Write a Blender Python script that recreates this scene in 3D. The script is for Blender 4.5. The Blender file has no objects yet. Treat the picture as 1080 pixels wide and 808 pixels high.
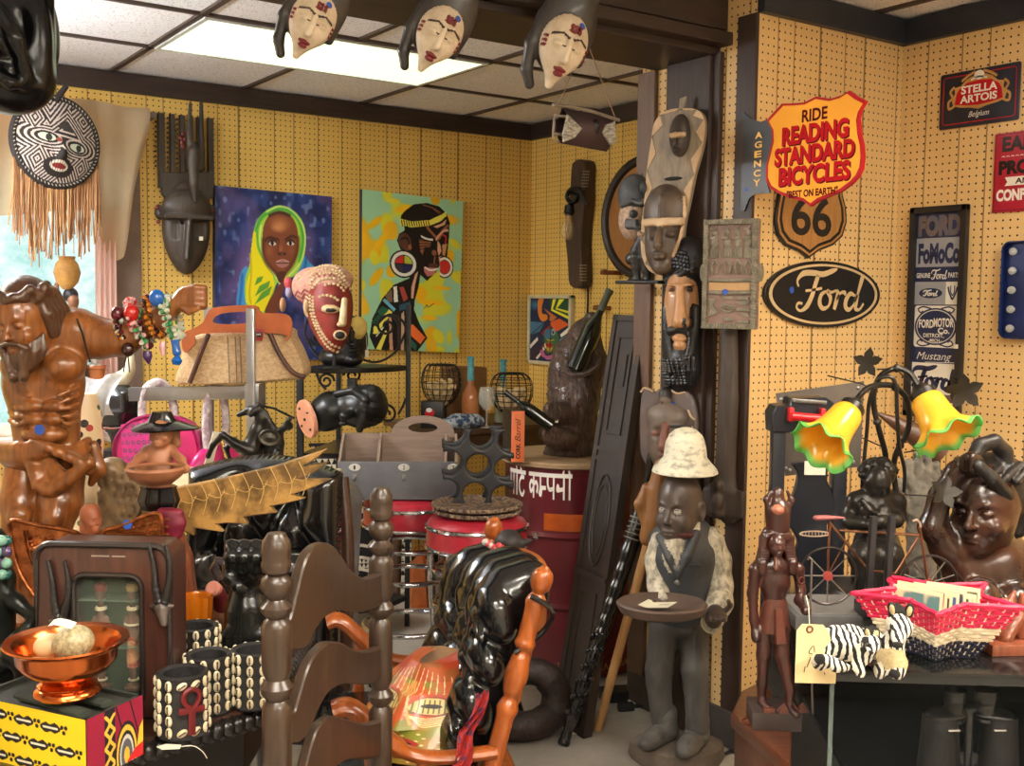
import bpy,bmesh,math,random
import numpy as np
from mathutils import Vector as VV,Matrix
random.seed(7)
rng=np.random.default_rng(7)
PI=math.pi
SC=bpy.context.scene
COL=SC.collection
FPX=1148.87
PITCH,ROLL,YAW=math.radians(4.139),math.radians(.662),math.radians(55.157)
EYE=VV((0,0,1.45))
_P=np.array([[1,0,0],[0,math.cos(PITCH),-math.sin(PITCH)],[0,math.sin(PITCH),math.cos(PITCH)]])
_Q=np.array([[math.cos(ROLL),-math.sin(ROLL),0],[math.sin(ROLL),math.cos(ROLL),0],[0,0,1]])
_A=np.array([_Q@_P@v for v in(np.array([math.sin(YAW),0,math.cos(YAW)]),np.array([-math.cos(YAW),0,math.sin(YAW)]),np.array([0,1.,0]))])
FACE=-(PI/2-YAW)
def ray(px,py):
 v=_A@np.array([(px-540)/FPX,(py-404)/FPX,1.])
 return VV((v[0],v[1],-v[2]))
def at(px,py,d):return EYE+ray(px,py)*d
def at_z(px,py,z):r=ray(px,py);return EYE+r*((z-EYE.z)/r.z)
def at_x(px,py,x):r=ray(px,py);return EYE+r*(x/r.x)
def at_y(px,py,y):r=ray(px,py);return EYE+r*(y/r.y)
cam=bpy.data.cameras.new('camera')
cam.sensor_width=36
cam.lens=FPX/1080*36
cam.clip_start=.05
co=bpy.data.objects.new('camera',cam)
COL.objects.link(co)
_r,_d,_f=[VV((_A[0,i],_A[1,i],-_A[2,i]))for i in range(3)]
_m=Matrix((_r,-_d,-_f)).transposed().to_4x4()
_m.translation=EYE
co.matrix_world=_m
SC.camera=co
_mats={}
def lin(c):
 c=np.asarray(c,float)/255.
 return np.where(c<=.04045,c/12.92,((c+.055)/1.055)**2.4)
def rgba(c):
 l=lin(c)
 return(float(l[0]),float(l[1]),float(l[2]),1)
class NT:
 def __init__(s,name):
  s.m=bpy.data.materials.new(name)
  s.m.use_nodes=True
  s.t=s.m.node_tree
  s.b=s.t.nodes['Principled BSDF']
 def n(s,typ,**kw):
  x=s.t.nodes.new(typ)
  for k,v in kw.items():
   setattr(x,k,v)
  return x
 def l(s,a,b):s.t.links.new(a,b)
 def math(s,op,a,b=None,c=None):
  x=s.n('ShaderNodeMath',operation=op)
  for i,v in enumerate((a,b,c)):
   if v is None:continue
   if isinstance(v,(int,float)):x.inputs[i].default_value=v
   else:s.l(v,x.inputs[i])
  return x.outputs[0]
 def mix(s,fac,a,b):
  x=s.n('ShaderNodeMix',data_type='RGBA')
  for i,v in((0,fac),(6,a),(7,b)):
   if isinstance(v,(int,float)):x.inputs[i].default_value=v
   elif isinstance(v,tuple):x.inputs[i].default_value=v
   else:s.l(v,x.inputs[i])
  return x.outputs[2]
 def ramp(s,fac,stops,interp='LINEAR'):
  x=s.n('ShaderNodeValToRGB')
  x.color_ramp.interpolation=interp
  e=x.color_ramp.elements
  while len(e)<len(stops):e.new(.5)
  for el,(p,c)in zip(e,stops):
   el.position=p
   el.color=c if len(c)==4 else rgba(c)
  s.l(fac,x.inputs[0])
  return x.outputs[0]
 def coord(s,out='Object',scale=(1,1,1)):
  tc=s.n('ShaderNodeTexCoord')
  mp=s.n('ShaderNodeMapping')
  mp.inputs['Scale'].default_value=scale
  s.l(tc.outputs[out],mp.inputs[0])
  return mp.outputs[0]
 def noise(s,vec,scale,detail=4,rough=.55,dist=0):
  x=s.n('ShaderNodeTexNoise')
  x.inputs['Scale'].default_value=scale
  x.inputs['Detail'].default_value=detail
  x.inputs['Roughness'].default_value=rough
  x.inputs['Distortion'].default_value=dist
  s.l(vec,x.inputs['Vector'])
  return x.outputs[0]
 def bump(s,h,strength,dist=.002):
  x=s.n('ShaderNodeBump')
  x.inputs['Strength'].default_value=strength
  x.inputs['Distance'].default_value=dist
  s.l(h,x.inputs['Height'])
  s.l(x.outputs[0],s.b.inputs['Normal'])
def M(name,c,c2=None,rough=.5,metal=0.,scale=12,stretch=(1,1,1),bump=0.,bscale=None,bdist=.002,coat=0.,spec=.5,lo=.35,hi=.65,dist=0.):
 if name in _mats:return _mats[name]
 s=NT(name)
 b=s.b
 b.inputs['Roughness'].default_value=rough
 b.inputs['Metallic'].default_value=metal
 b.inputs['Specular IOR Level'].default_value=spec
 b.inputs['Coat Weight'].default_value=coat
 b.inputs['Coat Roughness'].default_value=.12
 vec=s.coord('Object',stretch)
 if c2 is None:
  c2=tuple(min(255,max(0,x*.86))for x in c)
 nz=s.noise(vec,scale,5,.6,dist)
 s.l(s.ramp(nz,[(lo,c),(hi,c2)]),b.inputs['Base Color'])
 if bump:
  nb=s.noise(vec,bscale or scale*3,4,.6)
  s.bump(nb,bump,bdist)
 _mats[name]=s.m
 return s.m
def WOOD(name,c,c2,scale=6,axis=2,rough=.45,bump=.15,coat=0.,lo=.3,hi=.7,spec=.5):
 st=[9,9,9]
 st[axis]=.9
 return M(name,c,c2,rough=rough,scale=scale,stretch=tuple(st),bump=bump,bscale=scale*2,coat=coat,dist=1.2,lo=lo,hi=hi,spec=spec)
def EMIT(name,c,strength):
 if name in _mats:return _mats[name]
 s=NT(name)
 s.b.inputs['Base Color'].default_value=rgba(c)
 s.b.inputs['Emission Color'].default_value=rgba(c)
 s.b.inputs['Emission Strength'].default_value=strength
 _mats[name]=s.m
 return s.m
def GLASS(name,c,rough=.02,alpha=None,ior=1.45):
 if name in _mats:return _mats[name]
 s=NT(name)
 s.b.inputs['Base Color'].default_value=rgba(c)
 s.b.inputs['Roughness'].default_value=rough
 s.b.inputs['IOR'].default_value=ior
 if alpha is None:s.b.inputs['Transmission Weight'].default_value=1
 else:s.b.inputs['Alpha'].default_value=alpha
 _mats[name]=s.m
 return s.m
def PAINT(name='artist_paint',rough=.5,bump=.0,spec=.4,coat=0):
 if name in _mats:return _mats[name]
 s=NT(name)
 a=s.n('ShaderNodeAttribute',attribute_name='paint')
 s.l(a.outputs['Color'],s.b.inputs['Base Color'])
 s.b.inputs['Roughness'].default_value=rough
 s.b.inputs['Specular IOR Level'].default_value=spec
 s.b.inputs['Coat Weight'].default_value=coat
 if bump:
  s.bump(s.noise(s.coord(),160,3),bump,.001)
 _mats[name]=s.m
 return s.m
def link(name,me,parent=None,mats=()):
 for m in mats:me.materials.append(m)
 o=bpy.data.objects.new(name,me)
 COL.objects.link(o)
 if parent is not None:o.parent=parent
 return o
class MB:
 def __init__(s):s.v,s.f,s.mi,s.cur,s.M=[],[],[],0,None
 def add(s,vs,fs,mi=None):
  b=len(s.v)
  s.v.extend([(s.M@VV(v))if s.M is not None else VV(v)for v in vs])
  s.f.extend([tuple(b+i for i in f)for f in fs])
  s.mi.extend([s.cur if mi is None else mi]*len(fs))
  return s
 def box(s,c,h,rot=None,bev=0.,mi=None):
  bm=bmesh.new()
  bmesh.ops.create_cube(bm,size=1)
  bmesh.ops.scale(bm,vec=VV(h),verts=bm.verts)
  if bev:bmesh.ops.bevel(bm,geom=bm.edges[:],offset=min(bev,min(h)*.45),segments=2,affect='EDGES',profile=.6)
  m=Matrix.Translation(VV(c))@(rot.to_4x4()if rot is not None else Matrix.Identity(4))
  bm.verts.index_update()
  s.add([m@v.co for v in bm.verts],[[v.index for v in f.verts]for f in bm.faces],mi)
  bm.free()
  return s
 def tube(s,pts,r,n=10,cap=True,mi=None,closed=False,flat=1.):
  pts=[VV(p)for p in pts]
  k=len(pts)
  rs=r if isinstance(r,(list,tuple))else[r]*k
  vs,fs=[],[]
  up=None
  for i,p in enumerate(pts):
   if closed:t=pts[(i+1)%k]-pts[i-1]
   else:t=pts[min(i+1,k-1)]-pts[max(i-1,0)]
   t=t.normalized()if t.length>1e-9 else VV((0,0,1))
   if up is None:
    a=VV((0,0,1))if abs(t.z)<.9 else VV((1,0,0))
    up=(a-t*a.dot(t)).normalized()
   else:
    up=up-t*up.dot(t)
    up=up.normalized()if up.length>1e-6 else t.orthogonal().normalized()
   sd=t.cross(up)
   for j in range(n):
    w=2*PI*j/n
    vs.append(p+up*(math.cos(w)*rs[i]*flat)+sd*(math.sin(w)*rs[i]))
  for i in range(k if closed else k-1):
   a,b=i*n,((i+1)%k)*n
   for j in range(n):
    fs.append((a+j,a+(j+1)%n,b+(j+1)%n,b+j))
  if cap and not closed:
   fs.append(tuple(range(n))[::-1])
   fs.append(tuple((k-1)*n+j for j in range(n)))
  return s.add(vs,fs,mi)
 def lathe(s,prof,n=28,c=(0,0,0),mi=None,axis=None,sx=1.,sy=1.,ripple=None):
  vs,fs=[],[]
  q=VV((0,0,1)).rotation_difference(VV(axis)).to_matrix()if axis is not None else Matrix.Identity(3)
  c=VV(c)
  for i,(r,z)in enumerate(prof):
   for j in range(n):
    w=2*PI*j/n
    rr=r*(ripple(w,i/(len(prof)-1))if ripple else 1)
    vs.append(c+q@VV((rr*math.cos(w)*sx,rr*math.sin(w)*sy,z)))
  for i in range(len(prof)-1):
   for j in range(n):
    a,b=i*n,(i+1)*n
    fs.append((a+j,a+(j+1)%n,b+(j+1)%n,b+j))
  if prof[0][0]>1e-5:fs.append(tuple(range(n))[::-1])
  if prof[-1][0]>1e-5:fs.append(tuple((len(prof)-1)*n+j for j in range(n)))
  return s.add(vs,fs,mi)
 def ball(s,c,r,n=14,rot=None,mi=None):
  r=(r,r,r)if isinstance(r,(int,float))else r
  k=max(5,n//2)
  vs,fs=[],[]
  c=VV(c)
  for i in range(k+1):
   th=PI*i/k
   for j in range(n):
    w=2*PI*j/n
    v=VV((r[0]*math.sin(th)*math.cos(w),r[1]*math.sin(th)*math.sin(w),r[2]*math.cos(th)))
    vs.append(c+(rot@v if rot is not None else v))
  for i in range(k):
   for j in range(n):
    a,b=i*n,(i+1)*n
    fs.append((a+j,b+j,b+(j+1)%n,a+(j+1)%n))
  return s.add(vs,fs,mi)
 def prism(s,outline,y0,y1,mi=None,plane='xz',bev=0.):
  def put(a,b,y):return(a,y,b)if plane=='xz' else((a,b,y)if plane=='xy' else(y,a,b))
  k=len(outline)
  A=sum(outline[i][0]*outline[(i+1)%k][1]-outline[(i+1)%k][0]*outline[i][1]for i in range(k))
  o=outline if A>0 else outline[::-1]
  rings=[(0.,y0),(0.,y1)]
  if bev:rings=[(bev,y0),(0.,y0+bev),(0.,y1-bev),(bev,y1)]
  vs,fs=[],[]
  for ins,y in rings:
   for i in range(k):
    p=VV(o[i])
    if ins:
     e1=(p-VV(o[i-1])).normalized()
     e2=(VV(o[(i+1)%k])-p).normalized()
     nn=VV((-e1.y-e2.y,e1.x+e2.x))
     if nn.length>1e-6:p=p+nn.normalized()*ins
    vs.append(put(p[0],p[1],y))
  R=len(rings)
  for a in range(R-1):
   for i in range(k):
    fs.append((a*k+i,a*k+(i+1)%k,(a+1)*k+(i+1)%k,(a+1)*k+i))
  fs.append(tuple(range(k))[::-1])
  fs.append(tuple((R-1)*k+i for i in range(k)))
  return s.add(vs,fs,mi)
 def grid(s,fn,nu,nv,mi=None,wrap=False):
  vs=[fn(i/nu,j/nv)for j in range(nv+1)for i in range(nu+1)]
  fs=[(j*(nu+1)+i,j*(nu+1)+i+1,(j+1)*(nu+1)+i+1,(j+1)*(nu+1)+i)for j in range(nv)for i in range(nu)]
  return s.add(vs,fs,mi)
 def bq(s,name,mats,parent=None,smooth=True,angle=40):
  me=bpy.data.meshes.new(name)
  me.from_pydata([tuple(v)for v in s.v],[],s.f)
  mats=mats if isinstance(mats,(list,tuple))else[mats]
  for m in mats:me.materials.append(m)
  if len(mats)>1:me.polygons.foreach_set('material_index',s.mi)
  bm=bmesh.new()
  bm.from_mesh(me)
  bmesh.ops.remove_doubles(bm,verts=bm.verts,dist=1e-6)
  bmesh.ops.recalc_face_normals(bm,faces=bm.faces)
  bm.to_mesh(me)
  bm.free()
  if smooth:
   me.polygons.foreach_set('use_smooth',[True]*len(me.polygons))
   try:me.set_sharp_from_angle(angle=math.radians(angle))
   except Exception:pass
  return link(name,me,parent)
def tag(o,label=None,cat=None,group=None,kind=None):
 if label:o['label']=label
 if cat:o['category']=cat
 if group:o['group']=group
 if kind:o['kind']=kind
 return o
class T:
 def __init__(s,name,label,cat,loc,rot=FACE,group=None):
  o=bpy.data.objects.new(name,None)
  o.empty_display_size=.05
  COL.objects.link(o)
  o.location=loc
  o.rotation_euler=(0,0,rot)
  tag(o,label,cat,group)
  s.o,s.loc,s.rot=o,VV(loc),rot
  s.R=Matrix.Rotation(rot,3,'Z')
  s.nrm=s.R@VV((0,1,0))
  s.d=(s.loc-EYE).dot(_f)
  s.k=s.d/FPX
 def q(s,px,py,dy=0.):
  r=ray(px,py)
  t=((s.loc-EYE).dot(s.nrm)+dy)/r.dot(s.nrm)
  return s.R.transposed()@(EYE+r*t-s.loc)
 def xz(s,px,py,dy=0.):
  v=s.q(px,py,dy)
  return(v.x,v.z)
 def qs(s,pts,dy=0.):return[s.q(p[0],p[1],p[2]if len(p)>2 else dy)for p in pts]
 def os(s,pts,dy=0.):return[s.xz(p[0],p[1],dy)for p in pts]
def hang(t,p,r=.008):
 p=VV(p)
 return MB().tube([p+VV((r*math.cos(a),0,r*math.sin(a)))for a in np.linspace(0,2*PI,13)[:-1]],.0012,5,closed=True).bq('hanging_ring',M('steel_ring',(150,150,150),rough=.4,metal=.9),t.o)
def ctree(o,parent=None):
 c=o.copy()
 COL.objects.link(c)
 if parent is not None:c.parent=parent
 for ch in list(o.children):ctree(ch,c)
 return c
class SD:
 def __init__(s,k=.01):s.p,s.k,s.tr,s.to=[],k,None,VV((0,0,0))
 def frame(s,rot=None,off=(0,0,0)):
  s.tr,s.to=rot,VV(off)
  return s
 def _pt(s,p):return np.array((s.tr@VV(p)if s.tr is not None else VV(p))+s.to,float)
 def _rt(s,rot):return rot if s.tr is None else(s.tr@rot if rot is not None else s.tr)
 def _add(s,f,lo,hi,m,k,op):s.p.append((f,np.array(lo,float),np.array(hi,float),m,s.k if k is None else k,op));return s
 def ell(s,c,r,m=0,k=None,op='+',rot=None):
  c,rot=s._pt(c),s._rt(rot)
  r=np.array((r,r,r)if isinstance(r,(int,float))else r,float)
  Rm=np.array(rot.transposed())if rot is not None else None
  def f(x,y,z):
   a,b,d=x-c[0],y-c[1],z-c[2]
   if Rm is not None:
    a,b,d=(Rm[0,0]*a+Rm[0,1]*b+Rm[0,2]*d,Rm[1,0]*a+Rm[1,1]*b+Rm[1,2]*d,Rm[2,0]*a+Rm[2,1]*b+Rm[2,2]*d)
   k0=np.sqrt((a/r[0])**2+(b/r[1])**2+(d/r[2])**2)
   k1=np.sqrt((a/r[0]**2)**2+(b/r[1]**2)**2+(d/r[2]**2)**2)+1e-9
   return k0*(k0-1)/k1
  R=r if Rm is None else np.array([r.max()]*3)
  return s._add(f,c-R,c+R,m,k,op)
 def cap(s,a,b,ra,rb=None,m=0,k=None,op='+',flat=None):
  rb=ra if rb is None else rb
  a,b=s._pt(a),s._pt(b)
  ab=b-a
  L=max(1e-12,float(ab@ab))
  fl=np.array(flat if flat is not None else(1,1,1),float)
  def f(x,y,z):
   u,v,w=x-a[0],y-a[1],z-a[2]
   t=np.clip((u*ab[0]+v*ab[1]+w*ab[2])/L,0,1)
   return np.sqrt(((u-ab[0]*t)*fl[0])**2+((v-ab[1]*t)*fl[1])**2+((w-ab[2]*t)*fl[2])**2)-(ra+(rb-ra)*t)
  R=max(ra,rb)/min(1,fl.min())
  return s._add(f,np.minimum(a,b)-R,np.maximum(a,b)+R,m,k,op)
 def cn(s,pts,rs,m=0,k=None,op='+',flat=None):
  if isinstance(rs,(int,float)):rs=[rs]*len(pts)
  for i in range(len(pts)-1):s.cap(pts[i],pts[i+1],rs[i],rs[i+1],m,k,op,flat)
  return s
 def box(s,c,h,rd=.003,m=0,k=None,op='+',rot=None):
  c,h,rot=s._pt(c),np.array(h,float),s._rt(rot)
  Rm=np.array(rot.transposed())if rot is not None else None
  def f(x,y,z):
   a,b,d=x-c[0],y-c[1],z-c[2]
   if Rm is not None:
    a,b,d=(Rm[0,0]*a+Rm[0,1]*b+Rm[0,2]*d,Rm[1,0]*a+Rm[1,1]*b+Rm[1,2]*d,Rm[2,0]*a+Rm[2,1]*b+Rm[2,2]*d)
   q=[np.abs(t)-(hh-rd)for t,hh in zip((a,b,d),h)]
   return np.sqrt(sum(np.maximum(t,0)**2 for t in q))+np.minimum(np.maximum(q[0],np.maximum(q[1],q[2])),0)-rd
  R=h if Rm is None else np.array([np.linalg.norm(h)]*3)
  return s._add(f,c-R,c+R,m,k,op)
 def mesh(s,name,mats,parent,res,bump=None,smooth=2):
  mats=mats if isinstance(mats,(list,tuple))else[mats]
  pos=[p for p in s.p if p[5]=='+']
  pad=3*res+.004
  lo=np.min([p[1]for p in pos],0)-pad
  hi=np.max([p[2]for p in pos],0)+pad
  n=np.maximum(4,np.ceil((hi-lo)/res).astype(int)+1)
  ax=[lo[i]+res*np.arange(n[i])for i in range(3)]
  F=np.full(n,1e3,np.float32)
  L=np.zeros(n,np.int8)
  for f,a,b,m,k,op in s.p:
   mg=k+3*res
   i0=np.clip(np.floor((a-mg-lo)/res).astype(int),0,n-1)
   i1=np.clip(np.ceil((b+mg-lo)/res).astype(int)+1,1,n)
   if(i1<=i0).any():continue
   sl=tuple(slice(i0[q],i1[q])for q in range(3))
   d=f(ax[0][sl[0]][:,None,None],ax[1][sl[1]][None,:,None],ax[2][sl[2]][None,None,:]).astype(np.float32)
   g=F[sl]
   kk=max(k,1e-5)
   if op=='+':
    h=np.clip(.5+.5*(g-d)/kk,0,1)
    L[sl]=np.where(d<g,m,L[sl])
    F[sl]=g*(1-h)+d*h-kk*h*(1-h)
   else:
    h=np.clip(.5-.5*(g+d)/kk,0,1)
    if m:L[sl]=np.where(d<res,m,L[sl])
    F[sl]=g*(1-h)-d*h+kk*h*(1-h)
  if bump is not None:
   F=F+bump(ax[0][:,None,None],ax[1][None,:,None],ax[2][None,None,:]).astype(np.float32)
  S=F<0
  acc=np.zeros(tuple(n-1)+(3,),np.float32)
  cnt=np.zeros(tuple(n-1),np.float32)
  e=[slice(None,-1),slice(1,None)]
  for axd in range(3):
   o1,o2=[q for q in range(3)if q!=axd]
   for u in(0,1):
    for w in(0,1):
     s0,s1=[None]*3,[None]*3
     s0[axd],s1[axd]=e[0],e[1]
     s0[o1]=s1[o1]=e[u]
     s0[o2]=s1[o2]=e[w]
     a,b=F[tuple(s0)],F[tuple(s1)]
     x=(a<0)!=(b<0)
     t=np.where(x,a/np.where(x,a-b,1),0)
     cnt+=x
     acc[...,axd]+=t*x
     if u:acc[...,o1]+=x
     if w:acc[...,o2]+=x
  act=cnt>0
  idx=np.full(tuple(n-1),-1,np.int64)
  idx[act]=np.arange(act.sum())
  ijk=np.argwhere(act)
  V=lo+(ijk+acc[act]/cnt[act][:,None])*res
  faces=[]
  for axd in range(3):
   o1,o2=(axd+1)%3,(axd+2)%3
   s0,s1=[slice(None)]*3,[slice(None)]*3
   s0[axd],s1[axd]=e[0],e[1]
   for q in(o1,o2):s0[q]=s1[q]=slice(1,-1)
   a,b=S[tuple(s0)],S[tuple(s1)]
   for flip,msk in((False,a&~b),(True,~a&b)):
    w=np.argwhere(msk)
    if not len(w):continue
    w[:,o1]+=1
    w[:,o2]+=1
    def ix(d1,d2):
     c=w.copy()
     c[:,o1]-=d1
     c[:,o2]-=d2
     return idx[c[:,0],c[:,1],c[:,2]]
    q=np.stack([ix(1,1),ix(0,1),ix(0,0),ix(1,0)],1)
    faces.append(q[:,::-1]if flip else q)
  Q=np.concatenate(faces)
  if smooth:
   ea=np.concatenate([Q[:,[0,1]],Q[:,[1,2]],Q[:,[2,3]],Q[:,[3,0]]])
   deg=np.bincount(ea[:,0],minlength=len(V))+np.bincount(ea[:,1],minlength=len(V))
   for _ in range(smooth):
    A=np.zeros_like(V)
    for c in range(3):
     A[:,c]=np.bincount(ea[:,0],V[ea[:,1],c],len(V))+np.bincount(ea[:,1],V[ea[:,0],c],len(V))
    V=V*.5+.5*A/np.maximum(deg,1)[:,None]
  me=bpy.data.meshes.new(name)
  me.vertices.add(len(V))
  me.vertices.foreach_set('co',V.astype(np.float32).ravel())
  me.loops.add(Q.size)
  me.loops.foreach_set('vertex_index',Q.ravel().astype(np.int32))
  me.polygons.add(len(Q))
  me.polygons.foreach_set('loop_start',np.arange(0,Q.size,4,dtype=np.int32))
  me.polygons.foreach_set('loop_total',np.full(len(Q),4,np.int32))
  for m in mats:me.materials.append(m)
  if len(mats)>1:
   ijk2=np.clip(np.round((V[Q].mean(1)-lo)/res).astype(int),0,n-1)
   me.polygons.foreach_set('material_index',L[ijk2[:,0],ijk2[:,1],ijk2[:,2]].astype(np.int32))
  me.polygons.foreach_set('use_smooth',np.ones(len(Q),bool))
  me.update(calc_edges=True)
  return link(name,me,parent)
def face(S,W,D,Hh,skin=0,lip=None,eye=None,brow=None,nose=1.,ears=True,sock=1.,lips=1.,lid=True,c=(0,0,0)):
 lip,eye,brow=(skin if q is None else q for q in(lip,eye,brow))
 P=lambda x,y,z:(c[0]+x*W,c[1]+y*D,c[2]+z*Hh)
 k=.10*W
 S.ell(P(0,-.62,-.72),(.42*W,.34*D,.26*Hh),skin,.25*W)
 for sx in(-1,1):
  S.ell(P(sx*.40,-1.0,.03),(.26*W,.24*D,.13*Hh),0,.12*W,'-')if sock else None
  S.ell(P(sx*.58,-.66,-.28),(.24*W,.22*D,.18*Hh),skin,.2*W)
  S.ell(P(sx*.39,-.815,.02),(.19*W,.145*D,.080*Hh),eye,.01*W)
  if lid:
   S.cn([P(sx*.20,-.90,.015),P(sx*.38,-.955,.085),P(sx*.58,-.82,.02)],.026*W,skin,.02*W)
   S.cn([P(sx*.20,-.90,.0),P(sx*.39,-.93,-.06),P(sx*.57,-.80,.0)],.022*W,skin,.02*W)
  S.cn([P(sx*.14,-.97,.16),P(sx*.40,-.93,.23),P(sx*.66,-.72,.17)],[.06*W,.065*W,.045*W],brow,.06*W)
  S.ell(P(sx*.12*nose,-1.03,-.28),(.095*W*nose,.10*D,.055*Hh),skin,.04*W)
  if ears:S.ell(P(sx*1.0,.08,-.02),(.09*W,.20*D,.20*Hh),skin,.05*W)
 S.cap(P(0,-.93,.12),P(0,-1.17,-.25),.085*W,.12*W*nose,skin,.08*W)
 S.ell(P(0,-.90,-.50),(.30*W*lips,.16*D,.055*Hh),lip,.02*W)
 S.ell(P(0,-.89,-.60),(.25*W*lips,.17*D,.055*Hh),lip,.02*W)
 S.cap(P(-.27*lips,-.97,-.55),P(.27*lips,-.97,-.55),.012*W,None,0,.02*W,'-')
class Cv:
 def __init__(s,w,h,W,H,bg):
  s.w,s.h,s.W,s.H=w,h,W,H
  s.u,s.v=np.meshgrid(np.linspace(0,w,W),np.linspace(0,h,H))
  s.c=np.zeros((H,W,3))+np.array(bg,float)
 def put(s,m,col):
  col=np.asarray(col,float)
  m=np.clip(m,0,1)[...,None]
  s.c=s.c*(1-m)+col*m
  return s
 def inside(s,pts):
  x,y=s.u,s.v
  r=np.zeros(x.shape,bool)
  k=len(pts)
  for i in range(k):
   x1,y1=pts[i]
   x2,y2=pts[(i+1)%k]
   if y1==y2:continue
   t=((y1>y)!=(y2>y))&(x<(x2-x1)*(y-y1)/(y2-y1)+x1)
   r^=t
  return r
 def poly(s,pts,col):return s.put(s.inside(pts).astype(float),col)
 def ell(s,cx,cy,rx,ry,col,soft=0.,rot=0.):
  a,b=s.u-cx,s.v-cy
  c,d=math.cos(rot),math.sin(rot)
  q=np.sqrt(((a*c+b*d)/rx)**2+((-a*d+b*c)/ry)**2)
  return s.put(np.clip((1-q)/soft,0,1)if soft else(q<1).astype(float),col)
 def line(s,pts,wd,col,soft=0.):
  dm=np.full(s.u.shape,1e9)
  for(x1,y1),(x2,y2)in zip(pts[:-1],pts[1:]):
   dx,dy=x2-x1,y2-y1
   t=np.clip(((s.u-x1)*dx+(s.v-y1)*dy)/(dx*dx+dy*dy+1e-12),0,1)
   dm=np.minimum(dm,np.hypot(s.u-x1-t*dx,s.v-y1-t*dy))
  return s.put(np.clip((wd/2-dm)/soft+.5,0,1)if soft else(dm<wd/2).astype(float),col)
 def noise(s,n,seed=0):
  r=np.random.default_rng(seed)
  ny=max(2,int(n*s.h/s.w)+2)
  g=r.random((ny+1,n+2))
  fx=s.u/s.w*n
  fy=s.v/s.h*(ny-1)
  ix,iy=fx.astype(int),fy.astype(int)
  tx,ty=fx-ix,fy-iy
  tx,ty=tx*tx*(3-2*tx),ty*ty*(3-2*ty)
  ix1,iy1=np.minimum(ix+1,n+1),np.minimum(iy+1,ny)
  return(g[iy,ix]*(1-tx)+g[iy,ix1]*tx)*(1-ty)+(g[iy1,ix]*(1-tx)+g[iy1,ix1]*tx)*ty
 def sheet(s,name,parent,fn,mat=None):
  H,W=s.H,s.W
  me=bpy.data.meshes.new(name)
  P=np.array([[fn(i/(W-1),j/(H-1))for i in range(W)]for j in range(H)],np.float32).reshape(-1,3)
  ii,jj=np.meshgrid(np.arange(W-1),np.arange(H-1))
  a=(jj*W+ii).ravel()
  Q=np.stack([a,a+W,a+W+1,a+1],1)
  me.vertices.add(len(P))
  me.vertices.foreach_set('co',P.ravel())
  me.loops.add(Q.size)
  me.loops.foreach_set('vertex_index',Q.ravel().astype(np.int32))
  me.polygons.add(len(Q))
  me.polygons.foreach_set('loop_start',np.arange(0,Q.size,4,dtype=np.int32))
  me.polygons.foreach_set('loop_total',np.full(len(Q),4,np.int32))
  me.polygons.foreach_set('use_smooth',np.ones(len(Q),bool))
  me.update(calc_edges=True)
  at_=me.color_attributes.new('paint','FLOAT_COLOR','POINT')
  C=np.ones((len(P),4),np.float32)
  C[:,:3]=lin(np.clip(s.c,0,255)).reshape(-1,3)
  at_.data.foreach_set('color',C.ravel())
  return link(name,me,parent,[mat or PAINT()])
def paint_mesh(o,fn,mat=None):
 me=o.data
 n=len(me.vertices)
 P=np.empty(n*3,np.float32)
 me.vertices.foreach_get('co',P)
 C=np.ones((n,4),np.float32)
 C[:,:3]=lin(np.clip(fn(P.reshape(-1,3)),0,255))
 a=me.color_attributes.new('paint','FLOAT_COLOR','POINT')
 a.data.foreach_set('color',C.ravel())
 me.materials.clear()
 me.materials.append(mat or PAINT())
 return o
def text_shape(s,bold=0.,shear=0.,space=1.):
 cu=bpy.data.curves.new('lettering','FONT')
 cu.body=s
 cu.size=1
 cu.offset=bold
 cu.shear=shear
 cu.space_character=space
 cu.resolution_u=4
 cu.fill_mode='BOTH'
 cu.extrude=.0
 o=bpy.data.objects.new('lettering',cu)
 COL.objects.link(o)
 dg=bpy.context.evaluated_depsgraph_get()
 me=bpy.data.meshes.new_from_object(o.evaluated_get(dg))
 bpy.data.objects.remove(o)
 bpy.data.curves.remove(cu)
 v=np.empty(len(me.vertices)*3,np.float32)
 me.vertices.foreach_get('co',v)
 v=v.reshape(-1,3)
 f=[tuple(p.vertices)for p in me.polygons]
 bpy.data.meshes.remove(me)
 return v,f
def letters(mb,s,box,y,bold=0.,shear=0.,mi=None,arc=0.,space=1.,warp=None):
 v,f=text_shape(s,bold,shear,space)
 if not len(v):return
 lo,hi=v.min(0),v.max(0)
 x0,z0,x1,z1=box
 out=[]
 for p in v:
  a=(p[0]-lo[0])/max(1e-6,hi[0]-lo[0])
  b=(p[1]-lo[1])/max(1e-6,hi[1]-lo[1])
  x,z=x0+a*(x1-x0),z0+b*(z1-z0)+arc*(1-(2*a-1)**2)
  out.append(warp(x,z,y)if warp else(x,y,z))
 mb.add(out,f,mi)
def ribbon(mb,pts,wd,y,mi=None,n=6):
 pts=[VV((p[0],p[1]))for p in pts]
 ws=wd if isinstance(wd,(list,tuple))else[wd]*len(pts)
 P,W=path(pts,ws,n)
 vs=[]
 for i,p in enumerate(P):
  t=(P[min(i+1,len(P)-1)]-P[max(i-1,0)])
  t=t.normalized()if t.length>1e-9 else VV((1,0))
  nn=VV((-t.y,t.x))*W[i]/2
  vs+=[(p.x+nn.x,y,p.y+nn.y),(p.x-nn.x,y,p.y-nn.y)]
 mb.add(vs,[(2*i,2*i+1,2*i+3,2*i+2)for i in range(len(P)-1)],mi)
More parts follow.
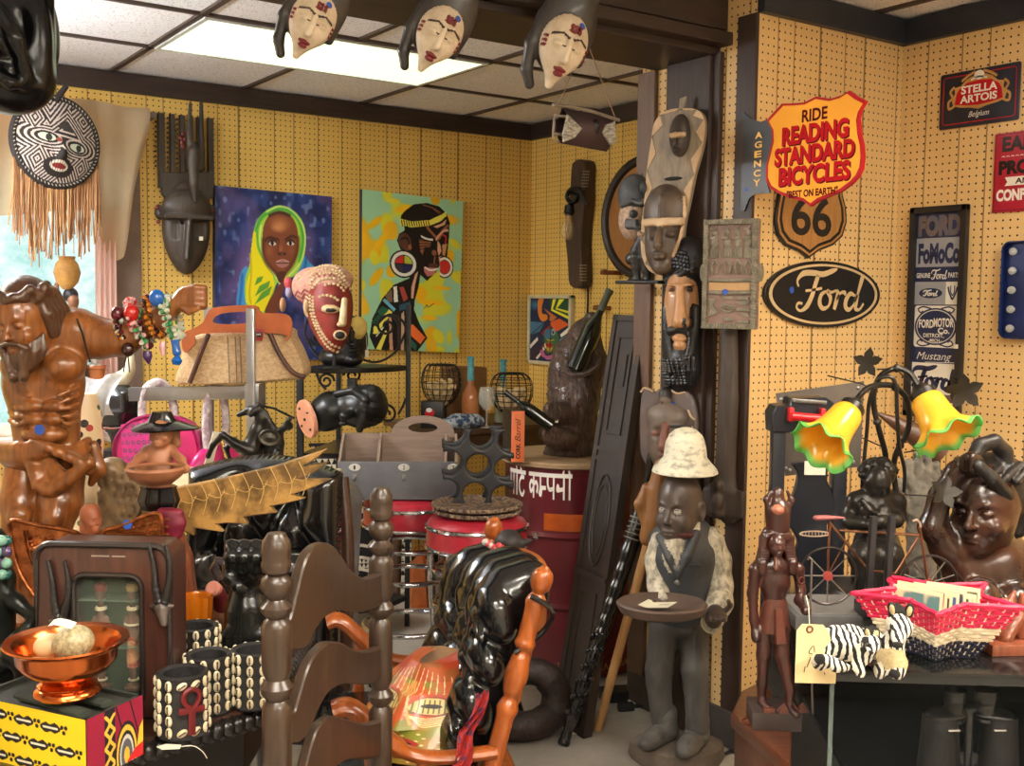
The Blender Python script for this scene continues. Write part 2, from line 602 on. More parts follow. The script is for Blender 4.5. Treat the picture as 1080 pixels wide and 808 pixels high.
def path(pts,ws=None,n=6,closed=False):
 pts=[VV(p)for p in pts]
 k=len(pts)
 out,wo=[],[]
 for i in range(k if closed else k-1):
  p0=pts[(i-1)%k]if closed else pts[max(i-1,0)]
  p1,p2=pts[i],pts[(i+1)%k]
  p3=pts[(i+2)%k]if closed else pts[min(i+2,k-1)]
  for j in range(n):
   t=j/n
   out.append(.5*((2*p1)+(p2-p0)*t+(2*p0-5*p1+4*p2-p3)*t*t+(3*p1-p0-3*p2+p3)*t**3))
   if ws:wo.append(ws[i]*(1-t)+ws[(i+1)%k]*t)
 if not closed:
  out.append(pts[-1])
  if ws:wo.append(ws[-1])
 return(out,wo)if ws else out
def rot_e(x=0,y=0,z=0):
 from mathutils import Euler
 return Euler((x,y,z)).to_matrix()
H=2.45
def pegboard(name,axis,c,c2):
 s=NT(name)
 tc=s.n('ShaderNodeTexCoord')
 sp=s.n('ShaderNodeSeparateXYZ')
 s.l(tc.outputs['Object'],sp.inputs[0])
 u,z=sp.outputs[axis],sp.outputs[2]
 a=s.math('SUBTRACT',s.math('FRACT',s.math('DIVIDE',u,.0254)),.5)
 b=s.math('SUBTRACT',s.math('FRACT',s.math('DIVIDE',z,.0254)),.5)
 r=s.math('SQRT',s.math('ADD',s.math('MULTIPLY',a,a),s.math('MULTIPLY',b,b)))
 hole=s.math('LESS_THAN',r,.135)
 fr=s.math('FRACT',s.math('DIVIDE',u,1.22))
 k=(0,0,0,1)
 w=(1,1,1,1)
 st=[]
 for g in(.001,.083,.208,.271,.375,.479,.562,.708,.791,.896):
  st+=[(g,k),(g+.0045,w)]
 line=s.ramp(fr,[(0,w)]+st,'CONSTANT')
 nz=s.noise(s.coord('Object',(1,1,.4)),3.5,4)
 base=s.mix(s.ramp(nz,[(.3,k),(.7,w)]),rgba(c),rgba(c2))
 base=s.mix(s.math('MULTIPLY',s.math('SUBTRACT',1,line),.75),base,rgba((92,66,30)))
 base=s.mix(hole,base,rgba((38,26,14)))
 s.l(base,s.b.inputs['Base Color'])
 s.b.inputs['Roughness'].default_value=.42
 s.b.inputs['Specular IOR Level'].default_value=.35
 h=s.math('SUBTRACT',line,hole)
 s.bump(h,.5,.003)
 return s.m
YEL,YEL2=(232,192,104),(222,180,92)
TAN,TAN2=(226,190,132),(216,178,120)
peg_x=pegboard('yellow_pegboard',0,YEL,YEL2)
peg_y=pegboard('yellow_pegboard_side',1,YEL,YEL2)
tan_x=pegboard('tan_pegboard',0,TAN,TAN2)
tan_y=pegboard('tan_pegboard_side',1,TAN,TAN2)
dark_wood=WOOD('dark_stained_trim',(58,42,34),(40,28,23),axis=0,rough=.5,bump=.25)
dark_wood_v=WOOD('dark_stained_post',(64,47,39),(44,31,26),axis=2,rough=.5,bump=.25)
dark_wood_y=WOOD('dark_stained_trim_side',(58,42,34),(40,28,23),axis=1,rough=.5,bump=.25)
plaster=M('painted_drywall',(214,204,186),(206,196,178),rough=.8)
def struct(mb,name,mats,smooth=False):
 o=mb.bq(name,mats,None,smooth)
 o['kind']='structure'
 return o
def bx(x0,x1,y0,y1,z0,z1,mb=None,bev=0.):
 mb=mb or MB()
 return mb.box(((x0+x1)/2,(y0+y1)/2,(z0+z1)/2),(x1-x0,y1-y0,z1-z0),bev=bev)
XL,YB,YR,XA,XR,YF,XP=-2.4,-3.0,5.03,3.62,3.34,2.42,2.60
s=NT('worn_concrete')
v=s.coord()
n1,n2=s.noise(v,2.2,6,.65),s.noise(v,30,5,.7)
cc=s.mix(s.ramp(n1,[(.35,(0,0,0,1)),(.65,(1,1,1,1))]),rgba((150,144,134)),rgba((186,180,170)))
cc=s.mix(s.math('MULTIPLY',n2,.35),cc,rgba((120,112,104)))
s.l(cc,s.b.inputs['Base Color'])
s.b.inputs['Roughness'].default_value=.55
s.bump(n2,.15)
struct(bx(XL-.1,4,YB-.1,YR+.1,-.12,0),'floor',s.m)
s=NT('ceiling_tile')
v=s.coord()
n1=s.noise(v,170,2,.6)
n2=s.noise(v,1.2,2)
cc=s.mix(s.ramp(n2,[(.3,(0,0,0,1)),(.7,(1,1,1,1))]),rgba((248,246,246)),rgba((240,237,236)))
cc=s.mix(s.ramp(n1,[(.60,(0,0,0,1)),(.66,(1,1,1,1))]),cc,rgba((150,142,138)))
s.l(cc,s.b.inputs['Base Color'])
s.b.inputs['Roughness'].default_value=.85
GX,GY,GS=1.325,3.825,.612
mb=MB()
LIGHTS=[(1.325,3.825)]
struct(bx(XL,4,YB,YR+.1,H+.02,H+.12),'ceiling',s.m)
mb=MB()
x=GX-GS*6
while x<3.6:
 bx(x-.012,x+.012,YB,YR,H-.004,H+.006,mb)
 x+=GS
y=GY-GS*11
while y<5:
 bx(XL,3.6,y-.012,y+.012,H-.004,H+.006,mb)
 y+=GS
bar=M('brown_ceiling_bar',(74,58,48),(60,46,38),rough=.5)
struct(mb,'ceiling_grid',bar)
mb=MB()
bx(XL,4,YB,YR+.1,H+.006,H+.019,mb)
struct(mb,'ceiling_tiles',s.m)
WX0,WX1,WZ0,WZ1=-.35,1.335,.86,2.06
mb=MB()
bx(XL,WX0,YR,YR+.12,0,H,mb)
bx(WX1,XA+.12,YR,YR+.12,0,H,mb)
bx(WX0,WX1,YR,YR+.12,0,WZ0,mb)
bx(WX0,WX1,YR,YR+.12,WZ1,H,mb)
struct(mb,'wall_back',peg_x)
struct(bx(XA,XA+.12,YF+.53,YR+.12,0,H),'wall_alcove',peg_y)
mb=MB()
bx(XP,XA+.12,YF,YF+.53,0,H,mb)
o=struct(mb,'wall_partition',[tan_y,tan_x])
for p in o.data.polygons:p.material_index=1 if abs(p.normal.y)>.5 else 0
struct(bx(XR,XR+.12,YB,YF,0,H),'wall_right',tan_y)
struct(bx(XL-.12,XL,YB,YR+.12,0,H),'wall_left',plaster)
struct(bx(XL-.12,XR+.12,YB-.12,YB,0,H),'wall_rear',plaster)
CB,CT=.085,.03
struct(bx(XL,XA,YR-CT,YR,H-CB,H,bev=.003),'trim_1',dark_wood)
struct(bx(XA-CT,XA,YF+.53,YR,H-CB,H,bev=.003),'trim_2',dark_wood_y)
navy=M('dark_blue_trim_paint',(38,42,52),(30,33,42),rough=.45)
mb=MB()
bx(XP,XR,YF-CT,YF,H-CB,H,mb,.003)
bx(XR-CT,XR,YB,YF,H-CB,H,mb,.003)
struct(mb,'trim_3',navy)
mb=MB()
bx(XL,XP+.02,2.545,2.93,2.335,H,mb,.004)
bx(XL,XP+.02,2.52,2.60,2.285,2.325,mb,.006)
bx(XL,XP+.02,2.575,2.88,2.262,2.335,mb,.006)
struct(mb,'ceiling_beam',dark_wood)
mb=MB()
bx(XP-.035,XP,2.585,2.79,0,2.262,mb,.004)
bx(XP-.02,XP,2.555,2.585,0,2.27,mb,.003)
struct(mb,'trim_4',dark_wood_v)
mb=MB()
bx(XP-.010,XP+.0,YF-.004,2.492,.12,H-CB,mb,.003)
bx(XP-.010,XP+.004,YF-.008,YF,.12,H-CB,mb,.003)
struct(mb,'trim_5',dark_wood_v)
struct(bx(XP-.018,XP,2.868,2.955,.12,2.262,bev=.003),'trim_6',WOOD('brown_corner_trim',(112,84,66),(88,64,50),axis=2))
mb=MB()
bx(XP-.015,XP,YF,2.955,0,.125,mb,.004)
struct(mb,'baseboard_partition',M('grey_baseboard',(74,68,64),(58,52,48),rough=.6))
struct(bx(XL,XA,YR-.015,YR,0,.11,bev=.004),'baseboard_back',dark_wood)
struct(bx(XA-.015,XA,YF+.53,YR,0,.11,bev=.004),'baseboard_alcove',dark_wood_y)
win=M('white_window_frame',(226,214,206),(214,200,190),rough=.5)
mb=MB()
for a,b in((WX0,WX0+.05),(WX1-.05,WX1),(.46,.51)):bx(a,b,YR+.02,YR+.10,WZ0,WZ1,mb,.003)
bx(WX0,WX1,YR+.02,YR+.10,WZ0,WZ0+.05,mb,.003)
bx(WX0,WX1,YR+.02,YR+.10,WZ1-.05,WZ1,mb,.003)
bx(WX0-.02,WX1+.02,YR-.09,YR+.02,WZ0-.03,WZ0,mb,.005)
struct(mb,'window_1',win)
struct(bx(WX0,WX1,YR+.058,YR+.062,WZ0,WZ1),'window_1_glass',GLASS('window_glass',(245,250,250),0,.06))
struct(bx(WX1,1.445,YR-.016,YR,.8,2.2,bev=.003),'window_1_casing',M('taupe_casing',(120,98,84),(106,86,74),rough=.6,bump=.2))
s=NT('fluorescent_diffuser')
v=s.coord('Object')
sp=s.n('ShaderNodeSeparateXYZ')
s.l(v,sp.inputs[0])
w=s.math('ABSOLUTE',s.math('SINE',s.math('MULTIPLY',sp.outputs[1],PI/.2)))
nz=s.noise(s.coord('Object',(.35,7,1)),4,3)
st=s.math('ADD',s.math('MULTIPLY',w,.25),s.math('MULTIPLY',nz,.35))
s.l(s.mix(st,rgba((226,250,196)),rgba((250,255,226))),s.b.inputs['Emission Color'])
s.b.inputs['Base Color'].default_value=(.8,.85,.75,1)
s.b.inputs['Emission Strength'].default_value=1.35
dim_diff=s.m
lit_diff=EMIT('bright_diffuser',(255,246,228),30.)
added_alc_diff=EMIT('added_alcove_diffuser',(255,244,222),34.)
steel_w=M('white_fixture_enamel',(228,228,222),rough=.4)
def fixture(x,y,lx,ly,dm,label):
 t=T('ceiling_light',label,'ceiling light',(x+lx/2,y+ly/2,H-.004),0,'fluorescent ceiling fixtures')
 mb=MB()
 w=.018
 for a,b,c,d in((0,lx,0,w),(0,lx,ly-w,ly),(0,w,w,ly-w),(lx-w,lx,w,ly-w)):
  bx(a-lx/2,b-lx/2,c-ly/2,d-ly/2,-.006,.004,mb)
 mb.bq('frame',steel_w,t.o,False)
 bx(w-lx/2,lx/2-w,w-ly/2,ly/2-w,-.003,.002).bq('diffuser',dm,t.o,False)
 return t
fixture(GX+.012,GY+.012,2*GS-.024,GS-.024,dim_diff,'glowing greenish white panel light in the tiled alcove ceiling')
for x,y in((-.5,.15),(1.55,.15),(.1,-1.7)):
 fixture(x,y,1.2,.588,lit_diff,'white panel light in the ceiling of the shop behind the viewer')
fixture(GX+.012-4*GS,GY+.012,2*GS-.024,GS-.024,added_alc_diff,'added unseen white fill panel in the alcove ceiling left of the window')  # extra panel added out of view to light the alcove walls
added_tube_m=EMIT('added_lit_tube',(255,246,230),62.)
added_white_tube=EMIT('added_lit_white_tube',(240,246,255),105.)
def added_tube_lamp(x,y,z,along,label,tm=None):  # lamps added out of view to lift ceiling and frontal light
 t=T('added_tube_lamp',label,'ceiling light',(x,y,z),0 if along=='x' else PI/2,'added unseen tube lamps')
 for s_ in(-1,1):
  MB().tube([(-.58,s_*.06,0),(.58,s_*.06,0)],.019,12).bq('tube',tm or added_tube_m,t.o)
  MB().tube([(s_*.5,0,.03),(s_*.5,0,H-z-.004)],.003,6).bq('hanging_rod',steel_w,t.o)
 MB().box((0,0,.035),(1.22,.07,.03),bev=.004).bq('housing',steel_w,t.o)
 for s_ in(-1,1):MB().box((s_*.595,0,.01),(.03,.16,.05),bev=.004).bq('end_cap',steel_w,t.o)
added_tube_lamp(-.7,-.5,2.14,'y','added unseen twin tube fill lamp behind the viewer on the left')  # this lamp and the next are added behind the camera as fill
added_tube_lamp(1.3,-1.0,2.18,'x','added unseen twin tube fill lamp behind the viewer on the right')
added_tube_lamp(.30,3.9,2.16,'y','added unseen twin tube fill lamp in the alcove left of the window',added_white_tube)  # added beyond the left frame edge to brighten the alcove ceiling
w=bpy.data.worlds.new('sky')
SC.world=w
w.use_nodes=True
nt=w.node_tree
bg=nt.nodes['Background']
tc=nt.nodes.new('ShaderNodeTexCoord')
nz=nt.nodes.new('ShaderNodeTexNoise')
nz.inputs['Scale'].default_value=26
nz.inputs['Detail'].default_value=6
nz.inputs['Roughness'].default_value=.7
rp=nt.nodes.new('ShaderNodeValToRGB')
rp.color_ramp.elements[0].position=.38
rp.color_ramp.elements[0].color=(.36,.70,.66,1)
rp.color_ramp.elements[1].position=.62
rp.color_ramp.elements[1].color=(.95,1.05,1.05,1)
nt.links.new(tc.outputs['Generated'],nz.inputs['Vector'])
nt.links.new(nz.outputs[0],rp.inputs[0])
nt.links.new(rp.outputs[0],bg.inputs['Color'])
bg.inputs['Strength'].default_value=1.2
SC.view_settings.view_transform='Standard'
SC.view_settings.look='None'
SC.view_settings.exposure=0
SC.view_settings.gamma=1
SC.view_settings.use_curve_mapping=False
def Z(ox,oy,sc):
 return lambda pts:[(ox+p[0]/sc,oy+p[1]/sc)+tuple(p[2:])for p in pts]
def rect_of(t,a,b,dy=0.):
 p,q=t.q(a[0],a[1],dy),t.q(b[0],b[1],dy)
 return(p.x,p.z,q.x,q.z)
def rr(x0,z0,x1,z1,r,n=5):
 o=[]
 for cx,cz,a in((x1-r,z1-r,0),(x0+r,z1-r,90),(x0+r,z0+r,180),(x1-r,z0+r,270)):
  for i in range(n+1):
   w=math.radians(a+90*i/n)
   o.append((cx+r*math.cos(w),cz+r*math.sin(w)))
 return o
def oval(cx,cz,rx,rz,n=48):return[(cx+rx*math.cos(2*PI*i/n),cz+rz*math.sin(2*PI*i/n))for i in range(n)]
bpt=M('black_enamel',(24,24,26),(18,18,20),rough=.35)
birn=M('black_iron',(26,25,25),(36,34,33),rough=.45,metal=.3)
cream=M('cream_enamel',(232,218,184),(226,210,174),rough=.45)
white_p=M('white_enamel',(236,232,222),(228,224,214),rough=.45)
red_en=M('red_enamel',(186,28,36),(172,22,30),rough=.5,spec=.15)
bst=M('blue_price_sticker',(42,84,176),(36,76,166),rough=.6)
paper=M('paper_tag',(232,226,208),(224,216,196),rough=.8)
navy_p=M('navy_print',(30,40,78),(26,34,68),rough=.5)
def sticker(t_or_o,c,r=.008,axis=(0,-1,0),m=None):
 mb=MB().lathe([(r,0),(r,.0006),(0,.0006)],18,c,axis=axis)
 return mb.bq('sticker',m or bst,t_or_o)
z=Z(780,0,3.59)
t=T('bicycle_shop_sign','yellow shield shaped metal bicycle sign with red letters jutting from the corner post','sign',at_x(784,160,2.588),-PI/2)
edge=z([(108,455),(135,425),(165,393),(205,392),(250,388),(294,366),(350,374),(390,362),(420,344),(450,366),(483,383),(462,418),(455,450),(460,505),(470,550),(473,595),(468,640),(452,672),(430,695),(390,725),(330,750),(300,762),(273,782),(245,762),(200,752),(150,733),(118,712),(104,680),(105,630),(116,585),(128,535),(126,490)])
o=t.os(edge)
ctr=VV((sum(p[0]for p in o)/len(o),sum(p[1]for p in o)/len(o)))
MB().prism(o,-.006,.006).bq('rim',red_en,t.o)
ins=[tuple(ctr+(VV(p)-ctr)*.945)for p in o]
MB().prism(ins,-.0075,.0075).bq('panel',M('yellow_enamel',(255,180,66),(250,172,60),rough=.6,spec=.08),t.o)
fl=t.os(z([(18,425),(45,450),(80,462),(112,452),(130,500),(128,560),(112,610),(104,680),(112,715),(118,730),(60,735),(40,750),(20,800),(5,800),(12,600)]))
fg=MB().prism(fl,-.003,.003).bq('flange',bpt,t.o)
mb,ms=MB(),MB()
yel_l=M('yellow_lettering',(246,196,96),(240,188,88),rough=.4)
for i,ch in enumerate('AGENCY'):
 x,y=z([(76-i*1.5,527+i*36)])[0]
 letters(mb,ch,rect_of(t,(x-3.9,y),(x+3.9,y-8.2)),-.0042,bold=.03)
mb.bq('lettering',yel_l,fg)
dk=M('dark_red_lettering',(96,8,18),(84,6,14),rough=.6,spec=.08)
for s_,a,b,bo in(('RIDE',(236,458),(334,408),.03),('READING',(160,545),(414,455),.045),('STANDARD',(132,618),(437,538),.045),('BICYCLES',(147,697),(420,616),.045),('"BEST ON EARTH"',(178,745),(372,712),.035)):
 p,q=z([a,b])
 B=rect_of(t,p,q,-.008)
 mid=rect_of(t,((p[0]+q[0])/2,(p[1]+q[1])/2),((p[0]+q[0])/2,(p[1]+q[1])/2),-.008)[1]
 hh={'RIDE':44,'READING':68,'STANDARD':66,'BICYCLES':68}.get(s_,27)/3.59*t.k
 B=(B[0],mid-hh/2,B[2],mid+hh/2)
 if bo>.04:
  letters(ms,s_,(B[0]+.004,B[1]-.004,B[2]+.004,B[3]-.004),-.0079,bold=bo)
  letters(mb:=MB(),s_,B,-.0083,bold=bo)
  mb.bq('lettering',M('red_lettering',(196,24,34),(182,18,28),rough=.6,spec=.08),t.o)
 else:
  letters(ms,s_,B,-.0083,bold=bo)
ms.bq('dark_lettering',dk,t.o)
x=t.q(*z([(28,718)])[0])
sticker(fg,(x.x,-.003,x.z),.006)
z=Z(770,60,2.69)
t=T('route_sign','brown and black route shield sign numbered 66 above the oval wall sign','sign',at_y(852,235,YF-.002),0)
edge=z([(128,330),(150,322),(185,335),(222,322),(262,335),(300,322),(316,345),(312,390),(322,430),(324,470),(312,510),(285,535),(245,550),(216,572),(190,552),(150,535),(128,505),(121,465),(126,425),(133,385)])
o=t.os(edge)
c=VV((sum(p[0]for p in o)/len(o),sum(p[1]for p in o)/len(o)))
sc=lambda k:[tuple(c+(VV(p)-c)*k)for p in o]
MB().prism(o,-.012,0,bev=.002).bq('backboard',bpt,t.o)
tan_b=WOOD('tan_board',(176,128,70),(148,104,54),axis=2,rough=.5)
MB().prism(sc(.95),-.0125,-.01).bq('outline',tan_b,t.o)
MB().prism(sc(.90),-.013,-.01).bq('inner_band',bpt,t.o)
MB().prism(sc(.83),-.0135,-.01).bq('face_panel',tan_b,t.o)
mb=MB()
letters(mb,'66',rect_of(t,z([(172,505)])[0],z([(290,400)])[0],-.014),-.0142,bold=.02)
mb.bq('number',bpt,t.o)
def script_word(mb,X,y,w=.013,lw=.006):
 S=lambda pts,ws,n=7:ribbon(mb,[X(a,b)for a,b in pts],ws,y,n=n)
 S([(.02,.60),(.0,.72),(.08,.86),(.22,.88),(.36,.86),(.50,.93),(.58,.98)],[lw*.8,lw,w,w,w,w*.9,lw*.6])
 S([(.30,.84),(.26,.66),(.22,.44),(.15,.22),(.06,.12),(.00,.18),(.02,.27),(.08,.26)],[w,w,w,w,lw,lw,lw,lw])
 S([(.12,.52),(.24,.54),(.36,.58)],[lw,lw,lw])
 S([(.42,.52),(.35,.44),(.33,.28),(.38,.17),(.46,.22),(.49,.38),(.44,.52),(.50,.50),(.57,.54)],[lw,w*.8,w,w*.8,lw,w*.9,w*.8,lw,lw])
 S([(.57,.54),(.60,.48),(.57,.28),(.55,.15)],[lw,w,w,w*.8])
 S([(.58,.34),(.64,.49),(.70,.50),(.71,.44)],[lw,lw,w*.8,lw])
 S([(.86,.44),(.79,.48),(.73,.36),(.72,.22),(.77,.15),(.84,.24),(.89,.42),(.95,.72),(.98,.88)],[lw,w*.8,w,w,w*.8,lw,lw,w,w])
 S([(.90,.46),(.88,.28),(.88,.17),(.94,.16),(1.0,.28)],[w,w,w*.8,lw,lw])
t=T('oval_script_sign','black oval sign with cream script word on the tan pegboard','sign',at_y(867,310.5,YF-.002),0)
a,b,cc_,d=t.q(807,310),t.q(928,310),t.q(867,276),t.q(867,346)
rx,rz=(b.x-a.x)/2,(cc_.z-d.z)/2
MB().prism(oval(0,0,rx,rz),-.014,0,bev=.002).bq('backboard',bpt,t.o)
tan_e=M('tan_enamel',(206,180,136),(198,170,126),rough=.5)
MB().prism(oval(0,0,rx*.94,rz*.91),-.0146,-.01).bq('border',tan_e,t.o)
MB().prism(oval(0,0,rx*.89,rz*.84),-.0152,-.01).bq('face_panel',bpt,t.o)
mb=MB()
B=rect_of(t,(836,334),(908,284))
script_word(mb,lambda u,v:(B[0]+(B[2]-B[0])*u,B[1]+(B[3]-B[1])*v),-.0157,w=.019,lw=.009)
mb.bq('lettering',tan_e,t.o)
q=t.q(831,306)
sticker(t.o,(q.x,-.0155,q.z),.011)
t=T('motor_parts_wall_panel','tall narrow navy and white framed panel of motor car lettering on right wall','sign',at_x(990,440,XR-.004),-PI/2)
a,b=t.q(955.5,441),t.q(1025,215.5)
x0,x1,z0,z1=a.x,b.x-.004,t.q(988,441).z,t.q(993,217.5).z
w_,h_=x1-x0,z1-z0
fr=MB()
fw=.022
for p in(((x0+fw/2),(z0+z1)/2,fw,h_),((x1-fw/2),(z0+z1)/2,fw,h_),((x0+x1)/2,z0+fw/2,w_,fw),((x0+x1)/2,z1-fw/2,w_,fw)):
 fr.box((p[0],-.012,p[1]),(p[2],.024,p[3]),bev=.003)
fr.bq('frame',M('black_picture_frame',(34,32,34),(24,23,25),rough=.4),t.o)
X0,X1=x0+fw,x1-fw
W_=X1-X0
zz=lambda f:z1-fw-(h_-2*fw)*f
fields=[(0,.125,0),(.125,.27,1),(.27,.345,0),(.345,.46,1),(.46,.68,0),(.68,.755,0),(.755,.91,2),(.91,1,0)]
grey_pr=M('grey_print',(150,152,158),(142,144,150),rough=.55)
off_w=M('offwhite_print',(222,218,206),(214,210,198),rough=.55)
mb=MB()
for a,b,k in fields:
 mb.cur=k
 mb.box(((X0+X1)/2,-.004,(zz(a)+zz(b))/2),(W_,.008,zz(a)-zz(b)))
mb.bq('printed_panel',[navy_p,grey_pr,off_w],t.o,False)
L1,L2,L3=MB(),MB(),MB()
Yt=-.0086
bxs=lambda u0,f1,u1,f0:(X0+W_*u0,zz(f1),X0+W_*u1,zz(f0))
letters(L3,'FORD',bxs(.03,.118,.97,.01),Yt,bold=.07)
letters(L2,'FoMoCo',bxs(.05,.255,.97,.15),Yt,bold=.055)
letters(L1,'GENUINE',bxs(.03,.325,.34,.30),Yt,bold=.02)
letters(L1,'PARTS',bxs(.74,.325,.97,.30),Yt,bold=.02)
Bq=bxs(.37,.34,.71,.28)
script_word(L1,lambda u,v:(Bq[0]+(Bq[2]-Bq[0])*u,Bq[1]+(Bq[3]-Bq[1])*v),Yt,w=.004,lw=.002)
L2.prism(oval(X0+W_*.36,zz(.402),W_*.26,h_*.024),Yt,Yt+.001)
Bq2=bxs(.2,.42,.52,.385)
script_word(L1,lambda u,v:(Bq2[0]+(Bq2[2]-Bq2[0])*u,Bq2[1]+(Bq2[3]-Bq2[1])*v),Yt-.0004,w=.005,lw=.0025)
L1.box((X0+W_*.85,Yt,zz(.402)),(W_*.30,.0008,h_*.105))
for dx in(-1,1):
 ribbon(L2,[(X0+W_*(.85+dx*.10),zz(.37)),(X0+W_*(.85+dx*.07),zz(.40)),(X0+W_*.85,zz(.435))],.006,Yt-.001)
 ribbon(L2,[(X0+W_*(.85+dx*.04),zz(.365)),(X0+W_*(.85+dx*.04),zz(.395)),(X0+W_*.85,zz(.415))],.004,Yt-.001)
L1.prism(rr(X0+W_*.02,zz(.675),X0+W_*.98,zz(.465),.01),Yt,Yt+.0006)
L2.prism(oval((X0+X1)/2,zz(.57),W_*.47,h_*.088),Yt-.0004,Yt)
ov=oval((X0+X1)/2,zz(.57),W_*.42,h_*.078)
ribbon(L1,ov+ov[:1],.0025,Yt-.0008,n=1)
for sx in(-1,1):
 for sz in(-1,1):
  cx,cz=(X0+X1)/2+sx*W_*.40,zz(.57)+sz*h_*.082
  ribbon(L2,[(cx-sx*.05,cz+sz*.002),(cx-sx*.02,cz+sz*.008),(cx,cz),(cx-sx*.01,cz-sz*.012),(cx-sx*.02,cz-sz*.006)],.005,Yt-.0005)
letters(L1,'FORD',bxs(.13,.578,.46,.535),Yt-.001,bold=.03)
letters(L1,'MOTOR',bxs(.46,.572,.9,.527),Yt-.001,bold=.03)
letters(L1,'Co.',bxs(.56,.605,.82,.575),Yt-.001,bold=.03)
letters(L1,'DETROIT,',bxs(.24,.628,.70,.605),Yt-.001,bold=.02)
letters(L1,'-MICH.-',bxs(.36,.648,.66,.632),Yt-.001,bold=.02)
letters(L1,'Mustang',bxs(.10,.75,.88,.70),Yt,bold=-.005,shear=.35)
ribbon(L1,[(X0+W_*.3,zz(.752)),(X0+W_*.95,zz(.748))],.002,Yt,n=2)
Bq3=bxs(.03,.90,.97,.765)
script_word(L2,lambda u,v:(Bq3[0]+(Bq3[2]-Bq3[0])*u,Bq3[1]+(Bq3[3]-Bq3[1])*v),Yt,w=.017,lw=.008)
L3.box((X0+W_*.8,Yt,zz(.928)),(W_*.36,.0008,h_*.03))
ribbon(L1,[(X0+W_*.06,zz(.925)),(X0+W_*.3,zz(.935)),(X0+W_*.56,zz(.925))],[.002,.012,.002],Yt)
L1.box(((X0+X1)/2,Yt,zz(.963)),(W_,.0008,h_*.028))
letters(L2,'Ford Motor Company',bxs(.05,.974,.95,.953),Yt-.001,shear=.2)
L1.bq('white_lettering',off_w,t.o)
L2.bq('navy_lettering',navy_p,t.o)
L3.bq('rust_lettering',M('faded_slate_print',(86,88,108),(110,94,84),rough=.6,scale=18),t.o)
MB().box((X1+.006,-.0255,zz(.665)),(.014,.001,.014)).bq('price_tag',paper,t.o)
t=T('beer_sign','navy tin beer sign with red cartouche high on the right wall','sign',at_x(1035,102,XR-.004),-PI/2)
o=[t.xz(993,79),t.xz(1078,65),t.xz(1076.5,126),t.xz(992,137.5)]
x0,x1=o[0][0],o[1][0]
zt,zb=(o[0][1]+o[1][1])/2,(o[2][1]+o[3][1])/2
w_,h_=x1-x0,zt-zb
MB().prism(rr(x0,zb,x1,zt,.008),-.004,0,bev=.0012).bq('panel',M('dark_navy_tin',(24,28,46),(20,24,40),rough=.35),t.o)
mb=MB()
pts=rr(x0+.014,zb+.014,x1-.014,zt-.014,.01)
ribbon(mb,pts+pts[:1],.003,-.0045,n=1)
mb.bq('red_border',red_en,t.o)
C=lambda u,v:(x0+w_*u,zb+h_*v)
gold=M('gold_print',(196,150,84),(170,124,62),rough=.4)
mb=MB()
mb.prism([C(*p)for p in[(.18,.40),(.16,.50),(.20,.62),(.19,.72),(.27,.74),(.34,.84),(.44,.90),(.50,.93),(.56,.90),(.66,.84),(.73,.74),(.81,.72),(.80,.62),(.84,.50),(.82,.40),(.74,.36),(.60,.33),(.50,.29),(.40,.33),(.26,.36)]],-.0047,-.0040)
for sx in(-1,1):
 X_=lambda u:.5+sx*u
 ribbon(mb,[C(X_(.30),.40),C(X_(.37),.36),C(X_(.38),.48),C(X_(.33),.55),C(X_(.36),.66),C(X_(.31),.74)],.008,-.0048)
 ribbon(mb,[C(X_(.05),.96),C(X_(.14),.90),C(X_(.22),.82)],.008,-.0048)
mb.bq('gold_cartouche',gold,t.o)
rd=MB().prism([C(*p)for p in[(.20,.42),(.22,.60),(.25,.68),(.35,.78),(.5,.80),(.65,.78),(.75,.68),(.78,.60),(.80,.42),(.65,.38),(.5,.36),(.35,.38)]],-.0053,-.0045).bq('red_field',red_en,t.o)
mb=MB()
letters(mb,'STELLA',(*C(.28,.585),*C(.73,.73)),-.0058,bold=.03)
letters(mb,'ARTOIS',(*C(.27,.42),*C(.73,.56)),-.0058,bold=.03)
letters(mb,'Belgium',(*C(.38,.13),*C(.64,.26)),-.0046,shear=.4)
ribbon(mb,[C(.40,.82),C(.5,.86),C(.6,.82)],.006,-.0058)
mb.prism(oval(*C(.5,.89),.018,.015,20),-.0058,-.005)
mb.bq('lettering',white_p,t.o)
t=T('motto_sign','red tin motto sign with black and white words under the beer sign','sign',at_x(1060,183,XR-.004),-PI/2)
a,b=t.q(1051.5,141.5),t.q(1045.5,225)
x0,zt,zb=b.x+.004,a.z,b.z
w_=.225
h_=zt-zb
MB().prism(rr(x0,zb,x0+w_,zt,.004),-.004,0,bev=.001).bq('panel',M('crimson_tin',(170,28,54),(158,22,46),rough=.35),t.o)
C=lambda u,v:(x0+w_*u,zb+h_*v)
m1,m2=MB(),MB()
letters(m1,'EARLY',(*C(.12,.76),*C(.92,.95)),-.0046,bold=.05)
letters(m1,'PROUD',(*C(.08,.47),*C(.92,.65)),-.0046,bold=.06)
for i in range(11):ribbon(m2,[C(.12+i*.07,.70),C(.15+i*.07,.705),C(.17+i*.07,.695)],.0022,-.0046,n=2)
m2.prism([C(*p)for p in[(.18,.33),(.82,.33),(.78,.38),(.82,.44),(.18,.44),(.22,.38)]],-.0046,-.0042)
letters(m1,'AND',(*C(.34,.35),*C(.66,.42)),-.005,bold=.03)
letters(m2,'CONFIDENT',(*C(.06,.14),*C(.94,.29)),-.0046,bold=.05)
pts=rr(x0+.006,zb+.006,x0+w_-.006,zt-.006,.004)
ribbon(m1,pts+pts[:1],.0015,-.0046,n=1)
m1.bq('black_lettering',bpt,t.o)
m2.bq('white_lettering',white_p,t.o)
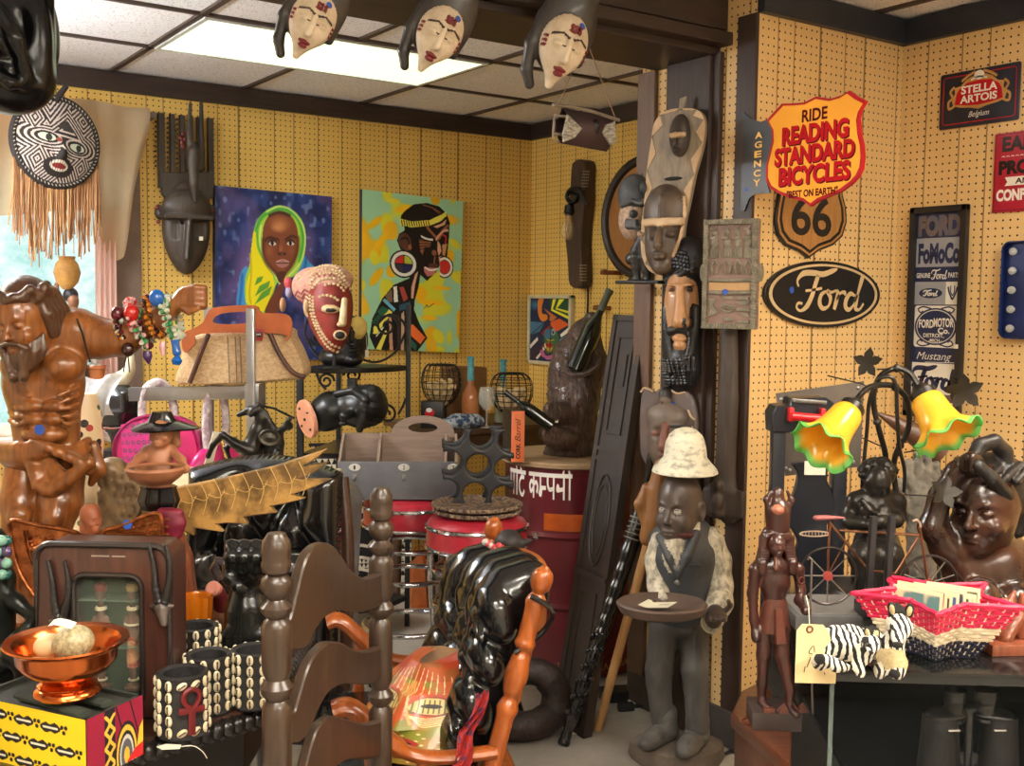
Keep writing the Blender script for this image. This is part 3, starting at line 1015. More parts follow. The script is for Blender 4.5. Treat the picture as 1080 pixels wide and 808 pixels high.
t=T('marquee_light_panel','dark blue metal marquee panel with a column of clear bulbs at the right edge','wall light',at_x(1075,305,XR-.004),-PI/2)
a,b=t.q(1063,256),t.q(1061,356)
x0,zt,zb=a.x,a.z,b.z
blue_m=M('deep_blue_metal',(20,38,92),(16,30,76),rough=.35,metal=.2)
mb=MB().prism(rr(x0,zb,x0+.2,zt,.025),-.008,0,bev=.002)
mb.bq('panel',blue_m,t.o)
mb=MB()
oo=rr(x0,zb,x0+.2,zt,.025)
mb.tube([(p[0],-.03,p[1])for p in oo],.003,6,closed=True)
for i in range(len(oo)):
 p,q=oo[i],oo[(i+1)%len(oo)]
 mb.add([(p[0],-.03,p[1]),(q[0],-.03,q[1]),(q[0],0,q[1]),(p[0],0,p[1])],[(0,1,2,3)])
mb.bq('rim',blue_m,t.o)
bulb_g=GLASS('clear_bulb_glass',(235,235,228),.02,.35)
for col_ in range(3):
 for i in range(5):
  c=(x0+.032+col_*.068,-.022,zt-.030-i*(zt-zb-.06)/4)
  if col_==1 and 0<i<4:continue
  bu=MB().ball(c,(.013,.014,.013),14).bq('bulb',bulb_g,t.o)
  MB().lathe([(.0085,0),(.0085,.012),(.004,.013)],12,(c[0],-.009,c[2]),axis=(0,-1,0)).bq('socket',M('bulb_socket_metal',(150,150,150),rough=.3,metal=1),bu)
dark_edge=M('canvas_edge',(54,50,52),(38,36,40),rough=.7)
def canvas(t,corners,th,cv,name='canvas'):
 tl,tr,br,bl=[VV(c)for c in corners]
 MB().prism([tuple(c)for c in(tl,tr,br,bl)],-th,0).bq('stretcher',dark_edge,t.o,False)
 def fn(u,v):
  p=(tl*(1-u)+tr*u)*(1-v)+(bl*(1-u)+br*u)*v
  return(p.x,-th-.0008,p.y)
 hang(t,(*(tl.lerp(tr,.5)),0)[:1]+(.0,tl.lerp(tr,.5).y-.02))
 return cv.sheet(name,t.o,fn)
def local_uv(t,corners,th):
 tl,tr,br,bl=[VV(c)for c in corners]
 def f(pts):
  out=[]
  for p in pts:
   x=VV(t.xz(p[0],p[1],-th))
   u,v=.5,.5
   for _ in range(6):
    P=(tl*(1-u)+tr*u)*(1-v)+(bl*(1-u)+br*u)*v
    du=(tr-tl)*(1-v)+(br-bl)*v
    dv=(bl-tl)*(1-u)+(br-tr)*u
    e=x-P
    det=du.x*dv.y-du.y*dv.x
    u+=(e.x*dv.y-e.y*dv.x)/det
    v+=(du.x*e.y-du.y*e.x)/det
   out.append((u,v))
  return out
 return f
def sp2(pts,n=5,closed=True):return[tuple(p)for p in path(pts,None,n,closed)]
t=T('portrait_of_child','painting of a child in a yellow green headscarf on blue ground','painting',at_y(288,300,YR-.004),0)
th=.03
cs=[t.xz(227,195.5,-th),t.xz(350,207.5,-th),t.xz(349.5,379,-th),t.xz(226,379,-th)]
cs[3]=(cs[3][0],cs[2][1])
z=Z(220,190,5.386)
uv=local_uv(t,cs,th)
g=lambda pts,smooth=True:sp2(uv(z(pts)))if smooth else uv(z(pts))
gl=lambda pts:sp2(uv(z(pts)),5,False)
cv=Cv(1,1,230,290,(32,48,104))
n1,n2=cv.noise(6,1),cv.noise(22,2)
cv.put(np.clip((n1-.45)*3,0,1),(26,34,78)).put(np.clip((n2-.55)*2,0,.4),(62,92,158)).put(np.clip((cv.noise(10,5)-.5)*2,0,.5),(110,84,132))
cv.ell(.30,.58,.22,.42,(112,84,134),.6).ell(.75,.40,.12,.35,(96,76,128),.7)
cv.put(np.clip((cv.noise(26,7)-.7)*4,0,.6),(130,150,196))
cv.poly(g([(180,530),(215,490),(240,560),(235,730),(160,720),(170,600)]),(70,150,204))
cv.poly(g([(540,430),(575,470),(600,500),(560,560),(500,560),(510,500)]),(66,150,208))
cv.line(gl([(190,540),(185,630),(175,710)]),.02,(36,96,166),.02).line(gl([(555,440),(545,500),(520,545)]),.018,(30,90,160),.02)
cv.poly(g([(405,145),(340,165),(285,215),(255,290),(240,400),(232,480),(208,560),(210,690),(260,770),(330,760),(380,600),(400,580),(450,560),(500,530),(540,440),(552,340),(540,250),(490,180)]),(168,212,70))
cv.poly(g([(255,290),(243,400),(238,520),(212,590),(212,690),(262,765),(320,740),(375,600),(365,540),(320,470),(300,420),(275,380),(270,300)],False),(244,226,30))
cv.line(gl([(270,280),(300,215),(350,175),(400,160),(450,170),(500,210),(530,280),(535,360),(515,460)]),.022,(60,170,60),.02)
cv.line(gl([(275,290),(285,390),(330,470),(375,540),(402,580)]),.018,(90,180,60),.015)
cv.line(gl([(298,260),(290,330),(305,420),(350,500),(405,590)]),.010,(236,244,150),.01)
cv.line(gl([(330,180),(400,150),(470,172),(530,250),(548,350),(520,470),(440,560)]),.010,(224,240,140),.01)
for pts in([(262,600),(275,555),(310,545),(300,575),(262,600)],[(262,660),(290,600),(350,570),(340,610),(262,660)],[(258,710),(300,640),(360,600),(345,650),(258,710)]):
 cv.poly(g(pts,False),(96,160,60))
cv.line(gl([(236,420),(242,520),(232,640),(240,700)]),.012,(206,176,20),.01)
cv.poly(g([(405,590),(440,560),(420,640),(400,745),(320,760),(345,680)]),(116,62,44))
cv.poly(g([(405,178),(350,195),(315,250),(305,330),(308,410),(330,470),(370,520),(410,545),(450,520),(490,460),(508,390),(508,310),(492,240),(450,190)]),(132,72,46))
cv.poly(g([(385,525),(440,520),(430,560),(405,585),(390,560)]),(84,44,34))
fc=[(405,250,70,50,(190,122,76)),(395,270,50,30,(206,140,92)),(345,400,28,36,(160,92,58)),(470,400,26,40,(150,84,54)),(410,395,18,40,(170,102,66))]
for cx,cy,rx,ry,c in fc:
 u,v=uv(z([(cx,cy)]))[0]
 cv.ell(u,v,rx/665,ry/900,c,.9)
cv.line(gl([(310,340),(310,420),(335,480),(385,530)]),.02,(84,42,32),.03).line(gl([(508,330),(505,400),(480,470),(440,525)]),.02,(90,46,34),.03)
cv.line(gl([(345,200),(400,182),(460,200)]),.014,(44,26,26),.02)
for cx,br in((362,[(322,345),(345,325),(395,338)]),(464,[(438,338),(470,318),(495,325)])):
 u,v=uv(z([(cx,358)]))[0]
 cv.ell(u,v-.01,.045,.024,(86,44,34),.5)
 cv.ell(u,v,.034,.014,(226,212,206)).ell(u,v,.014,.015,(30,20,20))
 cv.line(gl([(cx-25,358),(cx,342),(cx+25,358)]),.007,(44,22,20),.006)
 cv.line(gl(br),.012,(60,32,26),.012)
cv.line(gl([(400,340),(392,400),(388,415)]),.008,(96,50,36),.01)
cv.ell(*uv(z([(416,418)]))[0],.042,.016,(104,56,42),.5).ell(*uv(z([(400,420)]))[0],.009,.007,(44,22,20)).ell(*uv(z([(433,420)]))[0],.009,.007,(44,22,20))
cv.poly(g([(378,470),(400,455),(420,460),(440,455),(462,470),(440,492),(420,497),(398,492)]),(178,120,116))
cv.line(gl([(380,471),(420,472),(460,470)]),.006,(70,32,32),.004).line(gl([(385,465),(420,452),(455,465)]),.006,(216,176,164),.006)
canvas(t,cs,th,cv)
t=T('painting_of_woman','painting of a dark woman in profile with big round earrings on mint ground','painting',at_y(435,290,YR-.004),0)
cs=[t.xz(382,199.5,-th),t.xz(488.5,212.5,-th),t.xz(484,372,-th),t.xz(381,368,-th)]
z=Z(375,190,4.25)
uv=local_uv(t,cs,th)
cv=Cv(1,1,230,320,(160,208,168))
n1=cv.noise(9,3)
n2=cv.noise(7,11)
cv.put(np.clip((n1-.62)*9,0,.9),(226,214,40)).put(np.clip((n2-.66)*10,0,.9),(244,180,20))
for a,b,rx,ry,ro in((.12,.20,.10,.03,-.5),(.17,.33,.12,.04,-.8),(.14,.54,.10,.04,-.7),(.40,.09,.10,.025,-.2),(.30,.05,.08,.02,0),(.68,.68,.16,.022,0),(.80,.58,.11,.016,0),(.92,.28,.07,.03,.3),(.78,.90,.08,.05,.5),(.68,.78,.10,.02,0),(.93,.5,.06,.03,.6),(.12,.42,.06,.05,.8)):
 cv.ell(a,b,rx,ry,(244,190,24)if rx>.09 else(228,214,50),.35,ro)
BK=(18,14,16)
head=[(262,108),(320,102),(375,118),(408,150),(422,190),(418,260),(412,320),(408,365),(380,375),(360,415),(320,452),(290,425),(282,480),(265,540),(262,580),(285,640),(322,708),(275,770),(90,765),(62,700),(75,620),(120,530),(170,470),(240,440),(262,390),(240,330),(200,310),(185,270),(195,240),(220,225),(215,190),(200,180),(205,155),(230,130)]
cv.poly(g(head,False),BK)
sk,pk,ye,wh,rd,og,gr,bl=(150,92,62),(226,170,140),(236,224,90),(236,232,222),(200,44,40),(232,110,50),(36,96,70),(110,180,206)
cv.poly(g([(196,172),(250,185),(330,180),(385,155),(405,140),(408,160),(380,185),(330,205),(250,212),(200,202)],False),ye)
for i in range(12):
 x=205+i*11
 cv.line(uv(z([(x,180+min(i,4)*1.5),(x+5,205)])),.010,BK)
cv.poly(g([(350,208),(385,195),(408,175),(400,200),(365,215)],False),pk)
cv.poly(g([(196,245),(225,238),(245,262),(250,290),(235,315),(205,300),(192,272)]),(88,52,40))
cv.line(gl([(205,265),(225,258),(238,275),(236,300)]),.014,BK).ell(*uv(z([(243,300)]))[0],.018,.018,sk)
cv.poly(g([(283,265),(340,275),(335,300),(310,298),(300,335),(290,320)],False),sk)
for i in range(4):cv.line(uv(z([(283,270+i*14),(338,276+i*8)])),.006,BK)
cv.line(gl([(322,212),(345,240),(372,262),(388,230),(412,205)]),.020,sk)
cv.line(gl([(362,265),(372,250),(395,228),(412,226)]),.016,pk).line(gl([(295,252),(315,262),(345,268)]),.012,wh)
cv.poly(g([(368,270),(380,290),(384,320),(372,340),(366,310)],False),pk).ell(*uv(z([(352,326)]))[0],.026,.018,sk)
cv.line(gl([(355,345),(352,375)]),.014,sk)
cv.poly(g([(372,345),(388,340),(395,355),(378,382)],False),pk).poly(g([(388,290),(410,285),(400,340),(390,335)],False),(206,150,96))
cv.line(gl([(390,245),(405,255),(402,280)]),.012,rd)
cv.poly(g([(305,388),(330,392),(368,396),(350,425),(322,432),(308,412)],False),(206,120,120)).line(gl([(312,392),(335,404),(366,398)]),.012,wh)
cv.poly(g([(325,380),(345,372),(370,380),(360,392),(335,392)]),(92,52,44))
for cx,cy,rx,ry in((216,376,62,62),(398,390,42,50)):
 u,v=uv(z([(cx,cy)]))[0]
 s1,s2=rx/440.,ry/690.
 if cx>300:
  m_=cv.u>uv(z([(378,390)]))[0][0]
 else:m_=np.ones_like(cv.u)
 q=np.sqrt(((cv.u-u)/s1)**2+((cv.v-v)/s2)**2)
 cv.put((q<1)*m_,BK).put((q<.88)*m_,wh).put((q<.66)*m_,BK)
 if cx<300:
  cv.put((q<.60)*(cv.u<u-.004)*(cv.v<v-.004),rd).put((q<.60)*(cv.u>u+.004)*(cv.v<v-.004),(186,196,60)).put((q<.60)*(cv.u>u+.004)*(cv.v>v+.004),(40,40,92)).put((q<.60)*(cv.u<u-.004)*(cv.v>v+.004),(56,50,66))
 else:cv.put((q<.60)*m_,rd)
for pts,c in(([(280,410),(268,420),(250,480),(250,530),(258,530),(266,470)],pk),([(170,478),(185,475),(190,545),(172,548)],wh),([(195,480),(215,478),(235,530),(215,545)],(170,70,60)),([(132,515),(162,488),(165,545),(145,550)],(120,96,80)),([(120,540),(130,530),(180,578),(170,588)],bl),([(95,590),(120,565),(155,582),(120,610)],gr),([(80,660),(150,580),(165,592),(95,690),(78,690)],ye),([(90,760),(135,670),(142,685),(112,765)],ye),([(150,615),(160,610),(168,765),(152,765)],(200,150,120)),([(195,560),(245,545),(245,575),(195,585)],(40,84,108)),([(205,600),(218,585),(216,765),(202,765)],(196,160,132)),([(240,660),(255,645),(312,705),(290,735),(240,690)],og),([(225,690),(275,740),(270,765),(230,730)],gr),([(195,600),(200,765),(190,765),(185,620)],(60,50,50))):
 cv.poly(g(pts,False),c)
for i in range(6):cv.line(uv(z([(70+i*7,640-i*8),(92+i*7,640-i*10)])),.006,gr)
for i in range(5):cv.line(uv(z([(92+i*5,700-i*7),(110+i*5,680-i*7)])),.006,wh)
cv.line(gl([(300,110),(345,125),(380,145)]),.006,sk).line(gl([(350,130),(375,150)]),.006,sk)
cv.line(gl([(308,575),(320,560),(325,570),(350,553)]),.006,(40,50,44))
canvas(t,cs,th,cv)
t=T('small_cubist_painting','small colourful abstract face painting in cream frame on the alcove side wall','painting',at_x(582,348,XA-.004),-PI/2)
z=Z(550,300,8.08)
c0=z([(50,90),(418,92),(410,700),(45,672)])
th2=.03
cs=[t.xz(p[0],p[1],-th2)for p in c0]
x0,x1=(cs[0][0]+cs[3][0])/2,(cs[1][0]+cs[2][0])/2
zt,zb=(cs[0][1]+cs[1][1])/2,(cs[2][1]+cs[3][1])/2
fw=.018
fr=MB()
for p in((x0+fw/2,(zt+zb)/2,fw,zt-zb),(x1-fw/2,(zt+zb)/2,fw,zt-zb),((x0+x1)/2,zt-fw/2,x1-x0,fw),((x0+x1)/2,zb+fw/2,x1-x0,fw)):
 fr.box((p[0],-th2/2,p[1]),(p[2],th2,p[3]),bev=.002)
fr.bq('frame',M('cream_frame',(214,204,170),(196,186,150),rough=.5),t.o)
a_,b_,c_,d_=x0+fw,x1-fw,zt-fw,zb+fw
cs=[(a_,c_),(b_,c_),(b_,d_),(a_,d_)]
cv=Cv(345,560,150,220,(30,42,72))
zz_=lambda pts:[(p[0]-62,p[1]-105)for p in pts]
P_=lambda pts,c:cv.poly(zz_(pts),c)
cv.ell(40,60,60,60,(60,120,150),.8)
P_([(62,315),(190,320),(150,400),(62,440)],(70,120,150))
P_([(225,105),(410,105),(410,300),(245,215)],(34,76,50))
P_([(262,112),(290,112),(262,200),(400,260),(400,290),(245,215)],(240,230,60))
P_([(315,112),(362,112),(300,190),(400,215),(400,235),(285,200)],(232,224,50))
P_(sp2([(130,120),(180,110),(165,180),(170,240),(210,250),(215,290),(170,310),(135,250)]),(226,130,40))
P_([(180,190),(300,270),(260,310),(230,300),(240,260)],(200,110,50))
P_([(240,320),(320,280),(405,330),(300,395),(250,350)],(222,96,40))
P_([(160,410),(235,335),(250,360),(180,440)],(150,40,36))
P_([(330,420),(405,350),(405,390),(340,450)],(232,228,210))
P_([(320,460),(405,400),(405,440),(330,490)],(80,130,150))
P_(sp2([(180,440),(250,370),(315,420),(310,500),(240,600),(190,540)]),(60,100,60))
cv.ell(*zz_([(225,420)])[0],35,45,(60,110,140)).ell(*zz_([(268,400)])[0],22,30,(150,160,170)).ell(*zz_([(268,405)])[0],9,12,(20,20,30))
cv.ell(*zz_([(235,540)])[0],42,60,(190,170,50),.5).ell(*zz_([(235,520)])[0],34,24,(176,40,30))
cv.line(zz_([(200,520),(270,515)]),6,(40,14,16)).line(zz_([(215,470),(245,480),(275,470)]),7,(220,190,60))
P_([(200,500),(115,640),(130,655),(210,540)],(232,220,190))
P_([(95,650),(190,530),(190,505),(85,640)],(150,44,40))
P_([(60,530),(130,450),(135,480),(65,560)],(226,220,200))
P_([(60,580),(150,500),(180,560),(100,660),(60,650)],(52,40,54))
cv.line(sp2(zz_([(170,580),(200,630),(260,620),(330,570),(400,500)]),6,False),34,(190,100,140))
cv.line(sp2(zz_([(180,640),(260,670),(400,560)]),6,False),26,(30,40,84))
for pts in([(160,410),(235,335)],[(245,215),(400,290)],[(230,300),(250,360),(240,600)],[(62,440),(190,320)],[(320,460),(405,400)],[(180,440),(190,540),(240,600),(310,500)]):
 cv.line(zz_(pts),7,(16,16,20))
canvas(t,cs,.020,cv)
old_wood=WOOD('old_grey_wood',(92,78,66),(62,50,42),axis=2,rough=.6,bump=.3)
dark_old=WOOD('dark_weathered_wood',(74,60,50),(46,36,30),axis=2,rough=.55,bump=.3)
hood_m=M('charcoal_mask_paint',(62,58,56),(46,43,43),rough=.4,bump=.1,coat=.15)
chalk=M('chalky_mask_paint',(214,196,170),(178,156,128),rough=.6,scale=22,bump=.15,lo=.4,hi=.75)
lpr=M('dark_red_mask_paint',(124,34,38),(104,26,32),rough=.5)
mark_d=M('umber_line_paint',(62,44,36),rough=.6)
def hooded_mask():
 S=SD(.012)
 S.ell((0,.012,.055),(.074,.040,.115),1).ell((0,.02,.13),(.050,.030,.075),1,.03)
 S.cn([(-.062,.012,.06),(-.066,.016,-.01),(-.054,.020,-.07),(-.034,.022,-.100)],[.016,.016,.014,.012],1,.008)
 S.cn([(.060,.012,.06),(.062,.016,-.01)],[.015,.012],1,.008)
 S.ell((0,-.018,.012),(.058,.040,.070),0,.004).cap((0,-.020,-.02),(0,-.016,-.088),.040,.010,0,.02)
 for sx in(-1,1):
  S.ell((sx*.024,-.060,.006),(.018,.012,.012),0,.010,'-')
  S.ell((sx*.023,-.050,.003),(.015,.010,.0085),0,.003)
  S.cap((sx*.010,-.0595,.001),(sx*.036,-.0525,.001),.0012,None,2,.001)
  S.cn([(sx*.006,-.0585,.022),(sx*.024,-.0585,.029),(sx*.046,-.044,.020)],.0022,2,.002)
  for i in range(3):S.box((sx*.0535,-.030,.012-i*.011),(.004,.010,.0028),.001,3,.001)
 S.cap((0,-.058,.016),(0,-.066,-.030),.006,.009,0,.008)
 S.ell((0,-.052,-.052),(.017,.012,.0055),3,.002).ell((0,-.049,-.062),(.013,.011,.006),3,.002)
 for i in range(3):
  for j in range(2):
   S.box((-.0065+i*.0105,-.0595+abs(i-1)*.0005+j*.004,.046+j*.011-.004),(.0042,.004,.0042),.001,3,.001,rot=rot_e(x=.25))
 return S
first=None
for i,(px,py,sc_,ry,lab)in enumerate(((327,26,.92,.42,'white faced hooded mask hanging on beam, leftmost of the three'),(460,40,1.0,.46,'white faced hooded mask hanging on beam, middle of the three'),(590,52,1.16,.30,'white faced hooded mask on beam, above the hide bundle'))):
 if first is None:
  t=T('face_mask',lab,'mask',at_y(px,py,2.462),0,'hooded masks along the beam')
  hooded_mask().mesh('mask_body',[chalk,hood_m,mark_d,lpr],t.o,.0022)
  sticker(t.o,(.018,-.0475,.061),.0085,(.25,-.86,.45))
  hang(t,(0,.045,.16))
  o=first=t.o
 else:
  o=ctree(first)
  o.location=at_y(px,py,2.462)
  o['label']=lab
 o.rotation_euler=(.18,ry,-.22)
 o.scale=(sc_,)*3
gloss_black=M('glossy_black_lacquer',(10,10,13),(7,7,9),rough=.24,spec=.35,coat=.0)
t=T('black_lacquer_mask','big glossy black carved mask hanging from the beam at the upper left corner','mask',at_y(8,60,2.43),0)
S=SD(.02)
S.ell((0,.02,.05),(.105,.06,.16),0).ell((.01,-.01,-.04),(.080,.055,.075),0,.02)
S.ell((-.05,-.05,.02),(.05,.03,.08),0,.02).ell((.045,-.035,.03),(.035,.03,.11),0,.015).cap((.07,-.02,.15),(.075,-.01,-.03),.018,.012,0,.01)
S.cn([(-.03,-.075,.08),(0,-.085,.02),(.02,-.07,-.05)],[.012,.016,.012],0,.012).cn([(-.06,-.06,-.03),(-.01,-.075,-.065),(.05,-.045,-.06)],.012,0,.01)
S.ell((.02,-.07,.06),(.014,.03,.04),0,.015,'-').ell((-.03,-.08,-.02),(.03,.02,.012),0,.012,'-')
S.mesh('mask_body',gloss_black,t.o,.004)
hang(t,(0,.075,.20))
hide=M('dark_hide',(52,44,42),(66,38,40),rough=.6,scale=8,bump=.3)
twig=M('peeled_twig',(150,136,120),(110,94,80),rough=.7,bump=.3)
t=T('hide_bundle','dark hide wall pouch on twigs hanging by a cord from the beam','hanging',at_y(618,134,2.74),0)
a,b,c_,d_=t.q(593,113),t.q(645,126),t.q(640,160),t.q(590,151)
mb=MB()
mb.grid(lambda u,v:(a*(1-u)+b*u)*(1-v)+(d_*(1-u)+c_*u)*v+VV((0,-.035*math.sin(PI*v)-.01*math.sin(PI*u)+.004*math.sin(9*u),0)),20,12)
mb.grid(lambda u,v:(a*(1-u)+b*u)*(1-v)+(d_*(1-u)+c_*u)*v+VV((0,.02*math.sin(PI*v),0)),20,12)
pouch=mb.bq('pouch',hide,t.o)
wv=M('grey_weave',(186,180,164),(96,88,80),rough=.8,scale=60,stretch=(1,1,3))
for pts in([(592,142),(597,121),(612,136),(604,146),(593,150)],[(633,140),(637,132),(647,128),(648,150),(643,154)]):
 MB().prism([tuple(x)for x in t.os(pts,-.035)],-.046,-.036,bev=.002).bq('woven_patch',wv,pouch)
q=t.q(618,134)
S=SD(.004)
S.ell((q.x+.008,-.04,q.z-.005),(.016,.012,.026),0).ell((q.x+.008,-.05,q.z+.004),(.006,.006,.006),0).ell((q.x+.008,-.05,q.z-.012),(.009,.006,.005),0)
S.mesh('small_carved_face',M('black_carved_face',(34,30,30),rough=.5),pouch,.0022)
mb=MB()
for pts,r in(([(583,111),(600,112),(625,118),(653,127)],.006),([(585,122),(597,123)],.005),([(583,141),(594,142)],.005),([(585,120),(584,135),(583,146),(590,150)],.004),([(648,126),(648,138),(645,155)],.0025)):
 mb.tube(t.qs(pts,-.012),r,8)
mb.bq('twig_frame',twig,t.o)
k1,k2=t.qs([(589,112),(649,125)],-.012)
tp=t.R.transposed()@(VV((at_y(618,57,2.74).x,2.74,2.262))-t.loc)
MB().tube([k1,tp+VV((-.012,0,.0)),tp+VV((.012,0,0)),k2],.0018,6).bq('cord',M('tan_cord',(150,120,96),rough=.9),t.o)
t=T('striped_mask','round black and white striped mask with long raffia fringe before the window','mask',at_y(58,150,4.80),.25)
R0=abs(t.q(103,150).x-t.q(15,150).x)/2
cv=Cv(2,2,190,190,(44,36,36))
x,y=cv.u-1,1-cv.v
seeds=[np.hypot((x+.34)/1.35,(y-.02)/.62),np.hypot((x-.40)/1.2,(y+.04)/.62),np.maximum(np.abs(x-.12)*1.1+(y-.36)*1.,-(y-.30))+.06,np.maximum(np.abs(x+.30)*1.1+(.9-y)*.7-.1,y-1.2)+.1,np.maximum(np.abs(x+.62)*1.3+np.abs(y-.42)*.8,0)+.1,np.abs(x+.46)*1.2+np.abs(y+.52)*.9+.08,np.abs(x-.62)*1.2+np.abs(y+.50)*.9+.1,np.abs(x-.55)+np.abs(y-.62)*.9+.12]
dmin=np.min(seeds,0)
cv.put(((dmin*9.5)%1<.45).astype(float),(206,190,180))
cv.poly([(1.12-.26,1-.30),(1.12+.24,1-.26),(1.10,1-.52)],(60,54,50))
for ex,ey in((.66,.98),(1.42,1.06)):
 cv.ell(ex,ey,.25,.13,(30,26,26)).ell(ex,ey,.20,.09,(206,212,190)).ell(ex+.04,ey,.075,.085,(52,48,46))
cv.ell(.94,.98,.07,.05,(150,70,60))
cv.poly([(.98,1.18),(1.12,1.18),(1.22,1.46),(.88,1.46)],(40,36,34))
cv.ell(1.05,1.60,.36,.24,(44,36,34)).ell(1.05,1.57,.22,.13,(226,216,196)).ell(1.05,1.575,.17,.065,(140,40,36))
for i in range(7):cv.line([(.86+i*.06,1.44),(.86+i*.06,1.70)],.012,(50,40,38))
th_=.15
m_pt=PAINT('painted_wood',.75,.2)
def dome(u,v):
 a,b=2*u-1,1-2*v
 r=math.hypot(a,b)
 if r>1e-6:
  k=max(abs(a),abs(b))/r
  a,b=a*k,b*k
 rr_=min(1,math.hypot(a,b))
 c,s_=math.cos(-th_),math.sin(-th_)
 p=(a*R0*.98,b*R0*.98)
 return(p[0]*c-p[1]*s_,-.045*(1-rr_*rr_)-.012-.02*math.exp(-((a-.06)**2*60+(b+.28)**2*20)),p[0]*s_+p[1]*c)
cvd=Cv(2,2,190,190,(0,0,0))
uu,vv=np.meshgrid(np.linspace(0,1,190),np.linspace(0,1,190))
a_,b_=2*uu-1,1-2*vv
r_=np.maximum(1e-6,np.hypot(a_,b_))
k_=np.maximum(np.abs(a_),np.abs(b_))/r_
iu=np.clip(((a_*k_+1)/2*189).round().astype(int),0,189)
iv=np.clip(((1-b_*k_)/2*189).round().astype(int),0,189)
cvd.c=cv.c[iv,iu]
cvd.sheet('face_disc',t.o,dome,m_pt)
mb=MB()
MB_=[(R0*math.cos(2*PI*i/60),-.004,R0*math.sin(2*PI*i/60))for i in range(60)]
mb.tube(MB_,.016,10,closed=True)
mb.prism(oval(0,0,R0,R0,40),-.004,.004)
mb.bq('rim',M('dark_stitched_rim',(46,38,36),(34,28,28),rough=.8,bump=.4),t.o)
mb=MB()
for i in range(70):
 w=2*PI*i/70
 p=VV((R0*math.cos(w),-.018,R0*math.sin(w)))
 mb.tube([p+VV((-.010*math.cos(w+.6),.004,-.010*math.sin(w+.6))),p+VV((0,-.003,0)),p+VV((.012*math.cos(w+.6),.006,.012*math.sin(w+.6)))],.0022,5)
mb.bq('stitching',M('pale_twine',(190,180,160),rough=.9),t.o)
pts=path(t.qs([(58,108),(63,100),(70,91)],-.01),None,4)
hn=MB().tube(pts,[.016-.0006*i for i in range(len(pts))],8).bq('top_knot',M('dark_stitched_rim',(46,38,36)),t.o)
mb=MB()
mb.cur=0
for i in range(150):
 u=i/149
 px=14+90*u+random.uniform(-1,1)
 w=(px-59)/46
 top=150+42*math.sqrt(max(0,1-min(1,w*w)))-3
 ln=random.choice([70,85,60,75,90])*(1-.15*abs(w))*(1.15 if px<40 or px>85 else .95)
 dy=random.uniform(-.01,.012)
 sw=random.uniform(-4,4)
 q0=t.q(px,top,dy)
 q1=t.q(px+sw*.4+random.uniform(-1.5,1.5),top+ln*.5,dy)
 q2=t.q(px+sw+random.uniform(-2,2),top+ln,dy)
 mb.tube(path([q0,q1,q2],None,4),random.uniform(.0018,.0034),4,mi=i%2)
f_=mb.bq('fringe',[M('raffia',(196,148,96),(170,120,76),rough=.9),M('raffia_dark',(172,124,84),(146,100,66),rough=.9)],t.o)
f_['kind']='stuff'
hang(t,(0,.012,R0))
t=T('horned_comb_mask','dark wooden mask with a crown of upright prongs left of child portrait','mask',at_y(195,215,YR-.01),0)
z=Z(150,100,4.25)
brn=WOOD('brown_black_wood',(70,58,48),(44,35,30),axis=2,rough=.5,bump=.35)
mb=MB()
for(x0,x1,yt)in((58,88,85),(112,134,90),(155,178,95),(202,216,100),(232,252,105),(280,306,108)):
 o=t.os(z([(x0,yt),(x1,yt+3),(x1+4,420),(x0+4,420)]))
 mb.prism(o,-.045,-.02,bev=.003)
 if x0<200:
  for k in range(11):
   p=t.q(*z([(x0+2,yt+14+k*22)])[0],-.05)
   mb.ball(p,(.006,.006,.005),6)
o=t.os(z([(72,345),(110,352),(200,350),(306,348),(303,465),(260,480),(110,480),(76,450)]))
mb.prism(o,-.05,-.02,bev=.004)
mb.bq('prong_crown',brn,t.o)
C=lambda x,y,dy=0.:tuple(t.q(*z([(x,y)])[0],dy))
S=SD(.012)
c0=VV(C(197,590))
W2,H2=abs(C(305,600)[0]-C(90,600)[0])/2,abs(C(200,370)[2]-C(200,785)[2])/2
S.ell(C(197,590,-.04),(W2*.98,.07,H2*.98),0)
S.ell(C(197,690,-.04),(W2*.55,.06,H2*.55),0,.02)
S.ell(C(200,505,-.07),(W2*1.0,.060,H2*.38),0,.006)
S.box(C(200,550,-.09),(W2*1.0,.040,.010),.004,0,.008)
S.box(C(130,605,-.135),(W2*.42,.05,H2*.18),.01,0,.012,'-').box(C(270,605,-.135),(W2*.30,.05,H2*.18),.01,0,.012,'-')
S.cap(C(210,560,-.11),C(198,735,-.125),.014,.012,0,.006,flat=(1,.7,1))
S.ell(C(180,572,-.10),(.008,.02,.008),0,.003,'-')
for sx in(75,310):S.ell(C(sx,525,-.03),(.02,.02,.035),0,.01)
S.mesh('mask_face',brn,t.o,.004)
S=SD(.006)
S.cn([C(238,478,-.13),C(232,400,-.14),C(226,300,-.12)],[.010,.020,.026],0).cn([C(228,300,-.12),C(232,255,-.12),C(232,220,-.11)],[.030,.026,.012],0)
S.cn([C(214,290,-.11),C(210,160,-.10),C(216,40,-.09)],[.015,.012,.008],0).cn([C(270,330,-.06),C(266,200,-.06),C(264,40,-.06)],[.014,.013,.009],0)
S.mesh('figure',brn,t.o,.004)
for p in((170,190),(185,175),(178,215),(192,200),(182,232),(66,505),(72,570),(312,515)):
 MB().ball(C(p[0],p[1],-.06),(.010,.007,.010),8).bq('red_bead',M('dull_red_beads',(128,44,36),rough=.5),t.o)
q=C(260,645,-.10)
MB().box((q[0],-.112,q[2]),(.018,.002,.018)).bq('price_tag',paper,t.o)
s=NT('translucent_beige_cloth')
v=s.coord()
nz=s.noise(v,5,4)
cc=s.ramp(nz,[(.35,(176,158,124)),(.65,(196,176,142))])
s.l(cc,s.b.inputs['Base Color'])
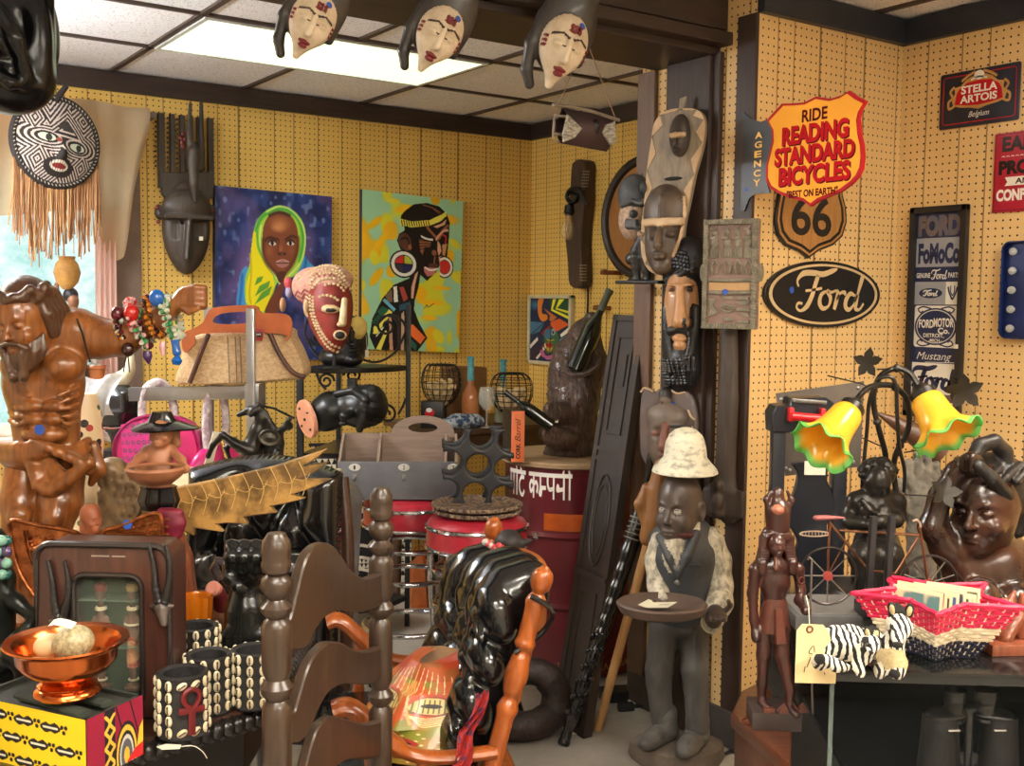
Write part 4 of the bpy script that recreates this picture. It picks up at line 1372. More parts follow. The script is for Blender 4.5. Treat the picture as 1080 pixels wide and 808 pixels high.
s.b.inputs['Roughness'].default_value=.9
tr=s.n('ShaderNodeBsdfTranslucent')
tr.inputs['Color'].default_value=rgba((250,214,182))
mx=s.n('ShaderNodeMixShader')
mx.inputs[0].default_value=.45
s.l(s.b.outputs[0],mx.inputs[1])
s.l(tr.outputs[0],mx.inputs[2])
s.l(mx.outputs[0],s.t.nodes['Material Output'].inputs['Surface'])
t=T('window_valance','rumpled beige cloth valance draped over the window top','curtain',at_y(70,112,4.93),0)
xa,xb=t.q(-60,110).x,t.q(158,120).x
def val(u,v):
 x=xa+(xb-xa)*u
 zt=t.q(70,98).z+.004*math.sin(20*u)-.03*u
 if u>.72:
  g=(u-.72)/.28
  zb=t.q(110,245).z-.12*math.sin(min(1,g*1.4)*PI)+(.0 if g<.5 else(g-.5)*.70)
 else:zb=t.q(60,225).z-.02*math.sin(7*u)
 y=-.015*math.sin(34*u+3*v)*(.3+v)-.018*math.sin(11*u+2*v*v)*v-.05*math.sin(PI*v)*(.4+.6*u)
 return(x-.05*max(0,u-.85)*v*4,y,zt+(zb-zt)*v)
s2=NT('pink_sheer_cloth')
s2.b.inputs['Base Color'].default_value=rgba((238,206,196))
s2.b.inputs['Roughness'].default_value=.9
tr=s2.n('ShaderNodeBsdfTranslucent')
tr.inputs['Color'].default_value=rgba((255,220,208))
mx=s2.n('ShaderNodeMixShader')
mx.inputs[0].default_value=.5
s2.l(s2.b.outputs[0],mx.inputs[1])
s2.l(tr.outputs[0],mx.inputs[2])
s2.l(mx.outputs[0],s2.t.nodes['Material Output'].inputs['Surface'])
s_cloth2=s2.m
vm=MB().grid(val,90,30).bq('cloth',s.m,t.o)
zt=t.q(70,98).z
MB().tube([(xa-.1,.015,zt-.02),(xb-.02,.015,zt-.05)],.012,8).bq('rod',M('taupe_rod',(110,96,84),rough=.5),t.o)
MB().box((xb-.012,.05,zt-.055),(.08,.12,.028),bev=.004).bq('bracket',M('taupe_rod',(110,96,84),rough=.5),t.o)
t=T('sheer_curtain','narrow pinkish sheer curtain hanging at the right side of the window','curtain',at_y(112,300,4.955),0)
xa,xb=t.q(101,300).x,t.q(124,300).x
zt,zb=t.q(112,215).z,t.q(112,462).z
MB().grid(lambda u,v:(xa+(xb-xa)*u,.014*math.sin(26*u+1.5*v),zt+(zb-zt)*v),40,14).bq('cloth',s_cloth2,t.o)
MB().tube([(xa-.02,.0,zt),(xb+.02,.0,zt)],.006,7).bq('hanging_rod',M('taupe_rod',(110,96,84)),t.o)
t=T('yoke_wall_lamp','rough wooden yoke beam lamp with black hook and bare bulb on alcove wall','lamp',at_x(612,236,XA-.004),-PI/2)
z=Z(580,160,5.05)
yo=WOOD('rough_brown_yoke',(84,62,42),(48,34,25),axis=2,rough=.65,bump=.5)
o=[tuple(x)for x in path([VV(p)for p in t.os(z([(178,66),(240,58),(242,180),(240,300),(228,400),(224,500),(226,600),(224,718),(162,712),(152,600),(140,480),(138,380),(150,300),(165,200)]))],None,3,True)]
MB().prism(o,-.075,0,bev=.006).bq('yoke_beam',yo,t.o)
for cx,cy in((190,150),(180,650)):
 mb=MB()
 for i in range(4):
  for j in range(6):
   q=t.q(*z([(cx-18+i*10+(6 if cx==190 else 0)*(j-3)*-.4,cy-45+j*16)])[0],-.076)
   mb.ball(q,(.0045,.003,.0045),6)
 mb.bq('stud_patch',M('steel_stud',(170,160,140),rough=.4,metal=.8),t.o)
pts=path(t.qs(z([(178,250),(170,215),(140,195),(105,205),(90,240),(105,268),(132,262),(142,235),(120,222)]),-.09),None,5)
hk=MB().tube([pts[0]+VV((.01,.02,-.03))]+pts,.011,9).bq('hook',birn,t.o)
c=VV(t.q(*z([(103,262)])[0],-.09))
MB().lathe([(.007,0),(.007,-.015),(.024,-.025),(.026,-.05),(.030,-.062),(.022,-.066),(.022,-.075)],18,c).bq('socket',birn,hk)
MB().lathe([(.016,-.072),(.018,-.09),(.036,-.125),(.044,-.155),(.036,-.185),(.018,-.20),(.0,-.204)],20,c).bq('bulb',GLASS('amber_bulb_glass',(255,226,170),.02,.28),t.o)
mb=MB().tube([c+VV(p)for p in((-.01,0,-.08),(-.018,0,-.15),(0,-.006,-.19),(.018,0,-.15),(.01,0,-.08))],.0016,5)
mb.lathe([(.006,-.07),(.005,-.12),(0,-.125)],8,c)
mb.bq('filament',M('brass_filament',(206,150,70),rough=.3,metal=.8),t.o)
MB().tube(t.qs([(620,302),(620,318),(619,340)],-.02),.006,7).bq('cord',birn,t.o)
t=T('barrel_head_sign','oval brown barrel head sign lettered WINE with dark rim on alcove wall','sign',at_x(684,230,XA-.004),-PI/2)
rx=t.q(684,230).x-t.q(640.5,235).x
rz=(t.q(684,165).z-t.q(684,295).z)/2
MB().prism(oval(0,0,rx*.95,rz*.95),-.02,0).bq('board',WOOD('honey_barrel_oak',(168,116,62),(146,96,48),axis=2,rough=.45),t.o)
MB().tube([(p[0],-.02,p[1])for p in oval(0,0,rx*.96,rz*.96,60)],.026,8,closed=True,flat=.9).bq('rim',M('dark_barrel_rim',(54,42,34),(40,32,28),rough=.5,bump=.2),t.o)
mb=MB()
q=t.q(656,247,-.02)
letters(mb,'WINE',(q.x,q.z-.012,q.x+.19,q.z+.03),-.0212,bold=.01)
ribbon(mb,[(q.x+.01,q.z+.15),(q.x+.08,q.z+.19),(q.x+.16,q.z+.15)],.006,-.0212)
mb.bq('lettering',M('burnt_lettering',(92,58,34),rough=.6),t.o)
t=T('bird_mask','grey and cream bird faced mask hanging over the oval barrel head','mask',at_x(671,232,2.50),-PI/2+.35)
z=Z(640,190,7.34)
C=lambda x,y,dy=0.:tuple(t.q(*z([(x,y)])[0],dy))
k7=t.k/7.34*1.3
S=SD(.006)
S.ell(C(215,110,.0),(105*k7,.05,120*k7),1).ell(C(205,300,0),(92*k7,.045,130*k7),0,.004)
S.cn([C(118,200,-.035),C(190,160,-.052),C(265,180,-.045),C(300,150,-.03)],.008,1,.003)
S.ell(C(205,262,-.045),(24*k7,.016,24*k7),1,.002).ell(C(205,262,-.06),(11*k7,.008,11*k7),1,.002)
S.box(C(192,340,-.045),(40*k7,.012,27*k7),.003,1,.002)
S.ell(C(262,375,-.03),(26*k7,.03,20*k7),1,.004).ell(C(280,420,-.03),(30*k7,.03,20*k7),0,.006)
S.ell(C(295,60,-.04),(22*k7,.03,40*k7),1,.004)
S.mesh('mask_face',[M('speckled_cream_paint',(196,168,146),(142,116,98),rough=.7,scale=80,bump=.3),M('slate_mask_paint',(74,76,78),(54,55,58),rough=.55,scale=30,bump=.4)],t.o,.003)
S=SD(.006)
S.cn([C(275,440),C(235,520),C(225,600)],[.018,.014,.018]).cn([C(225,600),C(230,680),C(235,760)],[.022,.016,.012]).cn([C(235,765),C(180,780)],[.012,.010])
S.cn([C(300,470),C(305,600),C(310,690),C(315,765)],[.022,.024,.018,.013]).cn([C(315,770),C(270,785)],[.012,.010])
S.cn([C(240,500),C(205,540),C(200,600)],[.012,.010,.009]).ell(C(185,610),(.020,.018,.022))
S.box(C(260,790),(.085,.03,.006),.003)
S.mesh('figure',M('ebonised_wood',(34,31,30),(24,22,22),rough=.4,bump=.2),t.o,.003)
MB().tube([C(280,10,.0),C(270,-60,.01)],.002,5).bq('cord',M('tan_cord',(150,120,96)),t.o)
pegm=WOOD('reddish_peg_wood',(142,84,48),(112,62,34),axis=0,rough=.45)
for i,(px,py,ln,lab)in enumerate(((656,288,.13,'short brown wooden peg shelf under the oval barrel head'),(643,325,.10,'short brown wooden peg below the yoke lamp'),(645,377,.05,'stub of brown wooden peg beside the dark carved door'))):
 p=at_x(px,py,XA)
 t=T('wooden_peg',lab,'peg',p,-PI/2,'wooden pegs on alcove wall')
 MB().box((-.002,-ln/2,0),(.03,ln,.022),bev=.004).bq('peg_bar',pegm,t.o)
 MB().lathe([(.006,0),(.006,.012)],8,(-.002,.0,0),axis=(0,-1,0)).bq('wall_mount',pegm,t.o)
 MB().lathe([(.016,0),(.018,.006),(.014,.014),(0,.017)],12,(-.002,-ln+.014,.0),axis=(0,0,1)).bq('knob',pegm,t.o)
greyw=M('ashy_grey_wood',(152,136,114),(104,92,78),rough=.6,scale=26,stretch=(2,2,.6),bump=.35,lo=.3,hi=.75)
warmw=M('scorched_brown_wood',(96,78,62),(62,50,42),rough=.45,scale=14,bump=.2)
palew=M('pale_scalloped_wood',(206,176,140),(186,154,118),rough=.6,scale=20,bump=.2)
t=T('long_shield_mask','tall grey shield shaped mask with a large and a small face on the post','mask',at_x(710,205,2.525),-PI/2+.30)
z=Z(660,80,2.378)
C=lambda x,y,dy=0.:VV(t.q(*z([(x,y)])[0],dy))
outl=t.os(z([(152,84),(182,86),(200,100),(206,130),(198,185),(180,250),(168,310),(155,370),(146,430),(122,478),(88,497),(62,482),(48,440),(48,380),(56,310),(62,240),(72,170),(82,118),(112,90)]))
oo=[tuple(p)for p in path(outl,None,4,True)]
MB().prism(oo,-.022,.004,bev=.006).bq('board',greyw,t.o)
mb=MB()
ct=C(128,280)
for i in range(0,len(oo)-5,5):
 seg=[VV(p)for p in oo[i:i+6]]
 mid=seg[0].lerp(seg[-1],.5)
 inn=mid+(VV((ct.x,mid.y))-mid).normalized()*.026
 o2=[tuple(p)for p in seg]+[tuple(seg[-1].lerp(inn,.7)),tuple(inn),tuple(seg[0].lerp(inn,.7))]
 mb.prism(o2,-.0245,-.015)
mb.bq('scalloped_edge',palew,t.o)
kx=t.k/2.378*1.18
S=SD(.008)
c=C(92,390,-.02)
S.ell(C(98,345,-.03),(50*kx,.045,62*kx),0).ell(C(94,415,-.03),(42*kx,.05,72*kx),0,.02)
S.box(C(94,367,-.074),(47*kx,.012,8*kx),.004,1,.004)
S.cap(C(86,378,-.075),C(80,425,-.105),.010,.016,0,.008)
S.ell(C(112,395,-.085),(20*kx,.02,15*kx),0,.01,'-').ell(C(66,395,-.085),(14*kx,.02,15*kx),0,.01,'-')
S.ell(C(110,397,-.062),(13*kx,.012,8*kx),0,.003)
S.ell(C(84,446,-.076),(17*kx,.016,6*kx),0,.004).ell(C(84,455,-.074),(15*kx,.016,6*kx),0,.004)
S.ell(C(90,478,-.05),(22*kx,.03,16*kx),0,.012)
S.cn([C(146,305,-.03),C(148,350,-.045),C(138,400,-.05),C(120,455,-.05)],.006,1,.003).cn([C(88,300,-.07),C(86,330,-.078),C(86,360,-.08)],.005,0,.004)
S.mesh('large_face',[warmw,palew],t.o,.003)
S=SD(.006)
S.ell(C(137,150,-.022),(24*kx,.035,45*kx),0).box(C(130,148,-.06),(18*kx,.010,5*kx),.003,1,.003).cap(C(124,150,-.056),C(122,172,-.07),.006,.009,0,.006)
S.ell(C(126,184,-.052),(9*kx,.01,4*kx),0,.003).ell(C(138,160,-.06),(8*kx,.01,6*kx),0,.005,'-')
S.mesh('small_face',[M('dark_small_face',(70,58,50),(52,44,38),rough=.5),palew],t.o,.003)
S=SD(.003)
S.ell(C(119,258,-.022),(23*kx,.006,4.5*kx),0)
S.mesh('mouth_slit',M('black_slit',(18,16,15),rough=.9),t.o,.0025)
MB().prism(t.os(z([(139,58),(155,52),(150,90),(136,90)])),-.012,.0,bev=.002).bq('hanging_tab',greyw,t.o)
t=T('bearded_mask','long carved bearded mask with tan face and black braided hair on the post','mask',at_x(720,340,2.545),-PI/2+.25)
z=Z(680,260,5.05)
C=lambda x,y,dy=0.:VV(t.q(*z([(x,y)])[0],dy))
kx=t.k/5.05*1.14
blk=M('black_braid_wood',(36,35,36),(22,21,22),rough=.4,scale=30,bump=.6,bscale=60)
tanf=WOOD('warm_tan_face_wood',(196,148,102),(172,122,80),axis=2,rough=.4,bump=.1,coat=.2)
S=SD(.008)
S.ell(C(196,400,0),(106*kx,.04,350*kx),1).ell(C(200,640,-.01),(96*kx,.045,120*kx),1,.02).ell(C(240,70,-.01),(90*kx,.05,110*kx),1,.02)
S.ell(C(194,330,-.022),(86*kx,.045,200*kx),0,.004)
S.box(C(194,208,-.070),(66*kx,.012,8*kx),.004,0,.006)
for sx in(-1,1):
 S.ell(C(194+sx*48,232,-.075),(30*kx,.018,18*kx),0,.008,'-').ell(C(194+sx*48,232,-.056),(17*kx,.010,9*kx),2,.002)
 S.ell(C(190+sx*26,408,-.085),(18*kx,.018,22*kx),0,.006)
 S.cn([C(194+sx*80,330,-.045),C(194+sx*76,440,-.05),C(194+sx*50,560,-.055)],.014,1,.006)
S.cap(C(190,220,-.072),C(186,400,-.098),.014,.022,0,.008)
S.cn([C(140,450,-.062),C(186,440,-.072),C(240,452,-.062)],.014,1,.005)
S.ell(C(186,490,-.07),(38*kx,.018,20*kx),0,.003).ell(C(186,525,-.07),(34*kx,.018,20*kx),0,.003)
S.ell(C(190,600,-.055),(70*kx,.03,60*kx),1,.01)
for i in range(6):
 S.cn([C(130+i*26,590,-.068),C(134+i*25,660,-.066),C(140+i*22,730,-.045)],.007,1,.003)
for i in range(4):
 S.cn([C(110,120+i*30,-.03),C(170+i*20,70+i*18,-.055),C(260,60+i*26,-.045)],.008,1,.003)
hd_=S.mesh('carved_head',[tanf,blk,M('dark_eye_stain',(88,56,42),rough=.4)],t.o,.003)
from mathutils.bvhtree import BVHTree
bvb=BVHTree.FromPolygons([v.co for v in hd_.data.vertices],[tuple(p.vertices)for p in hd_.data.polygons])
rows=[[(296,180),(300,330),(296,480),(286,600)]]
rows+=[[(120+i*24,600),(128+i*23,660),(140+i*20,735)]for i in range(7)]
rows+=[[(130+i*6,150-i*22),(200,110-i*20),(290-i*4,130-i*22)]for i in range(5)]
for rw_ in rows:
 mb=MB()
 P_=path([VV(p)for p in rw_],None,10)
 acc=9
 for a_,b_ in zip(P_[:-1],P_[1:]):
  acc+=(b_-a_).length
  if acc<11:continue
  acc=0
  c_=C(b_[0],b_[1])
  h_=bvb.ray_cast(VV((c_.x,-1,c_.z)),VV((0,1,0)))
  if h_[0]is not None:mb.ball(h_[0],(.0085,.006,.0075),7)
 if mb.v:mb.bq('hair_braid',M('glossy_black_braid',(30,30,33),(20,20,22),rough=.3,coat=.3),t.o)
t=T('relief_panel','grey green carved wooden panel with rows of little figures beside corner post','carving',at_x(771,290,2.515),-PI/2+.42)
z=Z(735,225,6.21)
C=lambda x,y,dy=0.:VV(t.q(*z([(x,y)])[0],dy))
O=lambda pts:t.os(z(pts))
grn=M('grey_green_wash',(142,132,112),(104,98,84),rough=.7,scale=40,bump=.35)
mau=M('mauve_wash',(150,120,108),(124,100,92),rough=.7,scale=16,bump=.25)
a,b=C(44,752),C(415,35)
MB().box(((a.x+b.x)/2,0,(a.z+b.z)/2),(b.x-a.x,.022,b.z-a.z),bev=.003).bq('board',mau,t.o)
fr=MB()
w_,h_=b.x-a.x,b.z-a.z
for i in range(40):
 f=(i+.5)/40
 for p,s_ in(((a.x+.008,a.z+h_*f),(.017,.018,h_/46)),((b.x-.008,a.z+h_*f),(.017,.018,h_/46))):fr.box((p[0],-.014,p[1]),s_,rot_e(y=.35),.002)
for i in range(22):
 f=(i+.5)/22
 for zz2 in(a.z+.008,b.z-.008):fr.box((a.x+w_*f,-.014,zz2),(w_/25,.018,.017),rot_e(y=.35),.002)
fr.bq('border',grn,t.o)
mb=MB()
for cx in(118,198,268,338):
 mb.ball(C(cx,130,-.013),(.010,.008,.012),10)
 mb.prism(O([(cx-26,92),(cx-5,102),(cx+25,88),(cx+8,112),(cx-12,112)]),-.018,-.01)
 mb.prism(O([(cx-28,160),(cx+28,150),(cx+14,175),(cx-14,175)]),-.020,-.01,bev=.001)
 mb.ball(C(cx,195,-.012),(.013,.008,.020),10)
 for q in range(5):mb.tube([C(cx-20+q*10,225,-.014),C(cx-26+q*13,292,-.013)],.0035,6)
 for s_ in(-1,1):mb.tube([C(cx,308,-.014),C(cx+s_*26,345,-.015),C(cx+s_*12,400,-.013)],.0042,6)
for y_ in(438,520):mb.tube([C(82,y_,-.014),C(220,y_+3,-.016),C(360,y_,-.014)],.006,7)
for x0,x1,y_ in((180,245,553),(270,352,556),(180,248,692),(275,352,706),(270,372,628)):mb.box((C((x0+x1)/2,y_).x,-.013,C(10,y_).z),(abs(C(x1,y_).x-C(x0,y_).x),.010,.010),bev=.002)
ov=t.os(z([(165,620),(195,600),(225,605),(258,622),(230,645),(195,642)]))
mb.tube([(p[0],-.014,p[1])for p in path(ov,None,3,True)],.0035,6,closed=True)
for q in range(4):mb.ball(C(190+q*14,622,-.012),.004,6)
for s_ in(-1,1):mb.prism(O([(80,560),(140,560),(115,600),(150,650),(80,680),(100,620)]),-.016,-.01)
mb.prism(O([(265,580),(365,572),(340,600),(280,600)]),-.016,-.01)
mb.prism(O([(265,655),(340,655),(368,684),(300,668)]),-.016,-.01)
mb.bq('carved_relief',grn,t.o)
tb=C(222,478)
MB().box((tb.x,-.0115,tb.z),(w_*.76,.003,h_*.075)).bq('plain_tan_band',M('tan_band_paint',(196,158,110),(180,142,96),rough=.7),t.o)
MB().prism([(p[0],p[1])for p in oval(a.x-.004,C(0,390).z,.01,.028,12)],-.01,.01).bq('side_lug',grn,t.o)
MB().prism([(p[0],p[1])for p in oval(b.x+.004,C(0,390).z,.01,.028,12)],-.01,.01).bq('side_lug',grn,t.o)
q=C(202,516)
sticker(t.o,(q.x,-.023,q.z),.009)
t=T('brown_shield_mask','brown and slate shield mask with blue sticker behind the carved waiter','mask',at_x(708,460,2.535),-PI/2+.30)
z=Z(670,400,6.733)
C=lambda x,y,dy=0.:VV(t.q(*z([(x,y)])[0],dy))
kx=t.k/6.733*1.18
slate=M('slate_brown_mask',(112,92,82),(84,76,76),rough=.5,scale=9,bump=.2)
o=[tuple(p)for p in path(t.os(z([(90,55),(150,85),(200,62),(300,62),(370,75),(420,130),(445,220),(455,340),(430,500),(340,640),(220,700),(120,640),(60,540),(48,420),(48,250),(60,110)])),None,4,True)]
MB().prism(o,-.02,.004,bev=.006).bq('board',slate,t.o)
S=SD(.008)
S.ell(C(225,270,-.03),(140*kx,.04,80*kx),0).ell(C(225,420,-.025),(125*kx,.05,210*kx),0,.02)
S.cap(C(210,330,-.075),C(200,480,-.10),.012,.02,1,.008)
for sx in(-1,1):
 S.ell(C(215+sx*68,380,-.08),(48*kx,.02,34*kx),0,.01,'-').ell(C(215+sx*65,385,-.06),(34*kx,.012,18*kx),1,.003)
S.cn([C(95,320,-.045),C(220,328,-.072),C(350,335,-.045)],.005,2,.002)
S.cn([C(100,400,-.05),C(140,440,-.06),C(190,430,-.075)],.006,1,.003)
S.ell(C(215,540,-.07),(50*kx,.02,20*kx),1,.004)
S.ell(C(218,110,-.022),(38*kx,.03,50*kx),2,.004).ell(C(216,150,-.03),(30*kx,.03,30*kx),0,.004)
S.mesh('carved_face',[M('grey_brown_face',(112,96,84),(88,76,68),rough=.5,bump=.2),M('red_brown_stain',(116,70,54),rough=.5),M('dark_mask_line',(48,42,40),rough=.5)],t.o,.003)
q=C(290,180)
sticker(t.o,(q.x,-.0235,q.z),.012)
mb=MB()
for pts in([(280,75),(320,100),(375,85)],[(395,215),(415,260),(442,285)],[(425,330),(430,370),(455,360)],[(60,90),(90,60),(150,85)]):
 mb.tube([VV((p.x,-.02,p.z))for p in path([C(*q)for q in pts],None,4)],.004,6)
mb.bq('pale_scallops',palew,t.o)
t=T('carved_paddle','long dark wooden paddle with carved figure on its blade on corner post','carving',at_x(762,470,2.56),-PI/2+.3)
S=SD(.006)
C=lambda px,py,dy=0.:VV(t.q(px,py,dy))
S.cn([C(769,350),C(768,420),C(765,500)],[.030,.036,.036],flat=(1,1.6,1)).cn([C(765,500),C(764,516)],[.036,.045],flat=(1,1.6,1))
S.ell(C(755,528),(.055,.018,.060)).ell(C(769,534),(.045,.018,.062)).box(C(764,530),(.075,.014,.045),.01)
S.cn([C(757,515,-.02),C(757,540,-.02)],[.018,.022]).ell(C(757,512,-.03),(.017,.016,.020)).ell(C(757,530,-.032),(.022,.014,.026))
S.mesh('paddle_body',dark_old,t.o,.004)
chrome=M('chrome',(214,214,218),(196,196,202),rough=.12,metal=1)
drum_red=M('maroon_drum_paint',(112,34,44),(92,24,34),rough=.3,scale=5,bump=.05,coat=.25)
rim_tan=WOOD('worn_drum_top_wood',(170,142,108),(134,106,78),axis=0,rough=.6,bump=.3)
pd=at(603,487,4.42)
t=T('painted_drum','tall maroon oil drum with white hindi lettering and an orange patch','drum',(pd.x,pd.y,0),FACE)
DR,DH=.278,.848
MB().lathe([(DR-.02,.0),(DR,.01),(DR,.025),(DR-.008,.035),(DR-.008,.27),(DR+.006,.285),(DR-.008,.30),(DR-.008,.545),(DR+.006,.56),(DR-.008,.575),(DR-.008,DH-.03),(DR,DH-.02)],64).bq('barrel',drum_red,t.o)
MB().lathe([(DR,DH-.025),(DR+.012,DH-.02),(DR+.014,DH-.006),(DR+.008,DH),(0,DH)],64).bq('top',rim_tan,t.o)
gold_l=M('gold_trim_paint',(186,146,84),(150,110,56),rough=.5)
mb=MB()
for i in range(64):
 w=-PI+i*2*PI/64
 p=VV((DR*math.cos(w),DR*math.sin(w),.05))
 tn=VV((-math.sin(w),math.cos(w),0))
 mb.tube([p+tn*-.010+VV((0,0,-.012)),p+VV((0,0,.012)),p+tn*.010+VV((0,0,-.012))],.0028,5)
 if i%2==0:mb.ball(p+VV((0,0,.02)),.004,6)
mb.bq('gold_band',gold_l,t.o)
mb=MB()
gl_={'ka':[[(.55,1),(.55,0)],[(.55,.55),(.30,.70),(.10,.50),(.25,.26),(.55,.45)],[(.55,.55),(.85,.66),(1.0,.45),(.90,.22)]],'hm':[[(.15,1),(.15,.40),(.05,.22),(.22,.16),(.30,.40)],[(.15,.45),(.75,.45)]],'pa':[[(.15,1),(.15,.60),(.35,.40),(.75,.46)],[(.75,1),(.75,0)]],'na':[[(.28,.45),(.14,.58),(.10,.40),(.28,.40),(.75,.45)],[(.75,1),(.75,0)]],'ii':[[(.3,1),(.3,0)],[(-.35,1),(-.2,1.3),(.12,1.3),(.3,1)]],'tt':[[(.5,1),(.5,.78)],[(.85,.78),(.40,.76),(.15,.48),(.30,.15),(.65,.05),(.88,.25)],[(.45,1.02),(.30,1.25),(.55,1.38),(.78,1.2)]],'oo':[[(.3,1),(.3,0)],[(.3,1),(.12,1.28),(-.15,1.36)]]}
XC=0.
for wd,gap in((('pa','oo','tt'),.45),(('ka','hm','pa','na','ii'),0)):
 x0=XC
 for gname in wd:
  for st in gl_[gname]:ribbon(mb,[(XC+a,b)for a,b in st],.17,0,n=4)
  XC+={'ka':1.15,'hm':.78,'pa':1.0,'na':1.0,'ii':.55,'tt':1.05,'oo':.55}[gname]
 ribbon(mb,[(x0-.05,.98),(XC+.0,.98)],.17,0,n=30)
 XC+=gap
L=t.q(540,515,-DR).x
Rr=t.q(608,515,-DR).x
zb_,zt_=t.q(575,528,-DR).z,t.q(575,502,-DR).z
sc_=(math.asin(min(.99,Rr/DR))-math.asin(max(-.99,L/DR)))/XC
def onto_drum(mb,a0,sx,z0,sz,off=.0012):
 for v in mb.v:
  w=a0+v.x*sx
  v.x,v.y,v.z=(DR-.008+off)*math.sin(w),-(DR-.008+off)*math.cos(w),z0+v.z*sz
onto_drum(mb,math.asin(max(-.99,L/DR))-.10,sc_*1.04,zb_,(zt_-zb_))
mb.bq('lettering',white_p,t.o,False)
mb=MB()
a0=math.asin(max(-.99,t.q(573,550,-DR).x/DR))
zz0,zz1=t.q(575,561,-DR).z,t.q(575,543,-DR).z
mb.grid(lambda u,v:(u,0,v),14,4)
onto_drum(mb,a0,.62,zz0,zz1-zz0)
mb.bq('orange_patch',M('orange_drum_paint',(196,92,28),(170,72,18),rough=.35),t.o)
for a_,z_ in((-.55,.56),(-.50,.30)):
 MB().lathe([(.014,0),(.014,.006),(.007,.008),(0,.006)],16,((DR-.004)*math.sin(a_),-(DR-.004)*math.cos(a_),z_),axis=(math.sin(a_),-math.cos(a_),0)).bq('bung',chrome,t.o)
pb=at(604,481,4.40)
t=T('animal_bottle_holder','dark brown carved furry animal bottle holder standing on the drum','statue',(pb.x,pb.y,DH+.001),FACE)
fur=M('dark_carved_fur',(92,66,54),(36,26,22),rough=.35,scale=95,stretch=(1.6,1.6,.32),bump=1.,bscale=110,bdist=.010,coat=.2,lo=.4,hi=.6)
z=Z(500,300,4.04)
C=lambda x,y,dy=0.:VV(t.q(*z([(x,y)])[0],dy))
kx=t.k/4.04
z0=C(400,738).z
S=SD(.02)
S.cn([C(405,720),C(420,600),C(430,480),C(445,400)],[105*kx,100*kx,104*kx,94*kx]).cn([C(445,400),C(440,300),C(470,210),C(500,150)],[94*kx,88*kx,60*kx,34*kx])
S.cn([C(390,300),C(380,380),C(370,470)],[55*kx,62*kx,60*kx]).cn([C(340,735),C(380,700)],[40*kx,60*kx])
S.cn([C(520,240),C(530,320),C(520,400)],[24*kx,34*kx,44*kx])
S.cn([C(425,560,-.05),C(350,545,-.13),C(330,530,-.15)],[55*kx,44*kx,34*kx],0,.012).cn([C(400,660,-.08),C(340,650,-.14),C(310,635,-.16)],[50*kx,46*kx,34*kx],0,.012)
for i in range(4):
 S.cn([C(345,505+i*20,-.16),C(312,515+i*16,-.185)],[15*kx,12*kx],0,.004)
 S.cn([C(335,615+i*22,-.165),C(300,612+i*16,-.19)],[15*kx,11*kx],0,.004)
S.ell(C(465,330,-.14),(64*kx,.10,72*kx),0,.02,'-')
S.box((C(400,738).x,0,-.20),(.4,.4,.2),.002,0,.002,'-')
ph=lambda x,y,z:.0042*np.sin(150*(x+.4*y)+5*np.sin(40*z+21*x))*np.clip(np.sin(70*z+45*x),-.2,1)
S.mesh('body',fur,t.o,.0055,bump=ph,smooth=1)
lp=MB().tube(path([C(395,330,-.11),C(400,380,-.15),C(455,385,-.165),C(520,355,-.13),C(530,310,-.09),C(500,270,-.08)],None,5),.010,8).bq('pouch_lip',fur,t.o)
q=C(352,583,-.20)
MB().box((q.x,-.165,q.z),(.014,.003,.02)).bq('price_tag',paper,t.o)
bott=M('dark_bottle_glass',(20,26,20),(14,18,14),rough=.08,coat=.5)
foil=M('black_foil',(30,30,34),(22,22,26),rough=.3)
def bottle(name,lab,base,tip,r,mglass,mfoil,group=None,foilfrac=.26,label=None):
 base,tip=VV(base),VV(tip)
 L_=(tip-base).length
 tt=T(name,lab,'bottle',base,0,group)
 tt.o.rotation_mode='QUATERNION'
 tt.o.rotation_quaternion=VV((0,0,1)).rotation_difference(tip-base)
 sh=1-foilfrac-.12
 MB().lathe([(0,0),(r*.9,0),(r,.012*L_),(r,sh*.72*L_),(r*.94,sh*.85*L_),(r*.62,sh*L_),(r*.40,(sh+.06)*L_),(r*.36,(1-foilfrac)*L_),(r*.35,L_*.97),(r*.40,L_*.975),(r*.40,L_),(0,L_)],28).bq('glass_body',mglass,tt.o)
 MB().lathe([(r*.385,(1-foilfrac)*L_),(r*.375,L_*.955),(r*.43,L_*.96),(r*.43,L_*1.003),(0,L_*1.004)],24).bq('foil',mfoil,tt.o)
 if label:
  MB().lathe([(r*1.006,sh*.18*L_),(r*1.006,sh*.62*L_)],28).bq('label_band',label,tt.o)
 return tt
W_=lambda tt,v:tt.loc+tt.R@VV(v)
bottle('wine_bottle','dark green bottle slotted upright in the animal holder, neck pointing up right',W_(t,C(425,370,-.11)),W_(t,C(578,25,-.04)),42*kx,bott,M('grey_green_foil',(92,100,84),(60,66,56),rough=.35,bump=.3),'dark bottles in animal holder')
bottle('wine_bottle','dark bottle held slanting left in the animal holder paws',W_(t,C(330,605,-.20)),W_(t,C(130,458,-.20)),27*kx,bott,foil,'dark bottles in animal holder')
pt_=at(500,452,5.05)
t=T('display_table','low dark display table against alcove back wall under the cork cages','table',(pt_.x,pt_.y,0),0)
TZ=1.45-(450-322)/FPX*5.05
tw=WOOD('dark_table_wood',(92,66,46),(62,44,32),axis=0,rough=.45)
tx0,tx1,ty0,ty1=-.24,.62,-.10,.44
MB().box(((tx0+tx1)/2,(ty0+ty1)/2,TZ-.015),(tx1-tx0,ty1-ty0,.03),bev=.005).bq('table_top',tw,t.o)
MB().box(((tx0+tx1)/2,(ty0+ty1)/2,TZ-.075),(tx1-tx0-.06,ty1-ty0-.06,.09)).bq('apron',tw,t.o)
